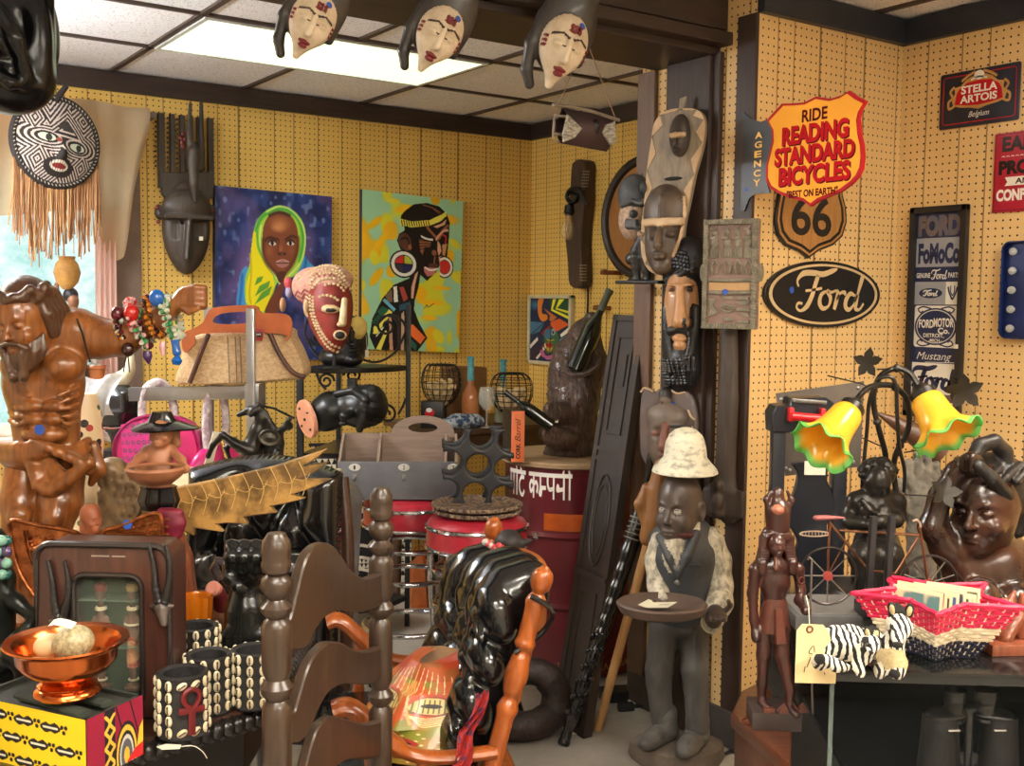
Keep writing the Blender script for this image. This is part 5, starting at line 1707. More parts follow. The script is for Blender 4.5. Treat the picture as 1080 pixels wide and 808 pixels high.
for x in(tx0+.05,tx1-.05):
 for y in(ty0+.05,ty1-.05):
  MB().lathe([(.018,0),(.022,.1),(.028,TZ*.5),(.03,TZ-.12)],14,(x,y,0)).bq('leg',tw,t.o)
TT=t
wire=M('black_wire',(34,31,28),(44,40,36),rough=.5,metal=.3)
cork=M('cork',(244,220,176),(220,188,140),rough=.85,scale=60,bump=.4)
def cage(px,py_bot,py_top,hw,d,lab,seed,big):
 p0=at(px,py_bot,d)
 tt=T('cork_cage',lab,'basket',(p0.x,p0.y,TZ+.001),FACE,'wire cork cages')
 r=hw*tt.k
 zb,zt=tt.q(px,py_bot).z,tt.q(px,py_top).z
 h=zt-zb
 prof=[(.32,0),(.55,.08),(.86,.28),(1.0,.52),(.98,.75),(.86,.92),(.72,1.0)]if not big else[(.45,0),(.7,.10),(.94,.33),(1.0,.55),(.95,.78),(.80,.93),(.6,1.0)]
 mb=MB()
 for i in range(16):
  w=2*PI*i/16
  mb.tube(path([(a*r*math.cos(w),a*r*math.sin(w),zb+b*h)for a,b in prof],None,3),.0022,5)
 for f in np.linspace(0,1,8):
  a=np.interp(f,[b for _,b in prof],[a for a,_ in prof])
  mb.tube([(a*r*math.cos(2*PI*j/28),a*r*math.sin(2*PI*j/28),zb+f*h)for j in range(28)],.0020 if 0<f<1 else .004,5,closed=True)
 mb.bq('wire_cage',wire,tt.o)
 MB().lathe([(r*.34,-.0),(r*.30,zb*.9 if zb>0.01 else .01),(r*.40,zb)],16).bq('stem',wire,tt.o)if zb>.012 else None
 rg=random.Random(seed)
 cx,cy,cz=tt.loc
 for i in range(34):
  f=rg.uniform(.10,.55)
  a=(np.interp(f,[b for _,b in prof],[a for a,_ in prof])*r-.026)
  w,q=rg.uniform(0,2*PI),a*math.sqrt(rg.random())
  o=bpy.data.objects.new('wine_cork',cork_me)
  COL.objects.link(o)
  o.location=tt.loc+VV((q*math.cos(w),q*math.sin(w),zb+f*h+.005))
  o.rotation_euler=(rg.uniform(0,3),rg.uniform(0,3),rg.uniform(0,3))
  o.scale=(1.25,)*3
  tag(o,'wine cork lying among others in %s cork cage'%('the right round wire' if big else 'the left black wire'),'cork','corks in the %s cage'%('right' if big else 'left'))
 return tt
_o=MB().lathe([(0,-.021),(.0095,-.021),(.0105,-.019),(.0105,.019),(.0095,.021),(0,.021)],10).bq('wine_cork',cork)
cork_me=_o.data
bpy.data.objects.remove(_o)
cage(465,428,385,20.5,5.12,'black wire cork cage on a dark stem at the left of table',3,False)
cage(539,434,394,22.5,5.02,'round wire cork cage behind the slanting bottle',5,True)
aq=M('aqua_foil',(98,178,190),(60,136,150),rough=.35,scale=50)
rose=M('rose_wine_glass',(176,112,66),(150,86,48),rough=.08,coat=.5,bump=.25,bscale=200)
clearb=M('pale_wine_glass',(196,200,180),(170,176,150),rough=.08,coat=.5)
for px,top,bot,d,mg,lab in((496,376,440,5.0,rose,'amber wine bottle with aqua foil in front of the brown box'),(530,379,442,5.2,clearb,'pale wine bottle with aqua foil behind the right cork cage')):
 p=at(px,bot,d)
 a=VV((p.x,p.y,TZ+.001))
 tz=at(px,top,d).z
 bottle('wine_bottle',lab,a,(a.x,a.y,tz),.040,mg,aq,None,.34)
p=at(489,430,5.28)
t=T('brown_box','plain brown cardboard box standing behind the amber wine bottle','box',(p.x,p.y,TZ+.001),0)
zt_=at(489,388,5.28).z-TZ
cardb=M('brown_cardboard',(136,98,58),(116,80,46),rough=.75)
mb=MB()
mb.box((0,0,zt_/2),(.19,.12,zt_),bev=.003)
mb.bq('carton',cardb,t.o)
mb=MB()
for s_ in(-1,1):mb.box((s_*.048,0,zt_+.003),(.093,.12,.004),rot_e(y=s_*.05))
mb.bq('flap',cardb,t.o)
p=at(513,452,4.95)
t=T('wine_glass','clear stemmed wine glass beside the amber bottle on the back table','glass',(p.x,p.y,TZ+.001),0)
cg=GLASS('clear_glass',(240,240,232),.02,.22)
MB().lathe([(.030,0),(.030,.003),(.005,.008),(.004,.075),(.018,.085),(.036,.11),(.040,.14),(.032,.185),(.031,.185),(.038,.14),(.034,.112),(.015,.09),(0,.086)],28).bq('bowl',cg,t.o)
p=at(487,448,4.93)
t=T('printed_cloth_bundle','folded blue and white printed cloth lying before the amber bottle','cloth',(p.x,p.y,TZ+.001),0)
S=SD(.02)
S.ell((-.05,0,.025),(.07,.05,.028)).ell((.05,.0,.03),(.07,.05,.03)).ell((0,.01,.035),(.06,.045,.03))
S.mesh('folded_cloth',M('blue_white_print',(168,178,190),(46,66,96),rough=.8,scale=38,lo=.45,hi=.55,bump=.3),t.o,.005,bump=lambda x,y,z:.003*np.sin(70*x+30*y))
p=at(456,450,4.95)
t=T('gift_carton','small black gift box with red print below the left cork cage','box',(p.x,p.y,TZ+.001),FACE)
MB().box((0,0,.06),(.10,.09,.12),bev=.003).bq('carton',bpt,t.o)
MB().prism(oval(-.01,.07,.022,.02,20),-.0466,-.045).bq('printed_emblem',red_en,t.o)
MB().prism(oval(-.012,.082,.014,.010,16),-.0470,-.0455).bq('printed_highlight',white_p,t.o)
p=at(541,482,4.22)
t=T('cork_carton','narrow orange carton lettered CORK standing on the drum rim','box',(p.x,p.y,DH+.001),FACE+.3)
h_=at(541,432,4.22).z-DH
or_p=M('orange_print_card',(226,122,76),(214,104,58),rough=.6)
MB().box((0,0,h_/2),(.052,.12,h_),bev=.002).bq('carton',bpt,t.o)
fp=MB().box((0,-.0605,h_/2),(.052,.002,h_),bev=.0005).bq('printed_front',or_p,t.o)
mb=MB()
letters(mb,'CORK',(0,0,h_*.30,.018),0,bold=.04)
letters(mb,'Barrel',(h_*.34,.0,h_*.80,.022),0,shear=.4)
for v in mb.v:v.x,v.y,v.z=.010-v.z,-.0620,.012+v.x
mb.bq('lettering',bpt,fp)
iron=birn
p=at(318,600,4.62)
t=T('corner_rack','black wrought iron corner rack with half round shelves and scrolls','shelf',(p.x,p.y,0),FACE)
C=lambda px,py,dy=0.:VV(t.q(px,py,dy))
Pf=C(316.5,400)
Pr=C(430.5,400,.26)
Pb=C(357,400,.50)
zs=[C(316,388).z,C(316,478).z,.14]
sq=MB()
for P_,top,r in((Pf,zs[0],.014),(Pr,zs[0]+.27,.011),(Pb,zs[0]+.27,.011)):
 sq=MB().box((P_.x,P_.y,top/2),(r*2,r*2,top),bev=.003).bq('post',iron,t.o)
cen=(Pr+Pb)/2
for zsx in zs:
 pts=[]
 a,b=VV((Pf.x,Pf.y)),VV((Pr.x,Pr.y))
 bk=VV((Pb.x,Pb.y))
 for i in range(17):
  f=i/16
  m=a.lerp(b,f)
  out=(m-bk).normalized()*(.10*math.sin(PI*f))
  pts.append(tuple(m+out))
 pts.append(tuple(bk))
 MB().prism(pts,zsx-.022,zsx,plane='xy',bev=.003).bq('shelf_board',M('black_shelf',(26,24,24),(18,17,17),rough=.3),t.o)
def scroll(c,r,turns,a0,sgn,up,side,mb,rad=.0055):
 pts=[]
 for i in range(int(22*turns)):
  w=a0+sgn*2*PI*i/22
  q=r*(1-i/(22*turns)*.8)
  pts.append(c+side*(q*math.cos(w))+up*(q*math.sin(w)))
 mb.tube(pts,rad,6)
 return pts[0]
U_=VV((0,0,1))
for(px,py,r,a0,sg)in((344,402,9,0,1),(372,396,10,PI,-1),(408,437,12,PI,-1),(408,344,13,0,1),(345,345,10,0,1),(335,357,9,PI,1)):
 c=C(px,py,.30)
 mb=MB()
 scroll(c,r*t.k,1.6,a0,sg,U_,VV((1,0,0)),mb)
 mb.bq('scroll',iron,t.o)
for pts in([(344,411),(338,404),(334,394),(335,390)],[(420,437),(425,428),(428,420)],[(428,350),(416,372),(396,382),(375,374),(362,352),(358,338)],[(350,388),(332,372),(322,350),(330,330),(352,335)],[(396,344),(410,332),(424,338),(430,352)]):
 MB().tube(path([C(a,b,.30)for a,b in pts],None,6),.0055,6).bq('scroll',iron,t.o)
RK=t
p=at(392,560,5.34)
t=T('patterned_cloth','black and cream geometric patterned cloth hanging low behind the corner rack','cloth',(p.x,p.y,0),FACE)
x0,x1=t.q(330,550).x,t.q(432,550).x
z0,z1=t.q(380,640).z,t.q(380,470).z
cv=Cv(1.1,1.6,200,280,(222,212,190))
bk_=(26,24,24)
xx,yy=cv.u,cv.v
tri=((yy*15)%1>np.abs(((xx*15+.5*np.floor(yy*15))%1)-.5)*2).astype(float)
cv.put(tri,bk_)
cv.ell(.55,.95,.42,.40,bk_).ell(.55,.95,.36,.34,(214,204,184)).ell(.62,1.0,.32,.30,bk_)
cv.ell(.50,.70,.17,.14,bk_).ell(.50,.70,.11,.09,(220,210,190)).ell(.50,.71,.07,.045,bk_)
for i in range(7):cv.line([(.36+.05*i,.56),(.38+.04*i,.62)],.018,(220,210,190))
for i in range(4):
 cv.line(sp2([(.1,1.15+.1*i),(.5,1.0+.12*i),(1.0,1.15+.12*i)],8,False),.03,(220,210,190))
tri2=((yy*22)%1>np.abs(((xx*22)%1)-.5)*2)*(yy>1.1)*((yy*4.0)%1>.5)
cv.put(tri2.astype(float),(216,206,186))
cl=cv.sheet('cloth',t.o,lambda u,v:(x0+(x1-x0)*u,.012*math.sin(9*u)+.10*u,z1+(z0-z1)*v),PAINT('printed_cotton',.9))
MB().tube([(x0-.02,0.0,z1),((x0+x1)/2,.05,z1+.003),(x1+.02,.10,z1)],.008,7).bq('hanging_rail',birn,t.o)
p=at(345,387,4.50)
zs0=zs[0]+.002
t=T('beaded_mask','red mask edged with cowries and a zigzag cap on the rack shelf','mask',(p.x,p.y,zs0),FACE)
z=Z(295,270,6.22)
C=lambda x,y,dy=0.:VV(t.q(*z([(x,y)])[0],dy))
kx=t.k/6.22
S=SD(.01)
S.frame(None)
S.ell(C(330,330,.02),(150*kx,.11,250*kx),0).ell(C(350,480,.0),(95*kx,.08,160*kx),0,.03).ell(C(230,200,.06),(150*kx,.10,130*kx),1,.01)
S.ell(C(330,160,.03),(150*kx,.10,105*kx),1,.01)
S.ell(C(335,350,-.09),(60*kx,.02,26*kx),2,.004).ell(C(335,356,-.105),(34*kx,.012,12*kx),3,.003)
S.cap(C(425,290,-.085),C(412,440,-.10),20*kx,26*kx,2,.004).ell(C(395,450,-.10),(20*kx,.02,16*kx),2,.004)
S.ell(C(395,520,-.085),(44*kx,.018,34*kx),2,.004).ell(C(395,520,-.102),(32*kx,.012,22*kx),3,.003)
S.ell(C(185,330,-.02),(30*kx,.03,70*kx),2,.006).ell(C(185,330,-.05),(16*kx,.02,40*kx),4,.004)
body=S.mesh('mask_body',[M('dark_red_mask',(150,48,38),(110,34,30),rough=.5,bump=.2),M('pinkish_cap_cloth',(206,160,140),(184,132,116),rough=.8,scale=60,bump=.4),M('cowrie_cream',(226,204,164),(196,168,120),rough=.35),M('mask_shadow_black',(34,26,24),rough=.8),M('tan_skin_leather',(176,138,100),rough=.7)],t.o,.0035)
from mathutils.bvhtree import BVHTree
def bvh_of(o):
 me=o.data
 return BVHTree.FromPolygons([v.co for v in me.vertices],[tuple(p.vertices)for p in me.polygons])
bv=bvh_of(body)
def onsf(c,lift=.0):
 h=bv.ray_cast(VV((c.x,-1,c.z)),VV((0,1,0)))
 return(h[0]+h[1]*lift,h[1])if h[0]is not None else(None,None)
mb=MB()
zig=MB()
cw=[]
for pts,st in(([(200,200),(240,150),(300,120),(380,120),(440,170),(465,240)],19),([(225,230),(260,180),(320,150),(390,155),(440,210)],19),([(215,240),(215,300),(225,370),(250,450),(290,530),(340,600),(400,630),(430,600)],19),([(240,250),(240,310),(245,370),(268,440),(305,510),(350,570),(400,600)],19),([(180,120),(230,90),(300,65),(380,80),(440,150)],18),([(150,130),(120,150)],18),([(40,290),(90,320),(150,345)],16),([(200,150),(260,105),(330,90),(400,110)],19),([(300,200),(350,185),(400,195),(430,230)],22),([(275,290),(300,260),(360,265),(400,290)],22)):
 P_=path([VV(p)for p in pts],None,12)
 mb=MB()
 acc=0
 for a,b in zip(P_[:-1],P_[1:]):
  acc+=(b-a).length
  if acc>st:
   acc=0
   q,nn=onsf(C(b[0],b[1]),.001)
   if q is not None:mb.ball(q,(.0078,.006,.0062),7)
 if mb.v:mb.bq('cowrie_row',M('cowrie_cream',(226,204,164)),t.o)
for row in range(3):
 pts=[(70+i*26,255+row*28-i*6+(12 if i%2 else-12))for i in range(6)]
 pp=[onsf(C(*p),.002)[0]for p in pts]
 pp=[q for q in pp if q is not None]
 if len(pp)>2:zig.tube(pp,.0035,5)
pts=[(230+i*16,120+(14 if i%2 else-10)-abs(i-6)*-2)for i in range(12)]
pp=[q for q in(onsf(C(*p),.002)[0]for p in pts)if q is not None]
zig.tube(pp,.0035,5)
zig.bq('zigzag_stitching',M('dull_pink_cord',(168,84,84),(150,72,74),rough=.8),t.o)
S=SD(.01)
S.ell(C(55,175,.05),(26*kx,.025,40*kx)).ell(C(60,240,.05),(22*kx,.025,36*kx),1).ell(C(20,320,.05),(20*kx,.025,50*kx),2)
S.mesh('side_tassel',[M('rose_yarn',(196,84,90),rough=.9),M('lavender_yarn',(168,160,190),rough=.9),M('tan_skin_leather',(176,138,100))],t.o,.004)
MB().lathe([(.05,0),(.05,.006),(.008,.012),(.008,.16)],16,(C(350,400).x,.03,0)).bq('stand',iron,t.o)
p=at(372,387,4.74)
t=T('two_tone_mask','black carved head with a yellow upper face on the rack shelf','mask',(p.x,p.y,zs0),FACE)
C=lambda x,y,dy=0.:VV(t.q(*z([(x,y)])[0],dy))
S=SD(.01)
S.ell(C(470,560,.02),(115*kx,.10,180*kx),0).ell(C(390,660,.0),(140*kx,.09,80*kx),0,.02)
S.ell(C(512,470,-.05),(66*kx,.045,76*kx),1,.003)
S.ell(C(510,470,-.105),(34*kx,.014,9*kx),0,.003,'-')
S.cap(C(470,480,-.085),C(468,550,-.11),18*kx,26*kx,0,.008)
S.ell(C(485,600,-.085),(46*kx,.025,13*kx),0,.004).ell(C(485,622,-.082),(40*kx,.025,13*kx),0,.004)
S.ell(C(490,680,-.05),(60*kx,.05,40*kx),0,.02)
S.box((C(470,700).x,0,-.06),(.3,.3,.06),.002,0,.002,'-')
S.mesh('carved_head',[M('satin_black_wood',(36,32,32),(26,23,23),rough=.35,bump=.1),M('straw_yellow_paint',(226,200,112),(206,176,90),rough=.55)],t.o,.004)
q=C(572,640,-.10)
MB().box(q,(.014,.002,.03)).bq('price_tag',paper,t.o)
MB().tube([C(566,520,-.06),C(573,600,-.09),q+VV((0,0,.015))],.001,4).bq('tag_string',paper,t.o)
p=at(360,478,4.52)
zs1=zs[1]
t=T('lying_bust','black carved bust lying sideways on rack, pink copper base disc showing','statue',(p.x,p.y,zs1+.002),FACE)
z=Z(300,330,4.04)
C=lambda x,y,dy=0.:VV(t.q(*z([(x,y)])[0],dy))
kx=t.k/4.04
S=SD(.02)
S.cn([C(170,432),C(200,415),C(250,400)],[74*kx,78*kx,62*kx]).ell(C(330,400),(110*kx,.10,92*kx),0,.02).ell(C(390,395,.01),(48*kx,.08,80*kx),1,.012)
S.ell(C(360,345,-.02),(60*kx,.06,40*kx),1,.01).box(C(290,300,0),(20*kx,.03,22*kx),.006,0,.01)
S.cn([C(220,345,-.05),C(290,330,-.07),C(345,370,-.09),C(335,450,-.085),C(320,500,-.05)],.014,1,.006)
S.cap(C(285,430,-.10),C(255,440,-.12),.016,.022,0,.012).ell(C(250,470,-.09),(20*kx,.02,12*kx),0,.006)
S.box((C(250,500).x,0,-.08),(.4,.3,.08),.002,0,.002,'-')
S.mesh('carved_body',[M('black_stained_wood',(24,25,24),(16,17,16),rough=.35,bump=.1),M('black_braid_wood',(36,35,36))],t.o,.0045,bump=lambda x,y,zz:.0012*np.sin(300*zz+80*x)*(x>C(340,0).x))
cop=M('pink_copper_disc',(226,160,130),(208,138,108),rough=.45,scale=9)
c=C(118,452,-.03)
tilt=rot_e(y=-.22,z=.62)
mb=MB()
mb.lathe([(0,-.010),(80*kx,-.010),(84*kx,-.004),(84*kx,.006),(0,.006)],40)
for v in mb.v:
 w=tilt@VV((v.z,v.y*1.0,v.x))
 v.x,v.y,v.z=c.x-.02+w.x,c.y-.0+w.y,c.z+w.z
mb.bq('base_disc',cop,t.o)
mb=MB()
for a in(.6,2.2,3.9,5.4,0):
 rr_=55*kx if a else 0
 w=tilt@VV((-.012,rr_*math.sin(a),rr_*math.cos(a)))
 mb.ball(c+VV((-.02,0,0))+w,(.006,.006,.006),8)
mb.bq('screws',M('dark_screw',(60,46,40),rough=.4),t.o)
red_v=M('red_vinyl',(190,44,62),(150,28,46),rough=.28,scale=26,bump=.06,coat=.3,lo=.3,hi=.8)
STOOL_H=.712
def stool(loc,lab,rot):
 t=T('bar_stool',lab,'stool',loc,rot,'red chrome bar stools')
 R=.178
 h=STOOL_H
 MB().lathe([(0,h-.010),(R*.5,h-.004),(R*.8,h-.008),(R*.95,h-.022),(R,h-.038),(R,h-.115),(R*.9,h-.12),(0,h-.12)],48).bq('seat',red_v,t.o)
 mb=MB()
 for z_,r in((h-.042,.0075),(h-.115,.0075)):
  mb.tube([((R+.002)*math.cos(2*PI*i/48),(R+.002)*math.sin(2*PI*i/48),z_)for i in range(48)],r,8,closed=True)
 mb.bq('chrome_band',chrome,t.o)
 for i in range(4):
  w=PI/4+i*PI/2
  c,s_=math.cos(w),math.sin(w)
  MB().tube(path([(c*.10,s_*.10,h-.125),(c*.115,s_*.115,h-.20),(c*.125,s_*.125,.30),(c*.15,s_*.15,.12),(c*.19,s_*.19,.012)],None,5),.0135,12).bq('leg',chrome,t.o)
  MB().lathe([(.016,0),(.018,.006),(.014,.016)],14,(c*.191,s_*.191,0)).bq('foot_cap',M('black_rubber',(30,30,30),rough=.7),t.o)
 for z_,r in((h-.20,.150),(h-.32,.152),(.20,.175)):
  MB().tube([(r*math.cos(2*PI*i/48),r*math.sin(2*PI*i/48),z_)for i in range(48)],.0105,10,closed=True).bq('ring',chrome,t.o)
 return t
p2=at_z(503,541,STOOL_H)
st2=stool((p2.x,p2.y,0),'red chrome bar stool carrying the black wine rack',FACE+.3)
p1=at_z(432,521,STOOL_H)
st1=stool((p1.x,p1.y,0),'red chrome bar stool under the wooden tray crate',FACE+.1)
t=T('tray_crate','grey wooden carrying crate with oval numbered plates, on the left bar stool','crate',(p1.x,p1.y,STOOL_H),FACE+.06)
C=lambda px,py,dy=0.:VV(t.q(px,py,dy))
gw=WOOD('driftwood_grey',(150,128,112),(122,102,90),axis=0,rough=.65,bump=.25)
gz=M('zinc_grey_front',(112,112,116),(98,98,104),rough=.55)
yb,yf=.10,-.12
zb=.0
x0,x1=C(357,500,yf).x,C(482,500,yf).x
zf=C(420,487,yf).z
MB().box(((x0+x1)/2,yf,zf/2),(x1-x0,.012,zf),bev=.002).bq('front',gz,t.o)
MB().box(((x0+x1)/2,(yf+yb)/2,.006),(x1-x0,yb-yf,.012)).bq('bottom',gw,t.o)
zt=C(420,457,yb).z
bkz=[(x0,0),(x1,0),(x1,zt)]
hx=C(446,450,yb).x
arch=[(hx+.125*math.cos(w),zt+.070*math.sin(w))for w in np.linspace(0,PI,14)]
o=[(x0,0),(x1,0),(x1,zt)]+arch+[(x0,zt)]
hole=[(hx+.058*math.cos(w),zt+.022+.020*math.sin(w))for w in np.linspace(0,2*PI,17)[:-1]]
bm=bmesh.new()
ov_=[bm.verts.new((a,yb,b))for a,b in o]
hv=[bm.verts.new((a,yb,b))for a,b in hole]
ed=[bm.edges.new((q[i],q[(i+1)%len(q)]))for q in(ov_,hv)for i in range(len(q))]
bmesh.ops.triangle_fill(bm,use_beauty=True,edges=ed)
bmesh.ops.recalc_face_normals(bm,faces=bm.faces)
ext=bmesh.ops.extrude_face_region(bm,geom=bm.faces[:])
bmesh.ops.translate(bm,vec=(0,.012,0),verts=[v for v in ext['geom']if isinstance(v,bmesh.types.BMVert)])
bmesh.ops.recalc_face_normals(bm,faces=bm.faces)
me=bpy.data.meshes.new('back')
bm.to_mesh(me)
bm.free()
link('back',me,t.o,[gw])
for px in(360,400,470,481):
 xx=C(px,490,-.02).x
 prof=[(yf+.006,0),(yf+.006,zf),(yf+.05,zf+.01),(-.02,zf+.04),(yb-.02,zt),(yb,zt),(yb,0)]
 MB().prism(prof,xx-.005,xx+.005,plane='yz').bq('divider',gw,t.o)
for i,(px,n_)in enumerate(((374,'1'),(426,'2'),(478,'3'))):
 c=C(px,493,yf-.008)
 pl=MB().prism(oval(c.x,c.z,.022,.0135,24),yf-.011,yf-.005,bev=.0015).bq('number_plate',M('porcelain_white',(226,224,216),rough=.25),t.o)
 mb=MB()
 letters(mb,n_,(c.x-.0035,c.z-.008,c.x+.0035,c.z+.008),yf-.0115,bold=.04)
 mb.bq('number',bpt,pl)
 mb=MB()
 c2=C(px,505,yf-.008)
 mb.tube(path([c2+VV((0,.004,.010)),c2+VV((0,-.004,.004)),c2+VV((0,-.012,-.006)),c2+VV((0,-.018,.0)),c2+VV((0,-.018,.006))],None,4),.0035,7)
 mb.box((c2.x,yf-.008,c2.z+.006),(.014,.003,.02),bev=.001)
 mb.bq('hook',M('dull_nickel',(150,148,144),rough=.35,metal=.9),t.o)
wk=M('woven_willow',(150,124,100),(70,54,46),rough=.75,scale=70,bump=.5,lo=.42,hi=.6)
for i,(dz,r)in enumerate(((.0,.150),(.022,.156))):
 t=T('woven_tray','round woven tray, %s of the pair under the wine rack'%('lower' if i==0 else 'upper'),'tray',(p2.x,p2.y,STOOL_H-.003+dz),FACE,'woven trays on the front stool')
 mb=MB()
 mb.lathe([(0,.002),(r-.02,.002),(r-.004,.006),(r,.012),(r-.004,.020),(r-.014,.018),(r-.03,.009),(0,.009)],56,ripple=lambda w,f:1+.006*math.sin(56/2*w))
 mb.bq('weave',wk,t.o)
 mb=MB()
 for k in range(44):
  w=2*PI*k/44
  mb.ball((r*math.cos(w),r*math.sin(w),.013),(.008,.008,.007),6)
 mb.bq('braided_rim',wk,t.o)
t=T('wine_rack','matt black wavy wine rack of linked rings on the front stool','rack',(p2.x,p2.y,STOOL_H+.0415),FACE+.10)
C=lambda px,py,dy=0.:VV(t.q(px,py,dy))
rk=M('matt_black_rack',(38,38,42),(30,30,34),rough=.45)
rr_=.0425
zb=.0
def rack_panel(y):
 S=SD(.008)
 cz=.134
 S.box((0,y,cz),(.124,.009,.130),.004)
 for i in(-1,0,1):
  for j in(-1,0,1):
   cc=((i*.100)+.012*j,cz+j*.100-.012*i)
   S.cap((cc[0],y-.05,cc[1]),(cc[0],y+.05,cc[1]),.0415,None,0,.006,'-')
 for sx,sz in((1,1),(1,-1),(-1,1),(-1,-1)):
  S.box((sx*.135,y,cz+sz*.140),(.036,.05,.036),.004,0,.006,'-')
 return S
for y in(-.055,.055):
 rack_panel(y).mesh('ring_panel',rk,t.o,.0032)
for x,zc in((-.044,.09),(.056,.078),(-.056,.19),(.044,.178)):
 MB().tube([(x,-.055,zc),(x,.055,zc)],.006,8).bq('cross_rod',rk,t.o)
t=T('carved_door_leaf','tall narrow dark carved shutter leaning against the alcove corner','panel',at_z(600,757,0),FACE)
BL,TL=at_z(584,759,.002),at(648.5,332,4.06)
TR=at(682,334,3.90)
BR=BL+(TR-TL)
loc=t.loc
LV=[t.R.transposed()@(v-loc)for v in(BL,BR,TR,TL)]
ex,ez=(LV[1]-LV[0]),(LV[3]-LV[0])
nrm=ex.cross(ez).normalized()
if nrm.y>0:nrm=-nrm
P3=lambda u,v,d=0.:LV[0]+ex*u+ez*v+nrm*d
def slab(mb,u0,u1,v0,v1,d0,d1):
 vs=[P3(u,v,d)for d in(d0,d1)for u,v in((u0,v0),(u1,v0),(u1,v1),(u0,v1))]
 mb.add(vs,[(0,3,2,1),(4,5,6,7),(0,1,5,4),(1,2,6,5),(2,3,7,6),(3,0,4,7)])
dwd=WOOD('dark_shutter_wood',(54,43,37),(37,30,26),axis=2,rough=.5,bump=.2)
mb=MB()
slab(mb,0,1,0,1,-.028,0)
mb.bq('leaf_board',dwd,t.o,False)
mb=MB()
for a,b,c_,d_ in((0,.12,0,1),(.88,1,0,1),(0,1,0,.015),(0,1,.985,1),(.1,.9,.345,.36),(.1,.9,.655,.665),(.1,.9,.63,.64)):slab(mb,a,b,c_,d_,0,.007)
slab(mb,0,1,.352,.362,0,.014)
mb.bq('frame_moulding',dwd,t.o,False)
mb=MB()
for a,b,c_,d_ in((.25,.75,.70,.95),(.25,.75,.05,.32)):
 for q in((a,a+.06,c_,d_),(b-.06,b,c_,d_),(a,b,c_,c_+.008),(a,b,d_-.008,d_)):slab(mb,*q,0,.006)
slab(mb,.38,.62,.82,.90,0,.006)
mb.tube([P3(.5+.25*math.cos(2*PI*i/30),.49+.11*math.sin(2*PI*i/30),.003)for i in range(30)],.005,6,closed=True)
mb.tube([P3(.5+.18*math.cos(2*PI*i/30),.49+.085*math.sin(2*PI*i/30),.003)for i in range(30)],.0035,6,closed=True)
mb.bq('raised_carving',dwd,t.o,False)
ebony=M('polished_ebony',(26,25,27),(18,17,19),rough=.25,coat=.3)
def staff(name,lab,cat,pts,r,mat,twist=0,handle=None,pname='shaft'):
 t=T(name,lab,cat,pts[0],0)
 L_=[VV(p)-VV(pts[0])for p in pts]
 S_=path(L_,None,30)
 rs=[]
 for i in range(len(S_)):
  f=i/(len(S_)-1)
  rs.append((r(f)if callable(r)else r))
 MB().tube(S_,rs,12).bq(pname,mat,t.o)
 return t,S_
a,b=at_z(594,786,0.0),at(683,515,3.70)
rcane=lambda f:(.019+.006*f)*(1+(.16*math.sin(60*f)if .05<f<.45 else(.10*math.sin(95*f)if f<.8 else 0)))
t,S_=staff('carved_cane','black carved twisted cane with looped handle leaning right of shutter','cane',[a,a.lerp(b,.33),a.lerp(b,.66),b],rcane,ebony)
e=S_[-1]
tr_=lambda dx,dz,dy=0.:e+t.R@VV((0,0,0))+(Matrix.Rotation(FACE,3,'Z')@VV((dx,dy,dz)))
MB().tube(path([tr_(0,-.02),tr_(.005,.05),tr_(.012,.11),tr_(.035,.135),tr_(.055,.10),tr_(.05,.03),tr_(.035,-.05)],None,5),.015,10).bq('loop_handle',ebony,t.o)
mb=MB()
axis=(b-a).normalized()
for i in range(46):
 f=.10+.34*i/46
 w=i*.8
 c=(b-a)*f
 u1=axis.orthogonal().normalized()
 u2=axis.cross(u1)
 mb.ball(c+(u1*math.cos(w)+u2*math.sin(w))*(.020+.005*f),(.009,.009,.012),6)
mb.bq('twist_carving',ebony,t.o)
mb=MB()
for i in range(5):
 c=(b-a)*(.80+.02*i)
 mb.tube([c+(u1*math.cos(2*PI*k/14)+u2*math.sin(2*PI*k/14))*.0255 for k in range(14)],.003,5,closed=True)
mb.bq('silver_bands',M('pewter',(180,178,172),rough=.35,metal=.8),t.o)
a2,b2=at_z(609,772,0.0)+VV((_f.x,_f.y,0))*.10,at(691,508,3.76)
t,S_=staff('carved_cane','second black cane just behind the looped one, reaching a little higher','cane',[a2,a2.lerp(b2,.5),b2],lambda f:.015+.004*f,ebony)
e=S_[-1]
MB().tube(path([tr_(0,-.02),tr_(.0,.06),tr_(.02,.10),tr_(.045,.075),tr_(.05,.0)],None,5),.013,10).bq('crook_handle',ebony,t.o)
a,b=at_z(630,770,0.0),at(690,548,3.63)
pale=WOOD('pale_staff_wood',(186,142,92),(164,120,74),axis=2,rough=.5)
t,S_=staff('wooden_staff','pale wooden staff with carved tan top leaning behind the waiter','staff',[a,a.lerp(b,.5),b],.016,pale)
e=S_[-1]
S=SD(.01)
S.cn([tr_(-.02,-.06),tr_(.0,.0),tr_(.01,.10),tr_(.02,.18)],[.03,.038,.034,.026]).cn([tr_(-.035,.0),tr_(-.05,.05),tr_(-.03,.11)],[.016,.018,.014]).cn([tr_(.02,-.01),tr_(.05,.03),tr_(.04,.09)],[.016,.018,.014])
S.mesh('carved_top',WOOD('tan_carved_top',(156,106,58),(120,78,42),axis=2,rough=.5,bump=.3),t.o,.005)
t=T('carved_snake','dark scaly carved snake coiled on the floor left of the shutter','statue',at_z(552,772,0),FACE)
sn=M('dark_snake_scales',(62,48,44),(36,28,27),rough=.5,scale=60,bump=.9,bscale=90,bdist=.004)
k=t.k
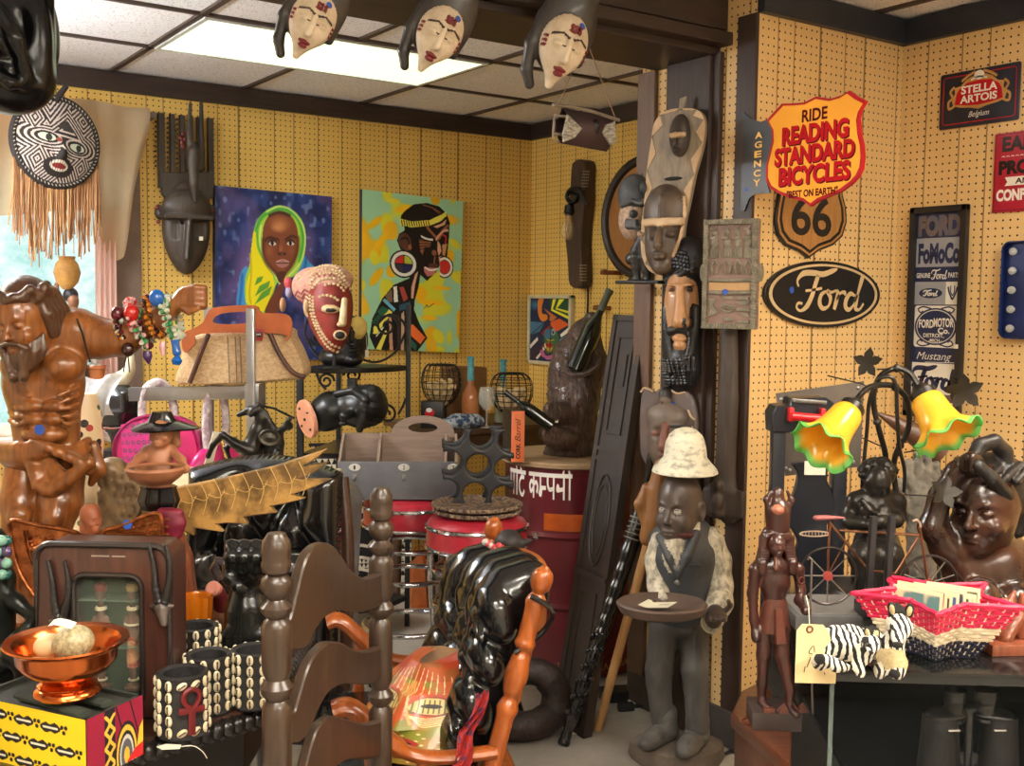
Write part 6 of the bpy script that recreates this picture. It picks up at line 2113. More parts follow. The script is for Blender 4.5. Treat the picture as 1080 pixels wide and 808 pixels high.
pts=[(-.11,-.01,.05),(-.07,-.07,.05),(.02,-.08,.055),(.095,-.02,.07),(.11,.0,.14),(.07,-.01,.20),(.01,-.01,.215),(-.05,-.02,.19),(-.07,-.03,.15)]
MB().tube(path(pts,None,8),[.048]*20+[.052]*20+[.046]*16+[.038]*9,16).bq('coil',sn,t.o)
S=SD(.01)
S.ell((-.075,-.035,.14),(.033,.03,.042)).ell((-.08,-.045,.11),(.025,.022,.032))
S.mesh('head',sn,t.o,.005)
t=T('copper_lantern','copper coloured tapering lantern standing behind the bar stool legs','lantern',at(443,640,5.25)*1,FACE)
t.o.location.z=0
t.loc.z=0
lc=M('warm_copper',(214,128,76),(190,98,50),rough=.3,metal=.7)
a_,b_=t.q(443,640),t.q(443,590)
MB().lathe([(0,0),(.07,0),(.075,.02),(.07,.03),(.055,max(.05,a_.z)),(.075,a_.z+.03),(.05,b_.z-.02),(.03,b_.z),(.012,b_.z+.02),(0,b_.z+.02)],6,(a_.x,0,0)).bq('body',lc,t.o,False)
MB().tube([(a_.x+.03*math.cos(w),0,b_.z+.035+.03*math.sin(w))for w in np.linspace(0,2*PI,17)[:-1]],.004,6,closed=True).bq('carrying_ring',lc,t.o)
t=T('power_brick','black power brick with cable and white label on the floor by the partition','charger',at_z(650,738,0),FACE+.2)
MB().box((0,0,.022),(.12,.075,.042),bev=.006).bq('brick',M('black_plastic',(28,28,30),rough=.5),t.o)
MB().box((.055,-.06,.012),(.05,.04,.003),rot_e(x=.3,y=-.3)).bq('white_label',paper,t.o)
MB().tube(path([(.05,.02,.02),(.09,-.05,.012),(.04,-.10,.01),(.14,-.09,.01),(.24,-.12,.01),(.32,-.06,.01)],None,6),.006,7).bq('cable',M('black_plastic',(28,28,30)),t.o)
MB().box((-.0,-.115,.016),(.06,.03,.028),bev=.006).bq('plug',M('black_plastic',(28,28,30)),t.o)
t=T('paper_slip','small white paper slip on the concrete beside the cane tip','paper',at_z(600,772,0.0),FACE+.1)
MB().grid(lambda u,v:((u-.2)*.05,(v-.5)*.06,.002+.004*u*u),6,4).bq('sheet',paper,t.o)
t=T('floor_cable','black cable curled on the floor at the foot of the partition wall','cable',at_z(765,797,0),FACE)
MB().tube(path([(-.02,-.02,.006),(.03,.03,.006),(.08,.05,.006),(.12,.02,.008),(.06,.0,.008),(.02,.02,.012),(.10,.06,.012),(.20,.03,.006)],None,6),.0055,7).bq('cable',M('black_plastic',(28,28,30)),t.o)
t=T('waiter_statue','tall carved wooden waiter in pith hat and vest holding a tray','statue',at_z(704,800,0),FACE)
z=Z(640,430,2.1375)
C=lambda x,y,dy=0.:VV(t.q(*z([(x,y)])[0],dy))
kx=t.k/2.1375
black_w=M('worn_black_wood',(92,89,86),(58,56,55),rough=.5,scale=16,stretch=(1.5,1.5,.5),bump=.3,lo=.3,hi=.75)
vest_w=M('slate_vest_paint',(74,77,82),(54,57,62),rough=.45,scale=12,bump=.2)
white_w=M('chipped_white_paint',(216,208,186),(120,110,98),rough=.65,scale=34,stretch=(1.4,1.4,.8),bump=.35,lo=.42,hi=.66)
skin_w=M('dark_face_wood',(92,78,70),(68,57,52),rough=.38,scale=12,bump=.12)
sole=M('worn_base_wood',(120,108,96),(88,78,70),rough=.65,scale=10,bump=.25)
MB().lathe([(0,0),(.128,0),(.134,.012),(.128,.050),(.118,.056),(0,.056)],36,(C(150,780).x+.012,0,0),sx=1.15,sy=.85,ripple=lambda w,f:1+.03*math.sin(3*w)+.015*math.sin(7*w)).bq('base',sole,t.o)
zt=.056
S=SD(.014)
hipz=C(170,500).z
for(xh,xk,xa,ft,dy)in((130,118,126,(95,770),.01),(196,198,200,(185,800),-.04)):
 S.cn([C(xh,500,.0),C(xk,590,-.005+dy*.5),(C(xk,620).x,dy*.7,C(xk,620).z),(C(xa,720).x,dy,.12)],[.050,.044,.040,.036],0,.012)
S.ell(C(163,486,.0),(.090,.066,.045),0,.02)
S.cap(C(198,505,-.065),C(200,540,-.066),.006,None,0,.004)
S.mesh('trousers',black_w,t.o,.0044)
shoe=M('grey_black_shoe',(104,101,97),(74,71,69),rough=.5,scale=20,bump=.25)
for(xa,dy,yaw)in((128,.0,-.75),(196,-.04,-.55)):
 S=SD(.012)
 S.frame(rot_e(z=yaw),(C(xa,720).x,dy,zt))
 S.ell((0,.015,.035),(.036,.045,.04)).ell((0,-.045,.026),(.036,.065,.032)).ell((0,-.085,.020),(.031,.040,.024)).cap((0,.012,.04),(0,.012,.085),.037,.039)
 S.box((0,-.04,-.02),(.1,.2,.02),.001,0,.003,'-')
 for i in range(4):S.cap((-.018,-.030-i*.014,.058-i*.005),(.018,-.038-i*.014,.058-i*.005),.0032,None,0,.002)
 S.mesh('shoe',shoe,t.o,.0045)
tz=C(170,320).z
S=SD(.016)
S.cn([C(165,455,.0),C(168,400,.0),C(172,340,.0),C(170,290,.01)],[.092,.088,.100,.082],1,.02,flat=(1,1.25,1))
S.cn([C(125,300,.01),C(175,280,.015),C(228,305,.01)],[.045,.06,.050],1,.02)
S.ell(C(150,320,-.055),(.034,.030,.085),0,.004)
S.cn([C(118,290,-.05),C(140,340,-.082),C(156,380,-.092)],[.012,.012,.008],1,.006).cn([C(200,285,-.055),C(180,335,-.085),C(158,380,-.092)],[.014,.014,.008],1,.006)
for y_ in(362,395):S.ell(C(158,y_,-.094),(.010,.008,.010),2,.002)
S.box(C(200,355,-.095),(.022,.004,.003),.001,1,.003)
S.mesh('vest_and_shirt',[white_w,vest_w,M('pewter_button',(120,116,110),rough=.5)],t.o,.0044)
S=SD(.012)
S.cn([C(232,300,.0),C(250,345,.01),(C(255,400).x,.0,C(255,400).z),(C(248,430).x,-.05,C(248,430).z),(C(222,462).x,-.11,C(222,462).z)],[.045,.042,.040,.040,.034],0,.015)
S.mesh('sleeve',white_w,t.o,.0044)
S=SD(.012)
S.cn([C(125,300,.0),C(112,345,.0),(C(112,395).x,-.03,C(112,395).z),(C(118,425).x,-.10,C(118,425).z)],[.04,.036,.032,.028],0,.015)
S.mesh('sleeve',white_w,t.o,.0044)
hc=C(165,228,-.01)
S=SD(.008)
S.cap(C(178,290,.01),C(178,240,.0),.042,.042,0,.02)
S.frame(rot_e(z=-.62),hc)
W,D,Hh=.066,.082,.118
S.ell((0,0,.025),(W,D,Hh*.84),0).ell((0,-.018,-.045),(W*.80,D*.78,Hh*.55),0,.03)
face(S,W,D,Hh,0,lip=0,eye=1,brow=0,nose=1.05,lips=1.25)
S.ell((-W*1.02,.012,.0),(.014,.022,.032),0,.006).ell((W*1.04,.012,.0),(.012,.024,.034),0,.006).ell((W*1.16,.008,.0),(.010,.014,.022),0,.004,'-')
S.mesh('head',[skin_w,M('grey_white_eye',(176,170,160),rough=.5)],t.o,.0042)
mb=MB()
cc_=C(178,285,.0)
mb.lathe([(.050,-.03),(.060,-.01),(.056,.025),(.048,.045),(.044,.045),(.044,-.02)],30,cc_)
mb.bq('collar',white_w,t.o)
S=SD(.004)
b0=C(172,288,-.075)
S.ell(b0,(.009,.008,.009)).ell(b0+VV((-.02,0,.004)),(.018,.008,.012)).ell(b0+VV((.02,.008,.0)),(.018,.008,.012))
S.mesh('bow_tie',M('faded_maroon_bow',(92,42,42),(70,32,34),rough=.6),t.o,.0035)
hb=C(176,140,.0)
mb=MB()
htz=C(176,50).z-hb.z
mb.lathe([(a*.675,b*.74+.004)for a,b in[(0,-.004),(.10,-.006),(.150,-.018),(.158,-.014),(.152,.002),(.128,.024),(.104,.050),(.100,.085),(.094,.115),(.078,.145),(.052,.166),(.02,.176),(0,.178)]],44,hb,sx=.97,sy=1.08)
mb.bq('pith_hat',M('chipped_cream_hat',(226,220,196),(140,132,116),rough=.6,scale=30,stretch=(1,1,2),bump=.3,lo=.5,hi=.72),t.o)
tc_=C(124,452,-.20)
tray=M('brown_tray_wood',(106,86,74),(80,64,56),rough=.5,scale=9,bump=.2)
MB().lathe([(0,-.022),(.085,-.022),(.112,-.010),(.122,.014),(.116,.020),(.100,.006),(.070,-.004),(0,-.006)],44,tc_,sx=1.12,sy=.95).bq('tray',tray,t.o)
for(wx,ex_,sgn)in(((118,428),(C(118,425).x,-.10),1),((215,468),(C(222,462).x,-.11),-1)):
 S=SD(.008)
 w0=VV((ex_[0],ex_[1],C(*wx).z))
 pal=VV((w0.x+sgn*-.004,-.145,tc_.z-.030))
 S.cn([w0,pal],[.026,.028])
 S.ell(pal+VV((0,-.015,0)),(.030,.034,.016))
 for i in range(4):
  b_=pal+VV((-.022+i*.015,-.035,.0))
  S.cn([b_,b_+VV((sgn*.006,-.024,-.002)),b_+VV((sgn*.010,-.044,.006))],[.0085,.008,.0065],0,.004)
 b_=pal+VV((-sgn*.028,-.008,.010))
 S.cn([b_,b_+VV((-sgn*.012,-.016,.022)),b_+VV((-sgn*.004,-.026,.038))],[.009,.0085,.007],0,.004)
 S.mesh('hand',skin_w,t.o,.0036)
tg=T('price_card','folded cream price card reading 250 lying on the waiter tray','tag',t.loc+t.R@(tc_+VV((-.015,-.02,.008))),FACE-.55)
cd=MB()
cd.grid(lambda u,v:((u-.5)*.095,(v-.5)*.075,.004+.016*abs(u-.3)),8,3)
cd.bq('card',M('cream_card',(236,230,204),(230,224,196),rough=.8),tg.o)
mb=MB()
letters(mb,'250-',(0,0,.038,.016),0)
for v in mb.v:
 u=v.x+.002
 v.x,v.y,v.z=.008+v.x*.9-.0,-.012+v.z,.0058+.016*abs((.008+v.x*.9)/.095+.5-.3)
mb.bq('lettering',M('pencil_ink',(70,66,70),rough=.7),tg.o)
def TP(name,lab,cat,px,py,d,z=None,rot=FACE,group=None):
 p=at(px,py,d)
 return T(name,lab,cat,(p.x,p.y,p.z if z is None else z),rot,group)
def CAMP(x,d,z):
 return VV((_r.x*x,_r.y*x,0))/math.hypot(_r.x,_r.y)+VV((_f.x,_f.y,0)).normalized()*d+VV((0,0,z))
brown_w=WOOD('oiled_brown_wood',(156,94,44),(98,54,24),axis=2,rough=.28,bump=.08,coat=.3,scale=5)
dpol=WOOD('dark_polished_wood',(72,44,32),(46,28,22),axis=0,rough=.3,coat=.3,bump=.06)
copper=M('polished_copper',(216,122,66),(196,102,50),rough=.18,metal=1,scale=4)
TABZ=.72
ctr=CAMP(-1.005,2.16,0)
t=T('octagonal_table','dark eight sided table with rope carved edge crowded with carvings at left','table',ctr,FACE)
apo,n8=.56,8
cr=apo/math.cos(PI/8)
oct_=[(cr*math.cos(PI/8+i*PI/4),cr*math.sin(PI/8+i*PI/4))for i in range(8)]
MB().prism(oct_,TABZ-.03,TABZ,plane='xy',bev=.004).bq('table_top',dpol,t.o)
MB().prism([(p[0]*.93,p[1]*.93)for p in oct_],TABZ-.14,TABZ-.03,plane='xy').bq('apron',bpt,t.o)
ropem=M('black_rope_carving',(34,29,28),(24,21,21),rough=.3,coat=.3)
mb=MB()
for i in range(8):
 a,b=VV(oct_[i]),VV(oct_[(i+1)%8])
 n_=22
 for k in range(n_):
  p=a.lerp(b,(k+.5)/n_)
  dv=(b-a).normalized()
  c=VV((p.x,p.y,TABZ-.022))
  mb.tube([c+VV((dv.x*-.016,dv.y*-.016,.013)),c+VV((dv.x*.016,dv.y*.016,-.013))],[.010,.010],7)
  mb.ball(c,(.017,.017,.016),8)
mb.bq('rope_edge',ropem,t.o)
for i in range(0,8,2):
 p=VV(oct_[i])*.86
 MB().lathe([(.03,0),(.036,.03),(.024,.06),(.030,.3),(.040,.5),(.028,TABZ-.16),(.04,TABZ-.12)],16,(p.x,p.y,0)).bq('leg',bpt,t.o)
kc=CAMP(-.636,1.60,0)
t=T('printed_cloth_box','box covered in yellow black and crimson wax print cloth under the copper bowl','box',(kc.x,kc.y,TABZ),FACE-.42)
bw,bd,bh=.24,.118,.098
BX0,BX1,BY0,BY1=-bw,0,0,bd
mb=MB()
mb.box((-bw/2,bd/2,.003),(bw,bd,.006))
for c,s_ in(((-bw/2,.003,bh/2),(bw,.006,bh)),((-bw/2,bd-.003,bh/2),(bw,.006,bh)),((-.003,bd/2,bh/2),(.006,bd,bh)),((-bw+.003,bd/2,bh/2),(.006,bd,bh))):mb.box(c,s_)
mb.box((-bw/2,bd/2,bh-.012),(bw-.012,bd-.012,.010))
mb.bq('carton',M('dark_box_card',(52,54,48),(38,40,36),rough=.8),t.o)
cv=Cv(bw,bh,190,90,(240,204,30))
for r in range(3):
 for c_ in range(4):
  x,y=.02+c_*.056+(r%2)*.03-.02,.018+r*.033+c_*.002
  cv.poly(sp2([(x-.022,y),(x-.010,y-.008),(x,y-.005),(x+.010,y-.009),(x+.022,y),(x+.010,y+.008),(x,y+.006),(x-.010,y+.009)],3),(34,26,26))
  cv.line([(x-.014,y),(x+.014,y)],.0035,(226,222,206))
  for dx,dy in((-.004,-.004),(.004,-.004),(0,.004)):cv.ell(x+.028+dx,y+dy,.0036,.0036,(34,26,26))
cv.sheet('yellow_print_side',t.o,lambda u,v:(-bw+bw*u,-.0012,bh*(1-v)),PAINT('printed_cotton',.9))
cv=Cv(bd,bh,190,80,(142,22,52))
for i in range(2):
 cv.line([(.06+i*.03,0),(.09+i*.03,bh)],.003,(40,14,24))
cv.poly([(.0,0),(.028,0),(.028,bh),(0,bh)],(142,22,52)).poly([(.036,0),(.058,0),(.058,bh),(.036,bh)],(30,22,26))
for i in range(4):cv.line(sp2([(.038,.01+i*.026),(.047,.022+i*.026),(.038,.034+i*.026)],3,False),.005,(226,180,60)).line(sp2([(.056,.01+i*.026),(.047,.022+i*.026),(.056,.034+i*.026)],3,False),.005,(226,180,60))
for r_,c_ in((.050,(30,22,26)),(.044,(226,180,60)),(.036,(30,22,26)),(.030,(200,196,190)),(.024,(90,90,96)),(.012,(226,180,60))):cv.ell(.082,.085,r_*.5,r_*1.1,c_)
cv.poly([(.10,.098),(.11,.05),(.118,.04),(.118,.098)],(232,196,50)).poly([(.08,.098),(.10,.08),(.118,.075),(.118,.098)],(206,40,40))
cv.sheet('crimson_print_side',t.o,lambda u,v:(.0012,bd*u,bh*(1-v)),PAINT('printed_cotton',.9))
for i,y in enumerate((.03,.075)):
 MB().tube([(-.17,y,bh+.002),(-.012,y-.02,bh+.004)],.012,10,flat=.5).bq('black_cloth_fold',M('dark_green_cloth',(54,62,52),(36,42,36),rough=.9),t.o)
bc=t.loc+t.R@VV((-.074,.036,bh+.017))
t=T('copper_bowl','polished copper footed bowl holding a speckled stone egg','bowl',bc,FACE)
prof=[(0,.0),(.050,0),(.054,.004),(.052,.010),(.046,.014),(.048,.019),(.040,.024),(.046,.030),(.068,.042),(.080,.058),(.082,.076),(.088,.084),(.100,.088),(.099,.091),(.086,.088),(.077,.076),(.075,.060),(.062,.045),(.03,.036),(0,.034)]
MB().lathe([(a*.93,b*.96)for a,b in prof],64).bq('bowl',copper,t.o)
marb=M('speckled_stone',(190,178,138),(112,102,76),rough=.35,scale=150,lo=.38,hi=.7)
for i,(x,y,z_,r,lab)in enumerate(((.012,-.005,.083,.027,'large speckled stone egg with a white tag, lying in copper bowl'),(-.034,.012,.072,.019,'small cream stone egg mostly sunk in the copper bowl'))):
 e=T('stone_egg',lab,'egg',bc+t.R@VV((x,y,z_)),FACE)
 MB().ball((0,0,0),(r*1.22,r,r),24,rot_e(y=-.35)).bq('egg',marb if i==0 else M('cream_stone',(226,206,160),(206,186,140),rough=.35),e.o)
 if i==0:MB().grid(lambda u,v:(-.030+.036*u,-.012+.022*v-.008,.0345-.010*abs(u-.3)+.004*v),4,3).bq('price_tag',paper,e.o)
black_cloth=M('black_beaded_cloth',(30,28,29),(44,42,42),rough=.7,scale=120,bump=.5)
shell=M('cowrie_shell',(236,224,194),(214,196,158),rough=.3)
slit=M('cowrie_slit',(70,54,40),rough=.7)
def cowrie_mesh():
 mb=MB()
 mb.cur=0
 mb.ball((0,0,0),(.0062,.0042,.0095),14)
 mb.cur=1
 mb.box((0,-.0040,0),(.0016,.0016,.014),bev=.0006)
 for k in range(5):
  mb.box((0,-.0041,-.005+k*.0025),(.0036,.001,.0008))
 return mb
cuff0=None
for i,(px,py,d,lab,ank)in enumerate(((193,780,1.845,'black cowrie cuff with red ankh sign, nearest of the four',True),(221,754,1.95,'black cowrie cuff right behind the one with red ankh',False),(268,746,1.98,'black cowrie cuff beside the ladder back chair post',False),(208,730,2.12,'black cowrie cuff farthest back, under the amber goblet',False))):
 p=at(px,py,d)
 if 1:
  t=T('cowrie_cuff',lab,'cuff',(p.x,p.y,TABZ),FACE+(0,.3,-.2,.5)[i],'cowrie cuffs on the table')
  R_,H_=.041,.108 if i==0 else .104
  MB().lathe([(R_-.010,0),(R_,0),(R_+.002,.004),(R_,.01),(R_,H_-.008),(R_+.002,H_-.003),(R_-.004,H_),(R_-.010,H_-.004),(R_-.011,.004),(R_-.010,0)],40).bq('band',black_cloth,t.o)
  mb=MB()
  for r_ in range(5):
   for c_ in range(12):
    w=-PI+c_*2*PI/12-.25
    if ank and .18<((w+PI/2+PI)%(2*PI)-PI)<1.15 and 0<r_<4:continue
    if c_*30%360>330:continue
    mm=cowrie_mesh()
    q=Matrix.Rotation(w+PI/2,3,'Z')
    tilt_=rot_e(y=(.0 if not(ank and .18<((w+PI/2+PI)%(2*PI)-PI)<1.15)else 1.0))
    off=VV((math.cos(w)*(R_+.002),math.sin(w)*(R_+.002),.015+r_*.0198))
    mm.v=[q@(tilt_@v)+off for v in mm.v]
    mb.add(mm.v,mm.f,0)
    mb.mi[-len(mm.f):]=mm.mi
  mb.bq('cowrie_shells',[shell,slit],t.o)
  if ank:
   mb=MB()
   y_=-R_-.004
   pts=[(0,-.002),(.012,.010),(.012,.024),(0,.031),(-.012,.024),(-.012,.010)]
   mb.tube([(p[0],0,p[1]+.052)for p in path([VV(q)for q in pts],None,4,True)],.0045,7,closed=True)
   mb.box((0,0,.048),(.044,.006,.011),bev=.002)
   mb.box((0,0,.026),(.012,.006,.042),bev=.002)
   q=Matrix.Rotation(.62,3,'Z')
   mb.v=[q@(v+VV((0,y_,.006)))for v in mb.v]
   mb.bq('ankh',M('dark_red_leather',(120,26,28),(96,18,22),rough=.5),t.o)
p=at_z(178,789,TABZ)
t=T('price_label','white price label on a thread lying before the ankh cuff','tag',p,FACE)
MB().prism([(-.020,0),(-.008,.011),(.018,.009),(.020,-.006),(-.008,-.010)],.001,.0022,plane='xy').bq('card',paper,t.o)
MB().tube(path([(.02,.002,.002),(.04,.0,.004),(.06,-.02,.004),(.075,-.045,.003)],None,5),.0008,5).bq('thread',paper,t.o)
t=TP('shadow_box_case','dark wooden glass fronted case with two horned antelope heads and dolls inside','display case',118,764,1.93,TABZ,FACE-.04)
z=Z(0,560,4.04)
C=lambda x,y,dy=0.:VV(t.q(*z([(x,y)])[0],dy))
a,b=C(180,825),C(765,50)
fw_=dark_polish_v=WOOD('mahogany_case',(84,50,40),(54,31,26),axis=2,rough=.3,coat=.3,bump=.06)
x0,x1,zt=C(185,500).x,C(745,500).x,C(450,48).z
outer=[(x0,0),(x1,0)]+[(x1-.028+.028*math.cos(w),zt-.028+.028*math.sin(w))for w in np.linspace(0,PI/2,7)]+[(x0+.028+.028*math.cos(w),zt-.028+.028*math.sin(w))for w in np.linspace(PI/2,PI,7)]
ix0,ix1,iz0,izt=C(335,400).x,C(625,400).x,C(450,725).z,C(450,175).z
inner=rr(ix0,iz0,ix1,izt,.022,6)
def holed(name,outer,inner,y0,y1,mat,parent):
 bm=bmesh.new()
 ov=[bm.verts.new((p[0],y0,p[1]))for p in outer]
 iv=[bm.verts.new((p[0],y0,p[1]))for p in inner]
 ed=[bm.edges.new((q[i],q[(i+1)%len(q)]))for q in(ov,iv)for i in range(len(q))]
 bmesh.ops.triangle_fill(bm,use_beauty=True,edges=ed)
 ext=bmesh.ops.extrude_face_region(bm,geom=bm.faces[:])
 bmesh.ops.translate(bm,vec=(0,y1-y0,0),verts=[v for v in ext['geom']if isinstance(v,bmesh.types.BMVert)])
 bmesh.ops.recalc_face_normals(bm,faces=bm.faces)
 me=bpy.data.meshes.new(name)
 bm.to_mesh(me)
 bm.free()
 o=link(name,me,parent,[mat])
 return o
holed('door_frame',outer,inner,-.02,.0,fw_,t.o)
mb=MB()
mb.tube([(p[0],-.022,p[1])for p in outer],.006,7,closed=True)
mb.tube([(p[0],-.021,p[1])for p in inner],.005,7,closed=True)
mb.bq('moulding',M('dark_case_moulding',(48,40,38),(36,29,28),rough=.3,coat=.3),t.o)
mb=MB()
mb.prism([(p[0],p[1])for p in outer],.055,.06)
for i in range(len(outer)):
 p,q=outer[i],outer[(i+1)%len(outer)]
 mb.add([(p[0],0,p[1]),(q[0],0,q[1]),(q[0],.06,q[1]),(p[0],.06,p[1])],[(0,1,2,3)])
mb.bq('carcass',fw_,t.o)
MB().box(((ix0+ix1)/2,.051,(iz0+izt)/2),(ix1-ix0+.02,.004,izt-iz0+.02)).bq('green_lining',M('dark_green_felt',(62,74,52),(46,58,40),rough=.9),t.o)
MB().box(((ix0+ix1)/2,-.008,(iz0+izt)/2),(ix1-ix0+.004,.003,izt-iz0+.004)).bq('glass_pane',GLASS('case_glass',(200,214,196),.03,.05),t.o)
for y_ in(300,500):MB().box(((ix0+ix1)/2,.025,C(450,y_).z),(ix1-ix0,.045,.003)).bq('glass_shelf',GLASS('case_shelf_glass',(120,140,120),.05,.4),t.o)
for sx,lift in((258,0),(690,-65)):
 S=SD(.004)
 S.cap(C(sx,400+lift,-.03),C(sx+8,462+lift,-.04),.012,.006).ell(C(sx,395+lift,-.028),(.013,.012,.016)).ell(C(sx-26,385+lift,-.026),(.012,.005,.005)).ell(C(sx+26,385+lift,-.026),(.012,.005,.005))
 hd=S.mesh('antelope_head',M('bronze_head',(120,108,100),(60,50,46),rough=.35,metal=.4),t.o,.002)
 for s_ in(-1,1):
  pts=path([C(sx+s_*8,380+lift,-.03),C(sx+s_*26,310+lift,-.03),C(sx+s_*34,220+lift,-.028),C(sx+s_*(16 if s_>0 else 55),125+lift,-.026)],None,10)
  n_=len(pts)
  MB().tube(pts,[(.0085-.0058*i/n_)*(1+.14*(i%3==0))for i in range(n_)],9).bq('horn',M('black_horn',(34,30,29),(24,21,21),rough=.35),hd)
q0,q1=C(390,112,-.021),C(535,104,-.021)
mb=MB()
for i in range(15):
 if i!=8:ribbon(mb,[(q0.x+(q1.x-q0.x)*i/15,q0.z+.001),(q0.x+(q1.x-q0.x)*(i+.4)/15,q0.z+.0035),(q0.x+(q1.x-q0.x)*(i+.7)/15,q0.z+.0012)],.0014,-.0208,n=2)
mb.bq('worn_lettering',M('silver_lettering',(196,190,180),rough=.5),t.o)
CASE=t
for i,(cx,hat,lab)in enumerate(((408,(150,50,40),'slim carved doll with red cap at left inside the glass case'),(545,(196,160,90),'slim carved doll with gold top knot at right inside the glass case'))):
 cz=C(cx,690).z if i else C(cx,600).z
 e=T('doll',lab,'doll',t.loc+t.R@VV((C(cx,500).x,.024,iz0+.002)),t.rot)
 L=lambda y_:C(cx,y_).z-iz0
 S=SD(.005)
 S.cn([(0,0,L(665)),(0,0,L(600)),(0,0,L(520)),(0,0,L(420)),(0,0,L(360))],[.006,.007,.009,.009,.007]).ell((0,0,L(300)),(.009,.010,.020)).cn([(-.012,0,L(390)),(-.015,-.003,L(440)),(-.009,-.006,L(480))],.0035).cn([(.012,0,L(390)),(.015,-.003,L(440)),(.009,-.006,L(480))],.0035)
 S.box((0,0,L(690)),(.014,.012,.005))
 S.mesh('body',M('doll_brown_wood',(120,82,64),(96,64,50),rough=.45),e.o,.0022)
 MB().lathe([(.010,-.004),(.0115,.004),(.008,.010),(0,.012)],16,(0,0,L(265))).bq('cap',M('doll_cap_%d'%i,hat,rough=.5),e.o)
 mb=MB()
 for y_,r_ in((345,.0085),(352,.009),(415,.0135),(655,.008)):
  mb.tube([(r_*math.cos(2*PI*k/14),r_*math.sin(2*PI*k/14),L(y_))for k in range(14)],.002,5,closed=True)
 mb.bq('bead_bands',shell,e.o)
 MB().lathe([(.011,L(600)),(.012,L(560)),(.010,L(480)),(.0105,L(470))],18).bq('skirt',M('doll_red_skirt',(170,62,50),(206,150,100),rough=.7,scale=70,lo=.45,hi=.55),e.o)
t=TP('carved_crucifix_figure','large oiled wood carving of a bearded man with outstretched arms and loincloth','statue',45,655,2.52,TABZ,FACE)
z=Z(0,290,5.05)
C=lambda x,y,dy=0.:VV(t.q(x,y,dy))
k=t.k
S=SD(.018)
S.cn([C(50,475,0),C(48,440,0),C(46,405,-.005),C(44,375,0)],[34*k,33*k,40*k,38*k],0,.02,flat=(1,1.35,1))
S.ell(C(24,386,-.036),(22*k,.048,19*k),0,.012).ell(C(66,386,-.036),(23*k,.048,19*k),0,.012)
S.cn([C(10,350,0),C(45,352,0),C(82,352,.0)],[22*k,26*k,22*k],0,.02)
for sx in(-1,1):
 for i in range(5):S.cn([C(46+sx*36,408+i*9,-.030),C(46+sx*27,412+i*9,-.060),C(46+sx*(15+i*1.5),418+i*7,-.074)],[.0055,.006,.0045],0,.004)
S.ell(C(37,428,-.060),(11*k,.022,7*k),0,.004).ell(C(57,428,-.060),(11*k,.022,7*k),0,.004).ell(C(37,442,-.058),(11*k,.022,7*k),0,.004).ell(C(57,442,-.058),(11*k,.022,7*k),0,.004).ell(C(47,458,-.05),(23*k,.032,11*k),0,.006)
for x_ in(17,48):S.ell(C(x_,402,-.085),(.005,.006,.005),0,.002)
S.cn([C(82,350,0),C(105,357,0),C(130,357,-.01),C(160,340,-.02),C(188,320,-.03)],[24*k,20*k,17*k,12*k,9*k],0,.02)
S.ell(C(196,314,-.025),(12*k,.024,11.5*k),0,.006)
for i in range(4):
 y_=304+i*6.2
 S.cn([C(194,y_+1,-.035),C(206,y_-1,-.050),C(215,y_,-.042),C(216,y_+1,-.020),C(206,y_+2,-.012)],[3.4*k,3.9*k,3.9*k,3.5*k,3*k],0,.0015)
S.cn([C(190,324,-.04),C(199,329,-.062),C(209,325,-.066)],[3.8*k,3.8*k,3.2*k],0,.002)
S.cn([C(10,350,0),C(-15,356,0),C(-45,356,-.01),C(-80,340,-.02),C(-104,322,-.03)],[22*k,19*k,17*k,12*k,9*k],0,.02)
S.ell(C(-112,316,-.03),(13*k,.03,12*k),0,.008)
S.cn([C(28,490,-.01),C(22,530,-.05),C(20,552,-.055),C(24,600,-.02),C(30,640,-.01)],[22*k,20*k,16*k,14*k,10*k],0,.014)
S.cn([C(66,490,-.01),C(64,530,-.05),C(58,552,-.055),C(52,600,-.02),C(42,640,-.01)],[24*k,21*k,17*k,14*k,10*k],0,.014)
S.cn([C(30,640,-.01),C(32,652,-.06)],[9*k,7*k]).cn([C(42,640,-.01),C(44,650,-.07)],[9*k,7*k])
S.ell(C(20,545,-.09),(11*k,.02,12*k),0,.012).ell(C(56,547,-.09),(12*k,.02,12*k),0,.012)
S.box((0,0,-.2),(1.5,.5,.2),.001,0,.002,'-')
hc=C(27,341,-.075)
S.cn([C(36,362,-.02),hc+VV((.01,.02,-.02))],[.045,.045],0,.02)
hr=rot_e(x=.16,y=-.10,z=-.20)
S.frame(hr,hc)
W,D,Hh=.051,.066,.082
S.ell((0,0,.02),(W,D,Hh*.85)).ell((0,-.012,-.035),(W*.8,D*.8,Hh*.55),0,.02)
face(S,W,D,Hh,0,ears=False,nose=1.0)
S.mesh('body',brown_w,t.o,.0042)
MB().tube([C(85,336,-.03)+VV((0,-.02,0)),C(87,352,-.055),C(91,368,-.055),C(95,382,-.045)],.0022,5).bq('joint_line',M('dark_joint',(24,18,14),rough=.9),t.o)
hairw=WOOD('dark_hair_wood',(96,64,42),(58,36,24),axis=2,rough=.3,bump=.5,coat=.3,scale=14)
S=SD(.008)
S.frame(hr,hc)
S.ell((0,.016,.045),(W*1.10,D*.98,Hh*.72),0,.01)
for i in range(9):
 w=-2.4+i*.6
 S.cn([(W*1.08*math.sin(w),.01-D*.9*math.cos(w),.058+.006*math.sin(3*i)),(W*1.12*math.sin(w+.35),.01-D*.96*math.cos(w+.35),.070-.008*math.sin(2*i)),(W*1.08*math.sin(w+.7),.01-D*.9*math.cos(w+.7),.058)],.011,0,.004)
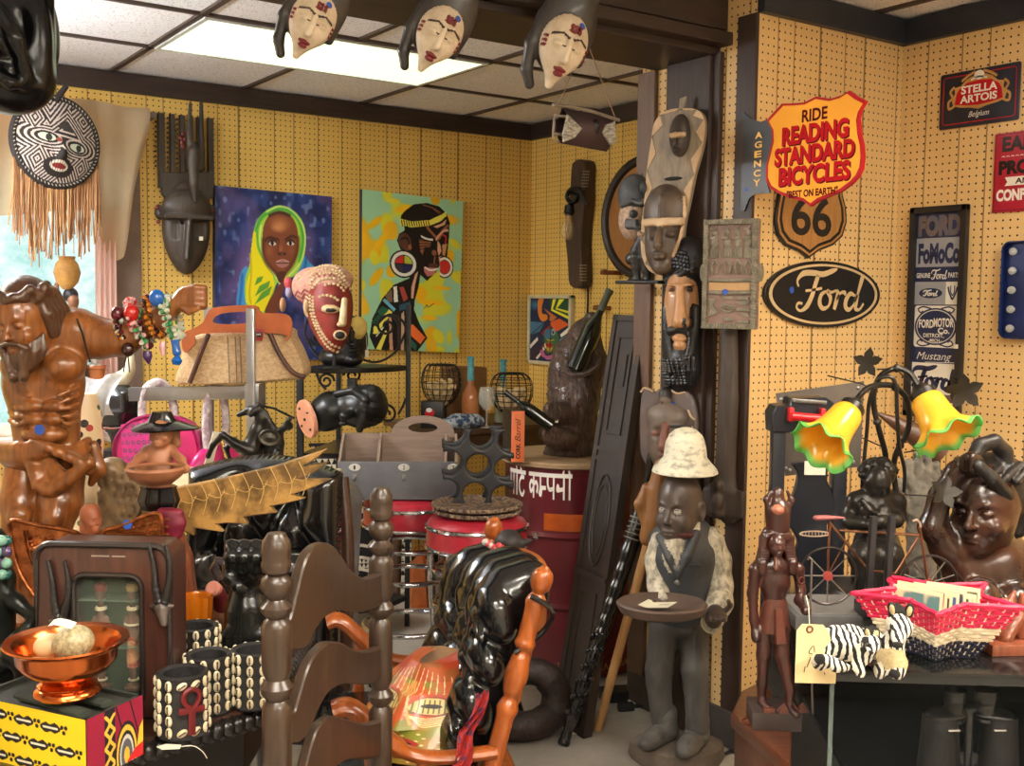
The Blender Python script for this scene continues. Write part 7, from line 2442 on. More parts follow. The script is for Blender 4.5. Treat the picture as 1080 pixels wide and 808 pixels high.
for i in range(5):
 S.cn([(W*.85,.0+i*.016,.055),(W*1.10,.0+i*.016,.015),(W*1.02,.01+i*.014,-.03)],[.011,.013,.011],0,.004)
 S.cn([(-W*.95,-.02+i*.018,.045),(-W*1.15,-.015+i*.018,.0),(-W*1.05,.0+i*.016,-.06)],[.010,.012,.010],0,.004)
hair=S.mesh('hair_and_thorn_crown',hairw,t.o,.0032)
S=SD(.006)
S.frame(hr,hc)
for sx in(-1,1):
 for i in range(6):
  a0=.16+i*.16
  S.cn([(sx*W*(.42+i*.11),-D*(.93-i*.13),-.026-.004*(5-i)),(sx*W*(.40+i*.105+.05*(i%2)),-D*(1.02-i*.13),-.055-.004*(i%2)),(sx*W*(.30+i*.085),-D*(1.02-i*.12),-.078-.004*(5-i)),(sx*W*(.14+i*.085),-D*(.96-i*.11),-.100+i*.004)],[.0050,.0062,.0062,.0040],0,.0012)
 S.cn([(sx*.004,-D*1.12,-.032),(sx*.02,-D*1.02,-.037),(sx*.032,-D*.9,-.048)],[.005,.006,.006],0,.003)
 S.ell((sx*.012,-D*.95,-.105),(.012,.014,.016),0,.003)
S.ell((0,-D*.55,-.070),(W*.74,D*.46,.040),0,.004)
S.mesh('beard',hairw,t.o,.003)
S=SD(.008)
S.cn([C(-2,473,-.03),C(20,474,-.075),C(48,474,-.085)],[6*k,7*k,7*k],0,.004,flat=(1,1,.8)).cn([C(-2,480,-.03),C(20,482,-.075),C(40,480,-.085)],[5*k,6*k,6*k],0,.004)
S.ell(C(46,482,.0),(44*k,.085,16*k),0,.01)
for i in range(4):
 S.cn([C(34+i*10,466+i*2,-.08),C(50+i*11,472+i*5,-.10),C(76+i*6,476+i*7,-.075),C(93,464+i*9,-.03)],[4*k,5*k,5*k,4*k],0,.003)
for i in range(5):
 S.cn([C(30+i*5,482,-.07),C(40+i*8,512+6*math.sin(i),-.10),C(58+i*9,512-i*6,-.095),C(88+i*2,494-i*2,-.06)],[4*k,6*k,6*k,4*k],0,.004)
S.cn([C(30,480,-.07),C(38,500,-.09),C(50,520,-.085)],[5*k,7*k,6*k],0,.006).cn([C(98,470,0),C(104,495,.0),C(96,510,.0)],[6*k,8*k,4*k],0,.01)
S.mesh('loincloth',brown_w,t.o,.0042)
q=C(42.5,453,-.093)
sticker(t.o,(q.x,q.y-.004,q.z),.0115)
MB().box((C(36,660).x,-.02,.006),(.20,.16,.012),bev=.003).bq('plinth',brown_w,t.o)
CRU=t
beadc=dict(maroon=(92,24,36),red=(206,34,30),amber=(204,122,30),blue=(26,92,176),pale=(206,208,190),green=(70,150,90),dark=(56,26,22),clear=(226,170,170),purple=(70,40,96))
BM={n:M('bead_'+n,c,rough=.15,coat=.4)for n,c in beadc.items()}
z=Z(110,290,7.34)
B_=lambda x,y,dy=0.:VV(t.q(*z([(x,y)])[0],dy-.03))
k7=t.k/7.34
def bangle(name_lab,x,y,tiltx,mats,rad,nb,spiky=0.,big=None,drop=None):
 tt=T('bead_bracelet',name_lab,'bracelet',t.loc+t.R@B_(x,y),t.rot,'bead bracelets on the carved arm')
 mb=MB()
 R_=rad*k7
 ax=VV((1,0,.28)).normalized()
 u1=VV((0,1,0))
 u2=ax.cross(u1)
 rg=random.Random(int(x))
 for i in range(nb):
  w=2*PI*i/nb
  c=u1*(R_*math.cos(w))+u2*(R_*1.25*math.sin(w))
  rd=(u1*math.cos(w)+u2*math.sin(w))
  if spiky:
   for q in range(4):
    e=(rd+ax*rg.uniform(-1,1)+u1.cross(rd)*rg.uniform(-.5,.5)).normalized()
    mb.tube([c,c+e*spiky*k7],[.0062,.0045],5,mi=(i+q)%len(mats))
    mb.ball(c+e*spiky*k7,.0055,6,mi=(i+q)%len(mats))
  else:
   mb.ball(c,.012,8,mi=i%len(mats))
 mb.bq('bead_string',mats,tt.o)
 for(bx_,by_,r_,m_,sh)in big or():
  c=B_(bx_,by_)-B_(x,y)
  c.y=-R_*.9 if sh==0 else-R_*.5
  MB().ball(c,(r_*k7,r_*k7,r_*1.15*k7),16).bq('large_bead',m_,tt.o)
 for pts,r_,m_,nm in drop or():
  P_=[B_(*p)-B_(x,y)for p in pts]
  for p in P_:p.y=-R_*.9
  MB().tube(path(P_,None,4),[q*k7 for q in np.interp(np.linspace(0,1,(len(P_)-1)*4+1),np.linspace(0,1,len(r_)),r_)],10).bq(nm,m_,tt.o)
 return tt
bangle('maroon beaded bracelet with big dark beads, nearest the carved shoulder',140,400,0,[BM['maroon'],BM['dark'],BM['amber'],BM['pale']],70,16,34,[(125,300,48,BM['maroon'],0),(205,575,48,BM['dark'],0),(155,352,20,BM['pale'],0)],[([(190,610),(182,680),(172,750)],[5,5,5],BM['dark'],'leather_tail'),([(205,610),(212,680),(218,750)],[5,5,5],BM['dark'],'leather_tail')])
bangle('bracelet of clear pink beads with one big red bead',235,330,0,[BM['clear'],BM['red'],BM['clear']],92,18,30,[(240,295,58,BM['red'],0)])
bangle('bracelet of pale crystals with a green bead cluster and purple pendant',300,420,0,[BM['clear'],BM['green'],BM['pale'],BM['maroon']],84,16,40,None,[([(362,585),(362,630),(372,685)],[30,36,6],BM['purple'],'pendant')])
bangle('thick amber beaded bracelet in the middle of carved arm',385,320,0,[BM['amber'],BM['amber'],BM['dark']],100,22,40)
bangle('pale grey beaded bracelet with blue beads, nearest the carved fist',525,330,0,[BM['pale'],BM['pale'],BM['green']],95,20,50,[(435,180,58,BM['blue'],0)],[([(575,500),(580,545),(588,600),(590,625),(588,660),(585,690)],[34,30,34,20,42,26],BM['blue'],'bottle_pendant'),([(480,510),(478,560),(485,620)],[18,26,12],BM['clear'],'drop_pendant')])
t=TP('copper_relief_crescent','embossed copper crescent plate with small terracotta head in its notch','plaque',110,640,2.28,TABZ,FACE)
C=lambda x,y,dy=0.:VV(t.q(x,y,dy))
k=t.k
out=[(15,548),(45,553),(80,559),(86,568),(97,571),(108,566),(114,558),(128,554),(148,546),(165,540),(172,545),(174,570),(172,600),(164,630),(145,655),(105,668),(65,655),(38,625),(22,598),(15,570)]
o=[tuple(p)for p in path([VV(p)for p in t.os(out)],None,4,True)]
emb=M('embossed_copper',(190,116,66),(120,66,36),rough=.3,metal=.9,scale=38,bump=.5,bscale=70,bdist=.004)
MB().prism(o,-.012,.0,bev=.003).bq('plate',emb,t.o)
mb=MB()
mb.tube([(p[0],-.014,p[1])for p in o],.0045,7,closed=True)
c=VV((C(95,560).x,C(95,560).z))
for f in(.78,.82):
 mb.tube([(c.x+(p[0]-c.x)*f,-.014,c.y+(p[1]-c.y)*f)for p in o if p[1]<C(0,556).z],.003,6)
rg=random.Random(4)
for i in range(60):
 w=PI+PI*i/59
 r1=.86+.05*math.sin(5*w)
 p=VV((C(95,0).x+80*k*r1*math.cos(w),C(0,565).z+96*k*r1*math.sin(w)))
 mb.ball((p.x,-.013,p.y),(rg.uniform(.004,.010),.006,rg.uniform(.004,.010)),8)
for i in range(8):
 for j in range(3):
  p=C(38+i*5+j,565+j*8+i*1.2,-.012)
  mb.ball(p,(.0035,.004,.0035),6)
  p=C(176-i*6,548+j*8+i*1.5,-.012)
  mb.ball(p,(.005,.005,.004),6)
mb.bq('embossing',emb,t.o)
q=C(135,553,-.014)
sticker(t.o,(q.x,q.y-.003,q.z),.010)
S=SD(.004)
c=C(97,548,-.015)
S.frame(rot_e(z=.9),c)
S.ell((0,0,.004),(.017,.020,.026)).ell((0,-.004,-.014),(.012,.014,.014),0,.006)
face(S,.017,.020,.027,0,ears=False)
S.ell((0,.006,.012),(.021,.021,.022),0,.004).ell((-.002,.016,-.014),(.016,.012,.030),0,.006)
S.cap((0,.0,-.022),(0,.004,-.045),.011,.014).ell((0,.006,-.052),(.030,.016,.014))
S.mesh('terracotta_head',M('terracotta',(166,96,62),(140,76,48),rough=.5),t.o,.0018)
t=TP('bowl_bearer_figurine','terracotta woman in a black hat holding a wide bowl before her','statue',165,665,2.36,TABZ,FACE)
z=Z(60,380,5.77)
C=lambda x,y,dy=0.:VV(t.q(*z([(x,y)])[0],dy))
k5=t.k/5.77
terr=M('warm_terracotta',(178,120,86),(150,96,66),rough=.45,scale=9)
S=SD(.01)
S.cn([C(620,900,.0),C(620,780,.0),C(622,690,-.0),C(622,580,.02),C(625,540,.02)],[50*k5,72*k5,70*k5,76*k5,60*k5])
S.cn([C(545,550,.02),C(622,535,.02),C(700,550,.02)],[26*k5,34*k5,26*k5])
S.cn([C(545,550,.02),C(500,600,-.01),C(450,650,-.05),C(440,665,-.07)],[28*k5,26*k5,22*k5,18*k5]).cn([C(700,550,.02),C(755,610,-.01),C(780,660,-.05),C(740,680,-.07)],[28*k5,28*k5,24*k5,18*k5])
S.cap(C(630,530,.02),C(632,480,.01),24*k5,22*k5)
S.frame(rot_e(z=-.1),C(634,440,.0))
S.ell((0,0,.0),(.0235,.026,.032))
face(S,.0235,.026,.032,0,ears=False)
S.mesh('body',terr,t.o,.0026)
S=SD(.006)
S.frame(None)
for i in range(7):S.cn([C(640+i*9-30,400,.015),C(605+i*18,440,.03),C(600+i*22,510,.03)],[.010,.012,.009],0,.003)
S.mesh('hair',M('light_brown_hair',(150,100,66),(126,80,50),rough=.4),t.o,.0026)
mb=MB()
mb.lathe([(.0,.030),(.02,.028),(.028,.012),(.034,.0),(.066,-.010),(.070,-.006),(.036,.006),(.0,.012)],40,C(640,392,.015),ripple=lambda w,f:1+(.16*math.sin(3*w+1)if f>.4 else 0))
mb.bq('hat',M('glossy_black_hat',(26,22,24),(18,15,17),rough=.2,coat=.4),t.o)
bw=C(600,672,-.085)
MB().lathe([(0,-.028),(.035,-.026),(.054,-.010),(.061,.004),(.058,.009),(.052,.005),(.045,-.004),(0,-.008)],40,bw).bq('bowl',terr,t.o)
MB().lathe([(0,.0055),(.0525,.0055),(.0525,.002),(0,.001)],36,bw).bq('black_glaze',M('black_glaze',(10,12,10),rough=.05,coat=.6),t.o)
MB().lathe([(.030,.0),(.036,.02),(.030,.045),(.032,.05)],28,C(620,905,.0),sx=1.2,ripple=lambda w,f:1+.05*math.sin(9*w)).bq('black_skirt',M('glossy_black_hat',(26,22,24)),t.o)
S=SD(.006)
for pts in([(640,930),(690,945),(740,935)],[(640,945),(680,990),(690,1060)],[(700,940),(740,990),(735,1050)],[(680,940),(715,1000),(712,1090)]):
 S.cn([C(*p,-.05)for p in pts],[.012,.016,.012],0,.005)
S.mesh('crimson_sash',M('crimson_cloth',(130,24,52),(104,16,40),rough=.6,bump=.3),t.o,.003)
zb=C(620,920).z
S=SD(.01)
S.cn([C(640,960,.01),(C(670,1000).x,.01,zb*.6),(C(690,1000).x,.01,.02)],[.034,.050,.062])
for i in range(6):S.cn([(C(670,1000).x-.03+i*.014,-.035,zb*.7),(C(680,1000).x-.045+i*.02,-.050,.03)],[.008,.010],0,.006)
S.box((C(690,1000).x,.01,-.05),(.2,.2,.05),.001,0,.002,'-')
S.mesh('carved_gown',WOOD('red_brown_gown',(128,72,46),(96,50,32),axis=2,rough=.3,coat=.3),t.o,.004)
t=TP('carved_eagle','carved wooden eagle with a long golden scalloped wing stretched to the right','statue',125,640,2.62,TABZ,FACE)
C=lambda x,y,dy=0.:VV(t.q(x,y,dy))
k=t.k
feath=M('golden_feather_wood',(196,150,84),(112,84,48),rough=.4,scale=11,bump=.2,lo=.42,hi=.58,coat=.15)
S=SD(.012)
S.cn([C(122,500,.0),C(124,530,.0),C(128,575,.02),C(132,625,.03)],[15*k,20*k,26*k,22*k])
S.ell(C(118,495,-.01),(14*k,.035,13*k)).cap(C(110,498,-.02),C(103,505,-.03),6*k,2*k)
for i in range(9):
 for j in range(5):
  x_,y_=106+j*9+(i%2)*4,500+i*10
  S.cap(C(x_,y_,-.03-.004*(2-abs(j-2))),C(x_-1,y_+11,-.038),4.2*k,2.6*k,0,.003)
S.box((C(130,640).x,.02,.02),(.06,.05,.02),.006)
S.box((0,0,-.2),(.5,.5,.2),.001,0,.002,'-')
S.mesh('body',M('grey_brown_feather_wood',(150,122,86),(92,72,50),rough=.45,scale=26,bump=.4),t.o,.0042)
wing=[(195,512),(240,503),(290,491),(318,482),(345,473),(335,483),(318,492),(347,487),(333,498),(316,504),(350,505),(328,515),(308,521),(322,525),(300,531),(285,533),(292,540),(270,543),(258,545),(262,552),(240,551),(228,552),(236,560),(218,558),(206,556),(206,564),(195,560),(180,556),(165,560),(150,545),(152,525),(170,516)]
P_=[VV((*t.xz(p[0],p[1],-.03),))for p in wing]
o=[tuple(p)for p in P_]
MB().prism(o,-.042,-.018,bev=.003).bq('wing',feath,t.o)
mb=MB()
for i in range(10):
 x_=180+i*15
 pts=path([C(x_,514-i*3.0,-.044),C(x_+8,530-i*2.6,-.045),C(x_+4,548-i*2.8,-.044)],None,4)
 mb.tube(pts,.0011,5)
 mb.tube(path([C(x_-6,530-i*2.8,-.044),C(x_+6,534-i*3,-.045),C(x_+12,526-i*3,-.044)],None,4),.001,5)
mb.bq('feather_lines',M('pale_feather_line',(222,184,112),rough=.4),t.o)
t=TP('amber_goblet','ribbed amber glass goblet standing before the black fist','glass',207,690,2.25,TABZ,FACE)
amb=GLASS('amber_glass',(206,112,20),.05,.82)
k=t.k
h_=t.q(207,628).z
MB().lathe([(0,0),(.026,0),(.027,.004),(.010,.012),(.008,.022),(.016,.030),(.029,.048),(.031,.08),(.034,h_-.004),(.033,h_),(.030,h_-.004),(.027,.08),(.025,.05),(.0,.034)],48,ripple=lambda w,f:1+(.05*math.cos(12*w)if .3<f<.75 else 0)).bq('goblet',amb,t.o)
t=TP('fist_sculpture','shiny black raised fist sculpture on a square wrist','statue',258,700,2.22,TABZ,FACE)
z=Z(180,560,5.775)
C=lambda x,y,dy=0.:VV(t.q(*z([(x,y)])[0],dy))
k5=t.k/5.775
blk_s=M('satin_black_stone',(26,27,26),(18,19,18),rough=.25,coat=.3)
S=SD(.012)
zl=C(460,500).z
S.cn([(C(460,800).x,.02,.05),(C(455,500).x,.02,zl)],[.050,.046]).box((C(460,800).x,.02,zl*.35),(.050,.045,zl*.36),.015)
S.ell(C(480,210,.012),(130*k5,.050,130*k5)).box(C(480,170,.01),(118*k5,.035,80*k5),.02,0,.01).cap(C(470,330,.02),C(455,480,.02),100*k5,110*k5)
for i in range(4):
 x_=372+i*72
 S.cn([C(x_,100-8*(i%3),.03),C(x_,95,-.03),C(x_-3,160,-.055),C(x_-6,235,-.045)],[38*k5,43*k5,43*k5,36*k5],0,.006)
S.cn([C(345,200,-.02),C(355,290,-.05),C(410,340,-.062),C(450,360,-.06)],[34*k5,38*k5,34*k5,24*k5],0,.008)
S.box((C(460,800).x,0,-.06),(.2,.2,.06),.001,0,.002,'-')
S.mesh('fist',blk_s,t.o,.0036)
t=TP('clay_pipe','pink ended red clay pipe leaning beside the black fist','pipe',226,650,2.4,TABZ,FACE)
C=lambda x,y,dy=0.:VV(t.q(x,y,dy))
redc=M('dark_red_clay',(112,34,36),(84,22,26),rough=.4)
MB().tube([C(240,655,.03),C(234,638,.0),C(230,626,-.03),C(226,622,-.045)],[.022,.020,.017,.016],16).bq('bowl',redc,t.o)
d_=(C(224,621,-.06)-C(230,626,-.03)).normalized()
MB().lathe([(.0,.008),(.012,.008),(.0165,.004),(.0165,-.012),(.013,-.014)],20,C(225,621,-.05),axis=d_).bq('mouth_disc',M('salmon_clay',(214,140,124),(196,118,104),rough=.6),t.o)
mb=MB()
mb.tube([C(232,612,.02),C(226,600,.02),C(230,592,.02),C(238,594,.02)],.012,10)
mb.bq('glass_knob',M('smoky_knob',(60,52,56),rough=.1,coat=.5),t.o)
q=C(236,655,.03)
MB().lathe([(.05,0),(.055,.02),(.04,.06),(.03,q.z)],20,(q.x,q.y,0)).bq('stand',M('striped_brown_stand',(110,66,40),(60,36,26),rough=.4,scale=30),t.o)
t=TP('bronze_figure','dark green black bronze figure with bent arm at the left edge','statue',8,740,2.02,TABZ,FACE)
C=lambda x,y,dy=0.:VV(t.q(x,y,dy))
k=t.k
S=SD(.010)
S.cn([C(-6,735,0),C(-4,690,0),C(-4,640,0),C(-2,610,.0)],[24*k,20*k,19*k,18*k])
S.cn([C(2,620,-.01),C(18,636,-.02),C(38,652,-.03),C(30,662,-.05),C(10,676,-.06)],[9*k,8*k,6.5*k,6*k,5*k])
S.cn([C(-4,600,0),C(-4,590,.0)],[9*k,8*k]).ell(C(-6,572,-.0),(12*k,.03,16*k))
S.cn([C(-2,700,-.03),C(14,690,-.08),C(24,700,-.09),C(24,740,-.06)],[13*k,12*k,9*k,7*k]).cn([C(6,715,0),C(30,705,-.05),C(36,735,-.04)],[12*k,9*k,7*k])
S.box((0,0,.012),(.07,.07,.012),.004)
S.box((0,0,-.2),(.5,.5,.2),.001,0,.002,'-')
S.mesh('body',M('dark_green_bronze',(38,42,38),(24,26,25),rough=.3,metal=.4),t.o,.0036)
mb=MB()
for i in range(16):
 mb.ball(C(-8+(i%4)*5,570+(i//4)*12,-.05-.004*(i%3)),.010,10,mi=i%3)
mb.bq('bead_necklace',[M('teal_bead',(40,96,92),rough=.15,coat=.5),M('violet_bead',(92,70,110),rough=.15,coat=.5),M('mint_bead',(130,180,160),rough=.15,coat=.5)],t.o)
t=TP('display_shelf','low shelf with a cream edge standing behind the carved eagle wing','shelf',235,560,3.28,0,FACE)
SHZ=at(200,512,3.10).z
MB().box((.02,.0,SHZ-.012),(.62,.36,.024),bev=.003).bq('shelf_top',M('cream_laminate',(212,196,158),(198,180,140),rough=.4),t.o)
for x in(-.27,.31):
 for y in(-.15,.15):
  MB().box((x,y,(SHZ-.024)/2),(.03,.03,SHZ-.024),bev=.003).bq('leg',bpt,t.o)
MB().box((.02,0,.30),(.58,.32,.02)).bq('lower_shelf',M('cream_laminate',(212,196,158)),t.o)
steel=M('brushed_steel',(176,178,182),(158,160,166),rough=.3,metal=.9)
t=TP('display_stand','brushed steel display stand with square post and level arm for bags','stand',266,560,3.62,0,FACE)
C=lambda x,y,dy=0.:VV(t.q(x,y,dy))
pz=C(265,325).z
MB().box((C(265,400,-.13).x,-.13,pz/2),(.026,.026,pz),bev=.002).bq('post',steel,t.o)
a,b=C(139,418),C(270,409)
hz=C(200,414).z
MB().box(((a.x+b.x)/2,-.02,hz),(b.x-a.x,.028,.044),rot_e(y=-.03),bev=.002).bq('arm',steel,t.o)
MB().box((C(269,412,-.08).x,-.075,hz-.0),(.045,.10,.08),bev=.003).bq('bracket',steel,t.o)
MB().box((C(212,330).x,.09,pz/2-.0),(.026,.026,pz),bev=.002).bq('back_post',steel,t.o)
MB().box((C(240,400).x,.045,.015),(.42,.34,.03),bev=.004).bq('base',steel,t.o)
ST=t
t=TP('straw_handbag','beige straw handbag with brown wooden handles and a red label on the stand','bag',255,405,3.60,ST.loc.z+hz+.026,FACE)
C=lambda x,y,dy=0.:VV(t.q(x,y,dy))
straw=M('woven_straw',(206,176,136),(170,138,100),rough=.8,scale=90,stretch=(1,1,1.6),bump=.6)
leath=M('brown_wood_handle',(176,92,48),(150,74,36),rough=.4,coat=.2)
leath_d=M('dark_brown_leather',(84,46,32),(64,34,24),rough=.5)
sil=[(192,408),(196,380),(199,362),(214,352),(300,345),(312,356),(325,384),(322,398),(296,405),(240,409)]
P_=[C(x,max(y,y))for x,y in sil]
zmin=min(p.z for p in P_)
o=[tuple(p)for p in path([VV((p.x,p.z-zmin*(1 if p.z<.02 else 0)))for p in P_],None,4,True)]
n_=len(o)
cx_,cz_=sum(p[0]for p in o)/n_,sum(p[1]for p in o)/n_
mb=MB()
rings=[(.86,-.085),(.97,-.07),(1.,-.03),(1.,.03),(.97,.07),(.86,.085)]
vs,fs=[],[]
for f,y in rings:
 for p in o:vs.append((cx_+(p[0]-cx_)*f,y,max(.001,cz_+(p[1]-cz_)*f)if f==1 else max(.004,cz_+(p[1]-cz_)*f)))
for a in range(len(rings)-1):
 for i in range(n_):fs.append((a*n_+i,a*n_+(i+1)%n_,(a+1)*n_+(i+1)%n_,(a+1)*n_+i))
fs+=[tuple(range(n_))[::-1],tuple((len(rings)-1)*n_+i for i in range(n_))]
mb.add(vs,fs)
bag=mb.bq('body',straw,t.o)
hp=[(193,352),(205,346),(214,340),(219,330),(228,324),(268,322),(276,330),(300,331),(308,340),(305,356),(300,360),(296,352),(212,352),(206,362),(196,372),(192,366)]
for y0 in(-.098,.086):
 outer_=[tuple(p)for p in path([VV(p)for p in t.os(hp,y0)],None,3,True)]
 inner_=[tuple(p)for p in path([VV(p)for p in t.os([(224,340),(232,331),(264,329),(270,334),(264,340),(240,342)],y0)],None,3,True)]
 holed('handle',outer_,inner_,y0,y0+.012,leath,t.o)
for pts in([(220,352),(212,372),(200,404)],[(284,350),(294,372),(308,392),(322,398)]):
 MB().tube(path([C(a,b,-.090)for a,b in pts],None,5),.008,8).bq('leather_strap',leath_d,t.o)
mb=MB()
for x_ in(240,248,253):
 mb.tube([C(x_,355,-.0885),C(x_+2,405,-.0885)],.002,5)
mb.bq('dark_stripe',M('grey_brown_stripe',(126,106,92),rough=.9),t.o)
c=C(272,353,-.105)
MB().box(c,(.034,.006,.038),rot_e(y=.15),bev=.002).bq('red_label',M('red_label',(160,44,44),(130,34,36),rough=.6),t.o)
mb=MB()
mb.box(c+VV((0,-.004,0)),(.026,.002,.016))
mb.bq('black_field',bpt,t.o)
mb=MB()
letters(mb,'oyes',(c.x-.010,c.z-.004,c.x+.010,c.z+.004),c.y-.0055)
mb.bq('lettering',white_p,t.o)
pinkm=M('hot_pink_leather',(222,48,130),(204,34,112),rough=.3,coat=.3)
wrap=M('clear_plastic_wrap',(226,220,226),(170,150,168),rough=.2,scale=40,lo=.4,hi=.6,coat=.5)
t=TP('pink_handbag','hot pink round handbag with grey curl pattern and wrapped handle on stand arm','bag',168,475,3.60,None,FACE,'pink bags hung from the stand arm')
C=lambda x,y,dy=0.:VV(t.q(x,y,dy))
ol=t.os([(124,470),(126,488),(140,505),(170,508),(200,507),(213,492),(214,470),(207,450),(190,440),(168,437),(145,442),(130,455)])
o=[tuple(p)for p in path([VV(p)for p in ol],None,5,True)]
MB().prism(o,-.035,.035,bev=.012).bq('body',pinkm,t.o)
MB().tube([(p[0],-.033,p[1])for p in o],.006,8,closed=True).bq('piping',M('dark_pink_piping',(160,26,92),rough=.3),t.o)
cv=Cv(1,1,120,130,(232,74,166))
rg=random.Random(2)
for i in range(7):
 for j in range(6):
  cx,cy=i*.155+(.07 if j%2 else 0),j*.18+.06
  pts=[(cx+.06*(1-a/9)*math.cos(a*.8),cy+.06*(1-a/9)*math.sin(a*.8))for a in range(8)]
  cv.line(sp2(pts,3,False),.026,(112,96,112))
pa,pb,pc_,pd_=t.xz(127,448,-.037),t.xz(168,440,-.037),t.xz(164,500,-.037),t.xz(130,492,-.037)
cv.sheet('patterned_flap',t.o,lambda u,v:tuple((lambda p:(p[0],-.0372,p[1]))((VV(pa)*(1-u)+VV(pb)*u)*(1-v)+(VV(pd_)*(1-u)+VV(pc_)*u)*v)),PAINT('patterned_leather',.35))
MB().tube(path([C(150,442,-.02),C(150,425,-.02),C(154,410,-.02),C(166,403,.0),C(178,410,.02),(C(183,428)),C(184,444)],None,6),[.014]*37,10).bq('wrapped_handle',wrap,t.o)
t=TP('pink_handbag','pink and black handbag turned edgewise with white tag, hung beside the horse','bag',228,470,3.60,None,FACE+.9,'pink bags hung from the stand arm')
C=lambda x,y,dy=0.:VV(t.q(x,y,dy))
S=SD(.012)
k=t.k
S.ell((0,0,-.08),(.105,.038,.085),0).ell((.0,.0,-.13),(.115,.042,.055),1,.01)
S.box((0,-.03,-.12),(.09,.012,.04),.01,1,.008)
S.mesh('body',[pinkm,M('black_patent',(24,22,24),rough=.2,coat=.4)],t.o,.004)
hzl=(ST.loc.z+hz)-t.loc.z
MB().tube(path([(-.035,0,-.03),(-.04,0,hzl*.5),(-.02,0,hzl+.025),(.02,0,hzl+.025),(.04,0,hzl*.5),(.035,0,-.03)],None,6),.013,10).bq('wrapped_handle',wrap,t.o)
MB().box((-.05,-.045,-.01),(.03,.003,.13),rot_e(x=.1,y=.25)).bq('price_tag',paper,t.o)
MB().tube([(.0,-.03,.02),(.005,-.05,-.05)],.006,8).bq('brass_clasp',M('brass',(196,160,90),rough=.25,metal=1),t.o)
t=TP('horse_warrior_statue','black metal rearing horse with a shield bearing rider on the display shelf','statue',275,512,3.20,SHZ,FACE)
z=Z(190,400,5.77)
C=lambda x,y,dy=0.:VV(t.q(*z([(x,y)])[0],dy))
k5=t.k/5.77
S=SD(.008)
S.cn([C(430,560,.0),C(440,500),C(440,420),C(470,320)],[85*k5,74*k5,66*k5,50*k5]).cn([C(470,320),C(492,240),C(480,175)],[44*k5,34*k5,24*k5])
S.cn([C(478,180),C(420,190),C(355,218)],[30*k5,24*k5,15*k5]).cap(C(470,160),C(478,135),9*k5,4*k5).cap(C(445,195,-.01),C(430,215,-.015),22*k5,18*k5)
S.cn([C(430,440,-.02),C(330,390,-.03),C(260,340,-.035),C(200,400,-.03),C(170,470,-.03)],[40*k5,28*k5,20*k5,16*k5,17*k5]).cn([C(440,440,.03),C(360,420,.03),C(330,370,.03),C(280,420,.03),C(300,480,.03)],[36*k5,26*k5,18*k5,15*k5,14*k5])
S.cn([C(470,560,-.02),C(490,620,-.02),C(450,640,-.02)],[50*k5,28*k5,20*k5]).cn([C(520,200),C(560,290),C(560,420),C(540,560)],[10*k5,22*k5,40*k5,60*k5])
for i in range(6):S.cap(C(500+i*4,185+i*22),C(530+i*6,200+i*24),10*k5,5*k5)
S.cn([C(590,470,.0),C(590,390,.0),C(595,330,.0)],[40*k5,42*k5,34*k5]).cn([C(595,330),C(630,300,-.01),C(660,250,-.01),C(680,230,-.01)],[22*k5,18*k5,13*k5,10*k5]).ell(C(655,285,.02),(34*k5,.022,30*k5)).cn([C(590,450,-.03),C(560,520,-.04),C(540,560,-.03)],[26*k5,20*k5,14*k5])
S.box((C(430,600).x,0,.006),(.09,.05,.006),.002)
S.mesh('horse_and_rider',M('dark_bronze',(46,42,38),(30,28,26),rough=.35,metal=.5),t.o,.0034)
MB().lathe([(0,-.004),(62*k5,-.002),(66*k5,.003),(58*k5,.006),(40*k5,.004),(36*k5,.008),(14*k5,.009),(0,.013)],32,C(545,355,-.055),axis=(.15,-1,.05),sy=.78).bq('shield',M('aged_bronze',(72,66,56),(50,46,40),rough=.4,metal=.6,bump=.4),t.o)
MB().tube([C(480,158,-.01),C(570,178,-.01),C(695,238,-.01)],.0035,6).bq('spear',M('dark_bronze',(46,42,38)),t.o)
t=TP('horned_black_mask','glossy black mask with plastic wrapped cheek and cream horn on a black pedestal','mask',115,500,3.82,0,FACE)
z=Z(60,380,5.77)
C=lambda x,y,dy=0.:VV(t.q(*z([(x,y)])[0],dy))
k5=t.k/5.77
S=SD(.010)
S.ell(C(390,310,.0),(140*k5,.07,165*k5),0).ell(C(330,330,.02),(110*k5,.07,170*k5),1,.006)
S.box(C(345,270,-.075),(55*k5,.016,38*k5),.006,2,.006,'-').box(C(480,270,-.06),(40*k5,.016,38*k5),.006,2,.006,'-')
S.box(C(410,250,-.072),(18*k5,.014,60*k5),.004,0,.008)
S.cn([C(250,412,-.052),C(340,418,-.072),C(460,405,-.065)],.005,3,.003)
S.box((C(390,500).x,.0,C(390,500).z),(40*k5,.04,70*k5),.01,0,.02)
S.mesh('mask_body',[M('glossy_black_mask',(26,26,26),(18,18,18),rough=.18,coat=.4),wrap,M('mask_shadow_black',(34,26,24)),M('rusty_lip',(120,62,44),rough=.5)],t.o,.004)
pts=path([C(330,150,.01),C(400,110,.01),C(440,60,.02),C(450,0,.02),C(452,-60,.03)],None,6)
MB().tube(pts,[.036-.0012*i for i in range(len(pts))],14).bq('horn',M('cream_horn',(226,220,190),(196,184,146),rough=.35,scale=20,coat=.3),t.o)
q=C(390,540)
MB().box((q.x,0,q.z/2),(.12,.10,q.z),bev=.004).bq('pedestal',bpt,t.o)
t=TP('spotted_vase','tall cream vase with black red and green spots behind the carved crucifix','vase',92,590,3.38,0,FACE)
C=lambda x,y,dy=0.:VV(t.q(x,y,dy))
r=abs(C(108,470).x-C(78,470).x)/2
zt=C(92,415).z
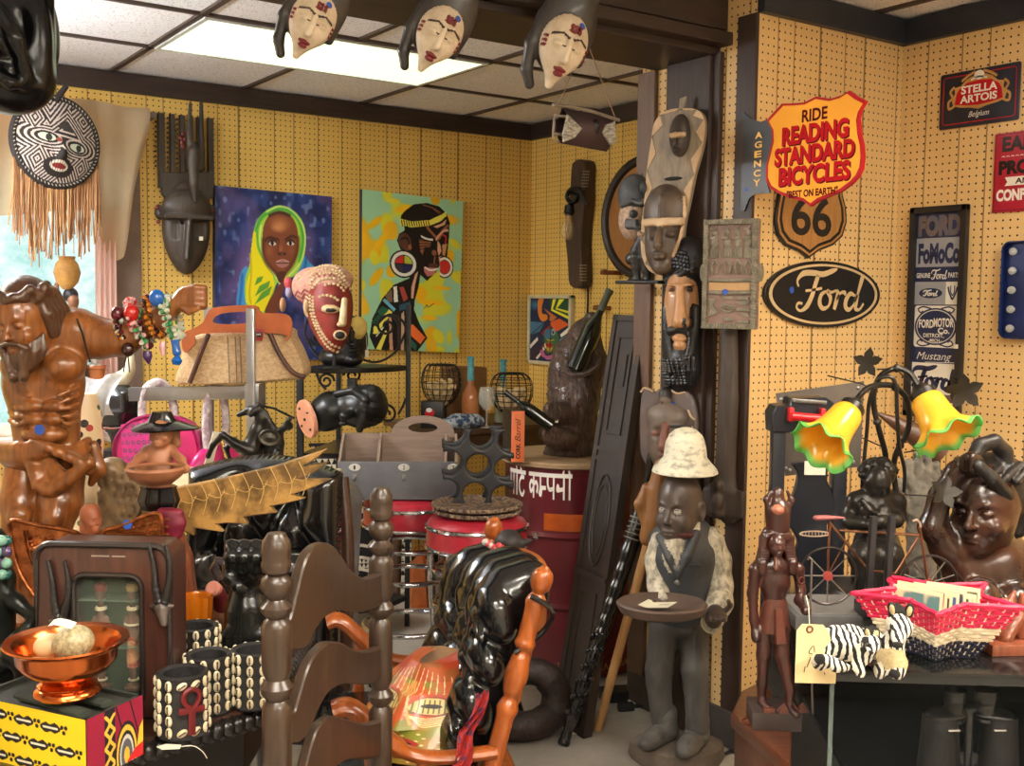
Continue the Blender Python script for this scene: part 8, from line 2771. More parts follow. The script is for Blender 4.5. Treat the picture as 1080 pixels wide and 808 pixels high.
o=MB().lathe([(r*1.1,0),(r*1.2,.05),(r*1.15,zt*.3),(r*.9,zt*.55),(r*1.0,zt*.75),(r*1.25,zt*.88),(r*1.1,zt*.96),(r*.8,zt),(r*.6,zt-.005),(0,zt-.02)],40).bq('vase_body',paper,t.o)
s=NT('spotted_cream_glaze')
v=s.coord('Object',(1,1,1))
vo=s.n('ShaderNodeTexVoronoi')
vo.inputs['Scale'].default_value=24
s.l(v,vo.inputs['Vector'])
hs=s.n('ShaderNodeSeparateColor')
s.l(vo.outputs['Color'],hs.inputs[0])
dots=s.ramp(hs.outputs[0],[(0,(34,30,28)),(.45,(170,50,40)),(.75,(60,96,60))],'CONSTANT')
s.l(s.mix(s.math('LESS_THAN',vo.outputs['Distance'],.30),rgba((226,200,162)),dots),s.b.inputs['Base Color'])
s.b.inputs['Roughness'].default_value=.4
o.data.materials.clear()
o.data.materials.append(s.m)
t=TP('lace_cloth','crumpled white lace cloth draped behind the carved shoulder','cloth',98,430,3.5,None,FACE)
C=lambda x,y,dy=0.:VV(t.q(x,y,dy))
a,b,c,d=C(72,395),C(128,398),C(120,440),C(74,450)
MB().grid(lambda u,v:(a*(1-u)+b*u)*(1-v)+(d*(1-u)+c*u)*v+VV((0,.02*math.sin(14*u+5*v)-.05*math.sin(PI*v),.012*math.sin(9*u))),34,20).bq('cloth',M('white_lace',(226,228,232),(200,206,214),rough=.8,scale=60,bump=.6),t.o)
q=C(98,430)
MB().box((q.x,.05,-t.loc.z/2-.03),(.02,.02,t.loc.z-.06+.04),bev=.002).bq('support_post',bpt,t.o)
p=at_y(72,420,4.955)
t=T('pot_carrier_figurine','slender painted woman figurine balancing an ochre pot on her head at the window','statue',(p.x,p.y,WZ0+.0),FACE)
z=Z(0,180,4.0)
C=lambda x,y,dy=0.:VV(t.q(*z([(x,y)])[0],dy))
k4=t.k/4
S=SD(.008)
hz_=C(310,560).z
S.cn([(C(310,0).x,0,.0),(C(310,0).x,0,.12),(C(310,0).x,0,C(310,680).z),C(312,640),C(312,610)],[.055,.050,.036,.040,.030],1)
S.cn([C(270,612),C(312,606),C(352,615)],[.022,.026,.022],1).cap(C(312,605),C(310,575),.016,.015)
S.cn([C(272,612),C(252,580),C(240,540),C(236,505),C(240,478)],[.020,.015,.013,.012,.010],0).cn([C(352,615),C(368,650),C(350,700)],[.019,.016,.013],0)
S.ell(C(310,552),(21*k4,.030,30*k4),0).ell(C(298,525,.01),(30*k4,.035,32*k4),2,.006)
S.cn([C(285,600,-.025),C(310,612,-.035),C(340,600,-.025)],.008,3,.003)
S.mesh('figure',[M('tan_skin_paint',(150,104,76),rough=.5),M('slate_dress_paint',(84,84,92),rough=.5),M('black_hair_paint',(40,36,42),rough=.4),M('ivory_beads',(214,200,170),rough=.4)],t.o,.004)
MB().lathe([(.018,-.012),(.045,.02),(.056,.06),(.045,.10),(.032,.115),(.036,.13),(.028,.13),(.024,.115),(0,.10)],28,C(284,490)).bq('pot',M('ochre_pot',(206,156,84),(170,120,60),rough=.5,scale=20),t.o)
MB().lathe([(.055,0),(.055,.012),(.05,.016)],24,(C(310,0).x,0,0)).bq('base',bpt,t.o)
p=at_y(100,425,4.97)
t=T('orange_flowerpot','small orange pot of white blossoms on the window sill','pot',(p.x,p.y,WZ0),FACE)
zz1=t.q(100,385).z
MB().lathe([(0,0),(.03,0),(.045,max(.05,zz1-.02)),(.05,zz1-.015),(.05,zz1),(.042,zz1),(.038,zz1-.02),(0,zz1-.02)],24).bq('pot',M('orange_terracotta',(206,124,70),(184,104,56),rough=.6),t.o)
mb=MB()
rg=random.Random(9)
for i in range(26):mb.ball((rg.uniform(-.05,.05),rg.uniform(-.04,.04),zz1+rg.uniform(-.01,.09)),(.014,.014,.009),7)
mb.bq('blossoms',white_p,t.o)
glth=M('glossy_black_leather',(16,17,20),(11,12,14),rough=.2,coat=.35,spec=.6,scale=9)
def tufted(name,w,h,th,rows,cols,parent,mat,res,lean=0.,curve=.0,off=(0,0,0),buttons=True,top=.0,arch=0.):
 bt=[]
 for r_ in range(rows):
  for c_ in range(cols-(r_%2)):
   bt.append(((c_+.5+.5*(r_%2))/cols*w-w/2,(r_+.6)/(rows+.2)*h))
 nu,nv=56,64
 mb=MB()
 def prof(x,z):
  e=min(1,min(w/2-abs(x),z,h-z)/(th*.9))
  e=math.sqrt(max(0,1-(1-max(0,e))**2))
  d=0
  for bx_,bz in bt:
   r2=((x-bx_)/(w/cols*.5))**2+((z-bz)/(h/rows*.55))**2
   d=max(d,math.exp(-2.2*r2))
  f=0
  for i,(ax_,az)in enumerate(bt):
   for(cx2,cz2)in bt[i+1:]:
    dx,dz=cx2-ax_,cz2-az
    L_=math.hypot(dx,dz)
    if L_>max(w/cols,h/rows)*1.15:continue
    t_=max(0,min(1,((x-ax_)*dx+(z-az)*dz)/(L_*L_)))
    q=math.hypot(x-ax_-t_*dx,z-az-t_*dz)
    f=max(f,math.exp(-(q/.012)**2))
  return th*e*(1-.55*d-.22*f)
 def place(x,y,z):
  zz_=z*(1+arch*(1-(2*x/w)**2))if arch else z
  return(off[0]+x,off[1]+y+lean*z+curve*(2*x/w)**2,off[2]+zz_)
 mb.grid(lambda u,v:place((u-.5)*w,-prof((u-.5)*w,v*h),v*h),nu,nv)
 mb.grid(lambda u,v:place((u-.5)*w,.35*th*math.sqrt(max(0,min(1,min(u,1-u)*w/.03,min(v,1-v)*h/.03))),v*h),nu//2,nv//2)
 o=mb.bq(name,mat,parent,True,80)
 if buttons:
  for bx_,bz in bt:
   MB().ball(place(bx_,-prof(bx_,bz)-.002,bz),(.012,.007,.012),10).bq('button',mat,o)
 return o
pc=CAMP(-.655,2.86,0)
t=T('tufted_leather_chair','glossy black deep buttoned leather chair half hidden behind the fist','chair',pc,FACE-.12)
tufted('backrest',.42,.60,.085,4,3,t.o,glth,.01,lean=.12,curve=-.05,off=(0,.0,.40),arch=.06)
MB().box((0,.01,.36),(.42,.24,.12),bev=.03).bq('seat',glth,t.o)
for sx in(-1,1):
 MB().tube(path([(sx*.20,.06,.40),(sx*.20,.10,.75),(sx*.175,.13,.97)],None,6),.02,10).bq('frame_post',dpol,t.o)
 for y in(-.08,.10):MB().lathe([(.016,0),(.022,.1),(.026,.30)],12,(sx*.18,y,0)).bq('leg',dpol,t.o)
t=TP('turned_post','short red brown turned post with white tag, behind the leather chair back','post',362,535,3.60,0,FACE)
C=lambda x,y,dy=0.:VV(t.q(x,y,dy))
zt=C(362,507).z
MB().lathe([(.05,0),(.05,.02),(.022,.05),(.018,.3),(.024,zt-.12),(.018,zt-.09),(.026,zt-.07),(.026,zt-.06),(.019,zt-.05),(.022,zt-.03),(.017,zt-.008),(0,zt)],24,(C(362,530).x,0,0)).bq('post',M('red_brown_turned_wood',(146,66,40),(116,48,28),rough=.25,coat=.4),t.o)
c=C(354,522,-.02)
MB().box(c,(.018,.002,.034),rot_e(y=.15)).bq('price_tag',paper,t.o)
t=TP('grey_dome_stool','low grey domed drum stool with a rope ear behind the leather chair','drum',348,540,3.95,0,FACE)
C=lambda x,y,dy=0.:VV(t.q(x,y,dy))
zt=C(345,502).z
MB().lathe([(.10,0),(.11,.02),(.10,zt*.5),(.115,zt-.12),(.118,zt-.08),(.10,zt-.035),(.06,zt-.01),(0,zt)],36).bq('dome',M('grey_hide',(126,124,124),(96,92,90),rough=.5,scale=8),t.o)
MB().tube([C(366,518,-.10)+VV((.016*math.cos(a),0,.016*math.sin(a)))for a in np.linspace(.5,5.5,14)],.006,7).bq('rope_ear',M('olive_rope',(150,136,92),rough=.8),t.o)
lad=WOOD('grey_brown_stain',(70,52,38),(46,33,25),axis=2,rough=.35,coat=.2,bump=.08,scale=7)
pl,pr=CAMP((290-540)/FPX*1.62,1.62,0),CAMP((402-540)/FPX*2.06,2.06,0)
dv=pr-pl
rotc=math.atan2(dv.y,dv.x)
t=T('ladder_back_chair','dark brown ladder back chair with turned posts and wavy slats in the foreground','chair',(pl+pr)/2,rotc)
hw=dv.length/2
for sx,zt in((-1,1.105),(1,1.100)):
 prof=[(.020,0),(.021,.04),(.022,.40),(.0235,.42),(.023,.75),(.024,.80),(.017,.815),(.025,.835),(.026,.845),(.019,.865),(.0235,.885),(.0235,.99),(.020,.998),(.0145,1.004),(.023,1.014),(.024,1.022),(.016,1.030),(.0135,1.034),(.022,1.046),(.0245,1.056),(.022,1.066),(.014,1.074),(.021,1.078),(.023,1.085),(.0225,1.092),(.021,1.096),(.0225,1.108),(.021,1.125),(.013,1.138),(0,1.141)]
 f=zt/1.141
 pr2=[(.019,0),(.021,.45),(.023,.60),(.0235,.66),(.015,.672),(.024,.684),(.025,.694),(.016,.706),(.0225,.722),(.023,.80),(.0225,.835),(.015,.845),(.024,.856),(.0255,.866),(.017,.878),(.0225,.892),(.0235,.93)]+[(r,z_*f)for r,z_ in prof if z_>.97]
 MB().lathe(pr2,24,(sx*hw,0,0)).bq('post',lad,t.o)
z=Z(230,500,2.625)
SL=[([(118,375),(182,405),(205,330),(225,250),(250,205),(285,189),(312,203),(335,232),(360,268),(400,288),(445,272)],[(445,360),(390,382),(330,376),(285,396),(255,435),(232,478),(190,486),(118,500)]),([(118,660),(195,660),(212,612),(232,545),(255,500),(290,466),(330,466),(368,486),(410,488),(452,470)],[(452,562),(405,582),(345,580),(300,598),(268,645),(240,710),(212,742),(130,770)]),([(130,900),(215,880),(235,790),(262,705),(300,671),(340,676),(400,690),(460,668)],[(460,765),(405,790),(345,792),(300,830),(270,900),(225,990),(130,1030)])]
for up,lo in SL:
 A=t.os(z(up))
 Bq=t.os(z(lo))
 A2=[tuple(p)for p in path([VV((max(-hw,min(hw,p[0])),p[1]))for p in A],None,4)]
 B2=[tuple(p)for p in path([VV((max(-hw,min(hw,p[0])),p[1]))for p in Bq],None,4)]
 MB().prism(A2+B2,-.009,.009,bev=.003).bq('slat',lad,t.o)
MB().box((0,-.17,.44),(hw*2+.03,.34,.03),bev=.01).bq('seat',lad,t.o)
for sx in(-1,1):
 MB().lathe([(.018,0),(.021,.1),(.026,.25),(.020,.30),(.022,.44)],18,(sx*hw,-.31,0)).bq('leg',lad,t.o)
 MB().tube([(sx*hw,-.31,.2),(sx*hw,0,.2)],.011,10).bq('stretcher',lad,t.o)
for y,z_ in((-.31,.26),(0,.22)):
 MB().tube([(-hw,y,z_),(hw,y,z_)],.011,10).bq('stretcher',lad,t.o)
oak=WOOD('orange_oak',(172,90,36),(128,62,23),axis=2,rough=.28,coat=.3,bump=.06,scale=6)
near_t,far_t=VV((.073,2.20,.915)),VV((-.034,2.76,.905))
du=VV((far_t.x-near_t.x,far_t.y-near_t.y,0)).normalized()
fw3=VV((-du.y,du.x,0))
wid=(VV((far_t.x,far_t.y))-VV((near_t.x,near_t.y))).length
base_n=VV((near_t.x,near_t.y,0))+fw3*.30
Cw=CAMP(near_t.x,near_t.y,0)
ang_cam=math.atan2(du.y,du.x)
rotr=FACE+ang_cam
t=T('rocking_chair','orange oak rocking chair facing left with turned posts','chair',CAMP(near_t.x,near_t.y,0),rotr)
LN=.26
def BK(x,z,fy=0.):return VV((x,fy+.10-LN*(z-.53)if z>.30 else fy+.16,z))
for x in(0,wid):
 zt=near_t.z if x==0 else far_t.z
 pts=[BK(x,.36+(zt-.36)*f)for f in np.linspace(0,1,130)]
 rs=[]
 for f in np.linspace(0,1,130):
  z_=.36+(zt-.36)*f
  r=.019
  for c,w_,a in((.62,.012,.004),(.645,.008,-.005),(.69,.026,.006),(.74,.008,-.006),(.755,.008,.004),(zt-.055,.006,-.007),(zt-.028,.016,.004),(zt-.075,.008,.003),(zt,.008,-.012)):
   r+=a*math.exp(-((z_-c)/w_)**2)
  rs.append(max(.005,r))
 MB().tube(pts,rs,18).bq('post',oak,t.o)
rl=MB()
for z_,h_ in((.80,.085),):
 vs=[]
 n_=18
 for i in range(n_+1):
  f=i/n_
  x_=wid*f
  bow=-.075*math.sin(PI*f)
  top=.02*math.sin(PI*f)
  for dy,dz in((-.012,-h_/2),(-.012,h_/2+top),(.012,h_/2+top),(.012,-h_/2)):
   p=BK(x_,z_)
   vs.append((p.x,p.y+bow+dy,z_+dz))
 fs=[]
 for i in range(n_):
  for j in range(4):fs.append((i*4+j,i*4+(j+1)%4,(i+1)*4+(j+1)%4,(i+1)*4+j))
 fs+=[(0,1,2,3),tuple(n_*4+j for j in range(4))]
 rl.add(vs,fs)
rl.bq('top_rail',oak,t.o)
pts=[BK(wid*f,.78)+VV((0,-.075*math.sin(PI*f),0))for f in np.linspace(0,1,12)]
for i in range(1,6):
 f=i/6
 a,b=BK(wid*f,.42),BK(wid*f,.79)+VV((0,-.075*math.sin(PI*f),0))
 MB().tube([a,a.lerp(b,.5)+VV((0,-.02,0)),b],[.011,.013,.009],10).bq('spindle',oak,t.o)
MB().prism([(-.01,.02),(wid+.02,.02),(wid+.03,.42),(wid*.5,.44),(-.01,.42)],.385,.425,plane='xy',bev=.012).bq('seat',oak,t.o)
for x in(-.008,wid+.03):
 MB().tube(path([(x,.10,.535),(x,.22,.53),(x,.30,.555),(x,.39,.64),(x,.43,.64)],None,6),[.020]*12+[.028]*13,12,flat=.7).bq('arm',oak,t.o)
 for y,hs in((.17,.105),(.25,.115),(.35,.19)):
  MB().lathe([(r_,.42+f_*hs)for r_,f_ in((.010,0),(.016,.2),(.012,.36),(.020,.62),(.012,.8),(.015,.9),(.012,1.0))],14,(x,y,0)).bq('arm_spindle',oak,t.o)
 for y in(.08,.38):
  MB().lathe([(.016,.06),(.022,.12),(.016,.18),(.024,.28),(.018,.39)],16,(x*.8 if x<0 else wid+.035,y,0)).bq('leg',oak,t.o)
 MB().tube(path([(x,-.28,.09),(x,-.05,.035),(x,.20,.022),(x,.40,.035),(x,.49,.06)],None,6),.020,10,flat=1.).bq('rocker',oak,t.o)
RC=t
cu=T('tufted_cushion','glossy black deep buttoned leather cushion tied onto the rocking chair','cushion',CAMP(near_t.x,near_t.y,0),rotr)
Wc,Hc=wid-.05,.455
def wcu(o):
 for v in o.data.vertices:
  x,y,z_=v.co
  zz_=.435+z_
  by=.10-LN*(zz_-.53)
  v.co=VV((wid/2+.012+x,by+.035-y*1.25-.03*math.sin(PI*(x/Wc+.5)),zz_))
 o.data.flip_normals()
S=SD(.010)
def PB(f,zz_,out=0.):
 zz_=.43+(zz_-.43)*(.95-.15*f)
 p=BK(wid*f,zz_)
 return VV((p.x,p.y+.022+out-.035*math.sin(PI*f),p.z))
for f0,f1 in((.08,.34),(.36,.64),(.66,.92)):
 m_=(f0+f1)/2
 S.cn([PB(m_,.47,.02),PB(m_,.62,.02),PB(m_,.78,.02),PB(m_,.86,.01)],[.050,.048,.046,.042],0,.012)
rg=random.Random(5)
for r_,(z0,z1)in enumerate(((.465,.575),(.575,.675),(.675,.775),(.775,.885))):
 n_=3 if r_%2==0 else 4
 for c_ in range(n_):
  f=(c_+.5)/n_
  w_=wid/n_*.47
  S.ell(PB(f,(z0+z1)/2,.052),(w_*1.06,.044,(z1-z0)*.64),0,.012,rot=rot_e(x=-LN))
  S.cn([PB(f-.10,z0+.01,.072),PB(f,(z0+z1)/2,.092),PB(f+.08,z1-.01,.072)],[.010,.014,.010],0,.012)
for i in range(4):
 f=.16+i*.226
 S.cn([PB(f,.80,.065),PB(f,.88,.040),PB(f,.895,.0),PB(f,.86,-.025)],[.040,.048,.046,.032],0,.018)
for f in(.10,.90):
 S.cn([PB(f,.46,.03),PB(f,.60,.03),PB(f,.75,.028),PB(f,.87,.02)],[.036,.038,.038,.032],0,.006,flat=(1.5,.9,1))
S.mesh('back_pad',glth,cu.o,.0055,bump=lambda x,y,zz:.0012*np.sin(95*zz+40*x)*np.sin(70*x))
MB().box((wid/2,.28,.452),(wid-.02,.30,.05),bev=.022).bq('seat_pad',glth,cu.o)
mb=MB()
mb.tube(path([BK(0,.86)+VV((-.02,.02,0)),BK(0,.83)+VV((-.03,-.03,0)),BK(0,.78)+VV((-.005,-.03,0)),BK(0,.74)+VV((-.01,.02,0))],None,5),.006,7)
mb.bq('tie',glth,cu.o)
t=TP('small_beaded_doll','small dark doll with red and white beads perched on the cushion top','doll',533,575,2.66,None,FACE)
C=lambda x,y,dy=0.:VV(t.q(x,y,dy))
S=SD(.008)
S.ell(C(537,572,.02),(.035,.04,.032)).ell(C(530,590,.02),(.03,.035,.035)).cap(C(548,575,.01),C(560,570,.0),.012,.006)
S.mesh('body',M('dark_fur_cloth',(36,28,28),(24,19,19),rough=.6,bump=.5),t.o,.004)
mb=MB()
for i in range(7):mb.ball(C(512+i*2.6,572+i*1.6,-.02),.009,8,mi=i%2)
for i in range(6):mb.ball(C(526+(i%3)*3,576+i*2,-.025),.009,8,mi=1)
mb.bq('beads',[M('silver_bead',(190,186,182),rough=.2),M('coral_bead',(206,62,66),rough=.3)],t.o)
t=TP('patterned_scarf','red scarf with small pattern tucked beside the leaning painted mask','scarf',492,770,2.22,None,FACE)
C=lambda x,y,dy=0.:VV(t.q(x,y,dy))
pa,pb,pc_,pd_=C(502,728),C(516,722),C(492,808),C(474,806)
MB().grid(lambda u,v:(pa*(1-u)+pb*u)*(1-v)+(pd_*(1-u)+pc_*u)*v+VV((.006*math.sin(9*v),-.03+.010*math.sin(12*u+14*v),0)),14,30).bq('cloth',M('red_print_cloth',(190,52,44),(56,62,110),rough=.85,scale=80,lo=.5,hi=.62,bump=.5),t.o)
t=TP('painted_leaf_mask','large orange and green painted wooden mask leaning on the rocking chair seat','mask',445,800,2.42,.482,FACE-.5)
cv=Cv(1,1,150,220,(206,92,40))
n1,n2=cv.noise(7,21),cv.noise(9,22)
cv.put(np.clip((n1-.5)*5,0,1)*.8,(226,160,60)).put(np.clip((n2-.56)*5,0,1)*.8,(120,140,40)).put((cv.v>.62)*.55,(140,150,50)).put((cv.v<.18)*.6,(170,56,40))
CR=(240,222,160)
for sx in(-1,1):
 X_=lambda a:.5+sx*a
 cv.ell(X_(.22),.42,.19,.10,(150,60,40)).ell(X_(.22),.42,.165,.082,(230,200,130))
 for i in range(8):cv.line([(X_(.08+i*.04),.36),(X_(.08+i*.04),.485)],.012,(96,100,40))
 cv.ell(X_(.22),.42,.085,.022,(40,30,22))
 cv.line(sp2([(X_(.04),.40),(X_(.12),.33),(X_(.28),.31),(X_(.42),.37)],6,False),.03,(200,80,40))
 for i in range(5):cv.line(sp2([(X_(.05+i*.02),.50+i*.018),(X_(.20),.545+i*.02),(X_(.42),.47+i*.02)],5,False),.010,CR)
 for i in range(6):cv.line([(X_(.08+i*.06),.05+.02*i),(X_(.05+i*.065),.30)],.010,CR)
 cv.line(sp2([(X_(.02),.20),(X_(.05),.45),(X_(.10),.60)],5,False),.02,(230,170,90))
for i in range(9):
 for j in range(5):cv.ell(.16+j*.17+(i%2)*.05,.70+i*.034,.016,.008,CR)
cv.ell(.5,.80,.20,.05,(170,44,40)).ell(.5,.80,.15,.018,(50,24,20))
cv.line([(.5,.02),(.5,.30)],.02,(226,190,110))
ax_=[t.q(446,682),t.q(475,808)]
Lm=t.q(446,684).z-t.q(446,870).z
wm=abs(t.q(476,760).x-t.q(416,760).x)*.95
def mfn(u,v):
 a=(2*u-1)
 wv=wm*(.22+.78*math.sin(PI*min(1,.10+.90*v)**.85*.62))if v>0 else wm*.18
 zt=t.q(446,700).z
 y=-.10*math.sqrt(max(0,1-a*a))-.02-.025*math.exp(-(a*5)**2)*(.3<v<.66)
 return(t.q(447,700).x+a*wv-.0*v,y+.13*(1-v)-.02,zt-.30*v if False else zt*(1-v)+.005)
cv.sheet('face',t.o,mfn,PAINT('painted_lacquered_wood',.35,0,.5,.2))
mb=MB()
mb.grid(lambda u,v:(mfn(u,v)[0],.13*(1-v)-.015,mfn(u,v)[2]),16,24)
mb.bq('back',M('raw_mask_wood',(150,110,70),rough=.7),t.o)
black_gl=M('black_glossy_top',(24,25,27),(16,17,18),rough=.18,coat=.3)
case_g=GLASS('showcase_glass',(40,46,46),.01,.05)
CASEZ=.84
p=CAMP((886-540)/FPX*1.80,1.80,0)
t=T('glass_showcase','black topped glass showcase with binoculars inside at the right front','showcase',(p.x,p.y,0),FACE-.05)
LW,LD=.95,.66
MB().box((LW/2,LD/2,CASEZ-.010),(LW,LD,.020),bev=.002).bq('top',black_gl,t.o)
MB().box((LW/2,LD/2,.05),(LW,LD,.10),bev=.003).bq('plinth',bpt,t.o)
MB().box((LW/2,LD-.006,.46),(LW,.012,.74)).bq('back_panel',bpt,t.o)
MB().box((LW-.006,LD/2,.46),(.012,LD,.74)).bq('side_panel',bpt,t.o)
MB().box((LW/2+.04,LD/2+.02,.555),(LW-.12,LD-.06,.012)).bq('shelf',M('black_velvet_shelf',(18,18,19),rough=.8),t.o)
MB().box((LW/2,.004,.46),(LW-.012,.005,.74)).bq('front_glass',case_g,t.o)
MB().box((.004,LD/2,.46),(.005,LD-.02,.74)).bq('side_glass',case_g,t.o)
for x,y in((.006,.006),):
 MB().box((x,y,.46),(.007,.007,.74),bev=.001).bq('corner_post',GLASS('pale_glass_edge',(120,136,132),.1,.55),t.o)
SHW=t
tg=TP('manila_price_tag','large manila price tag with pencil figures hung at the showcase corner','tag',860,690,1.785,None,FACE+.1)
C=lambda x,y,dy=0.:VV(tg.q(x,y,dy))
o=tg.os([(838,720),(840,665),(846,658),(868,659),(874,666),(882,700),(881,721)])
MB().prism(o,-.001,.0).bq('card',M('manila_card',(222,200,152),(214,190,140),rough=.8),tg.o)
c=C(854,664,-.0016)
MB().tube([(c.x+.005*math.cos(a),c.y,c.z+.005*math.sin(a))for a in np.linspace(0,2*PI,14)[:-1]],.0016,5,closed=True).bq('eyelet',M('brown_eyelet',(120,66,44),rough=.5),tg.o)
mb=MB()
for pts in([(848,709),(849,703)],[(851,704),(855,693)],[(857,690),(853,688),(858,681),(859,688)],[(869,709),(870,712)]):
 ribbon(mb,[tuple(tg.xz(*q,-.0015))for q in pts],.0016,-.0018,n=3)
mb.bq('pencil_figures',M('pencil_ink',(70,66,70)),tg.o)
MB().tube([C(854,664,-.001),C(853,640,.01),C(850,628,.02)],.0008,5).bq('hanging_string',paper,tg.o)
RTZ=.655
p=at_z(771,752,RTZ)
t=T('corner_side_table','reddish brown wooden side table under the pharaoh statue','table',(p.x,p.y,0),FACE)
rdw=WOOD('red_brown_table',(112,64,42),(80,44,30),axis=0,rough=.3,coat=.3,scale=5)
a=VV((0,0))
pts=[(0,0)]
for q in((834,806),(836,768),(807,716),(782,728)):
 w=t.R.transposed()@(at_z(q[0],q[1],RTZ)-VV((p.x,p.y,RTZ)))
 pts.append((w.x,w.y))
MB().prism(pts,RTZ-.03,RTZ,plane='xy',bev=.004).bq('table_top',rdw,t.o)
cx_,cy_=sum(q[0]for q in pts)/5,sum(q[1]for q in pts)/5
MB().prism([(cx_+(q[0]-cx_)*.86,cy_+(q[1]-cy_)*.86)for q in pts],RTZ-.13,RTZ-.03,plane='xy').bq('apron',rdw,t.o)
for q in pts[:4]:
 MB().lathe([(.016,0),(.024,.04),(.014,.08),(.018,.3),(.022,RTZ-.16)],14,(cx_+(q[0]-cx_)*.72,cy_+(q[1]-cy_)*.72,0)).bq('leg',rdw,t.o)
mb=MB()
e=VV(pts[0]).lerp(VV(pts[1]),.25)
mb.lathe([(.016,0),(.018,.003),(.012,.004),(.010,.002),(0,.003)],18,(cx_+(e.x-cx_)*.8,cy_+(e.y-cy_)*.8,RTZ))
mb.bq('carved_rosette',rdw,t.o)
t=TP('pharaoh_statue','dark red striding pharaoh statue with striped headcloth and tall crown','statue',817,752,2.09,RTZ,FACE+.12)
z=Z(770,500,2.622)
C=lambda x,y,dy=0.:VV(t.q(*z([(x,y)])[0],dy))
kx=t.k/2.622
phm=M('dark_red_resin',(72,36,29),(44,23,20),rough=.3,scale=12,coat=.25,bump=.08)
ph2=M('coppery_highlight_resin',(104,58,44),(72,38,30),rough=.35,scale=14)
MB().box((C(120,680).x,.0,.017),(.092,.088,.034),rot_e(z=-.20),bev=.002).bq('plinth',M('dark_grey_plinth',(66,54,50),(48,38,36),rough=.5),t.o)
mb=MB()
for i in range(3):
 x_=C(128+i*26,670).x
 mb.add([(x_-.011,-.045,.034),(x_+.011,-.045,.034),(x_+.011,-.026,.034),(x_-.011,-.026,.034),(x_,-.036,.052)],[(0,1,4),(1,2,4),(2,3,4),(3,0,4),(3,2,1,0)])
mb.box((C(85,670).x,-.040,.040),(.022,.012,.010),bev=.003)
mb.bq('little_pyramids',ph2,t.o)
S=SD(.007)
zf=.034
S.cn([C(95,430,.0),C(92,500,.0),(C(90,600).x,.005,.075),(C(90,615).x,.005,.046)],[23*kx,18*kx,13*kx,11*kx]).cap((C(90,615).x,.005,zf+.006),(C(92,630).x,-.022,zf+.004),12*kx,10*kx)
S.cn([C(140,430,-.01),C(145,500,-.02),(C(148,600).x,-.03,.075),(C(148,620).x,-.03,.046)],[24*kx,20*kx,13*kx,11*kx]).cap((C(148,620).x,-.030,zf+.006),(C(150,650).x,-.060,zf+.004),12*kx,10*kx)
S.cn([C(120,410,.0),C(122,350,.0),C(124,300,.0),C(126,270,.0)],[34*kx,27*kx,40*kx,36*kx],0,.01,flat=(1,1.3,1))
S.cn([C(72,262,.0),C(126,252,.0),C(186,262,.0)],[17*kx,26*kx,17*kx])
S.cn([C(70,265,.0),C(62,330,.0),C(66,400,-.0),C(70,440,-.005)],[17*kx,14*kx,12*kx,11*kx]).ell(C(71,452,-.01),(.008,.010,.011))
S.cn([C(188,265,.0),C(195,320,.0),C(190,350,-.015),C(206,376,-.045)],[17*kx,13*kx,12*kx,9*kx]).ell(C(212,380,-.050),(.009,.009,.008))
for i in range(4):S.cap(C(206+i*5,374,-.056),C(206+i*5,388,-.058),4*kx,3.4*kx,0,.001)
S.cap(C(126,262,.0),C(127,230,-.004),15*kx,14*kx)
S.frame(None,C(128,194,-.012))
W=24*kx
S.ell((0,0,0),(W,W*1.15,W*1.4))
face(S,W,W*1.15,W*1.45,0,ears=True)
S.frame(None)
S.cap(C(127,222,-.022),C(127,262,-.030),5*kx,8*kx,1,.002)
S.mesh('body',[phm,ph2],t.o,.0019)
S=SD(.006)
S.ell(C(128,170,.002),(42*kx,.024,34*kx)).box(C(94,214,-.004),(15*kx,.011,50*kx),.004,0,.004,rot=rot_e(y=.22)).box(C(163,214,-.004),(15*kx,.011,50*kx),.004,0,.004,rot=rot_e(y=-.22)).box(C(88,256,-.012),(11*kx,.010,20*kx),.004,0,.003).box(C(170,256,-.012),(11*kx,.010,20*kx),.004,0,.003).box(C(128,215,.014),(50*kx,.007,48*kx),.004)
S.ell(C(128,200,-.034),(25*kx,.026,36*kx),0,.003,'-')
S.mesh('striped_headcloth',phm,t.o,.0019,bump=lambda x,y,zz:.0007*np.sin(1150*zz))
S=SD(.005)
S.cn([C(132,145,.0),C(132,105,.0)],[32*kx,34*kx],0).ell(C(132,92,-.0),(28*kx,.016,30*kx)).ell(C(132,98,-.016),(16*kx,.014,13*kx),1,.002)
S.ell(C(132,62,.0),(18*kx,.010,26*kx)).cn([C(108,100,.0),C(100,70,.0),C(112,48,.0)],[8*kx,8*kx,4*kx]).cn([C(158,100,.0),C(170,72,.0),C(158,48,.0)],[8*kx,8*kx,4*kx])
S.mesh('crown',[phm,M('pinkish_resin',(196,128,100),(150,86,66),rough=.4)],t.o,.0019)
zk=C(122,345).z
mb=MB()
mb.lathe([(30*kx,C(0,345).z),(36*kx,C(0,370).z),(46*kx,C(0,430).z),(44*kx,C(0,436).z),(0,C(0,436).z)],30,(C(122,400).x,-.002,0),sy=.8,ripple=lambda w,f:1+.03*math.sin(14*w))
mb.prism(t.os(z([(118,370),(136,370),(148,462),(120,466)]),-.02),-.036,-.024,bev=.001)
mb.bq('kilt',ph2,t.o)
MB().tube([C(216,238,-.045),C(218,230,-.045),C(226,236,-.045),C(222,380,-.052),(C(200,640).x,-.050,zf)],.0022,7).bq('staff',M('grey_staff',(120,108,104),rough=.4,metal=.5),t.o)
mb=MB()
c=C(198,300,-.014)
mb.tube([c+VV((.005*math.cos(a),0,.006*math.sin(a)+.004))for a in np.linspace(0,2*PI,14)[:-1]],.0014,5,closed=True)
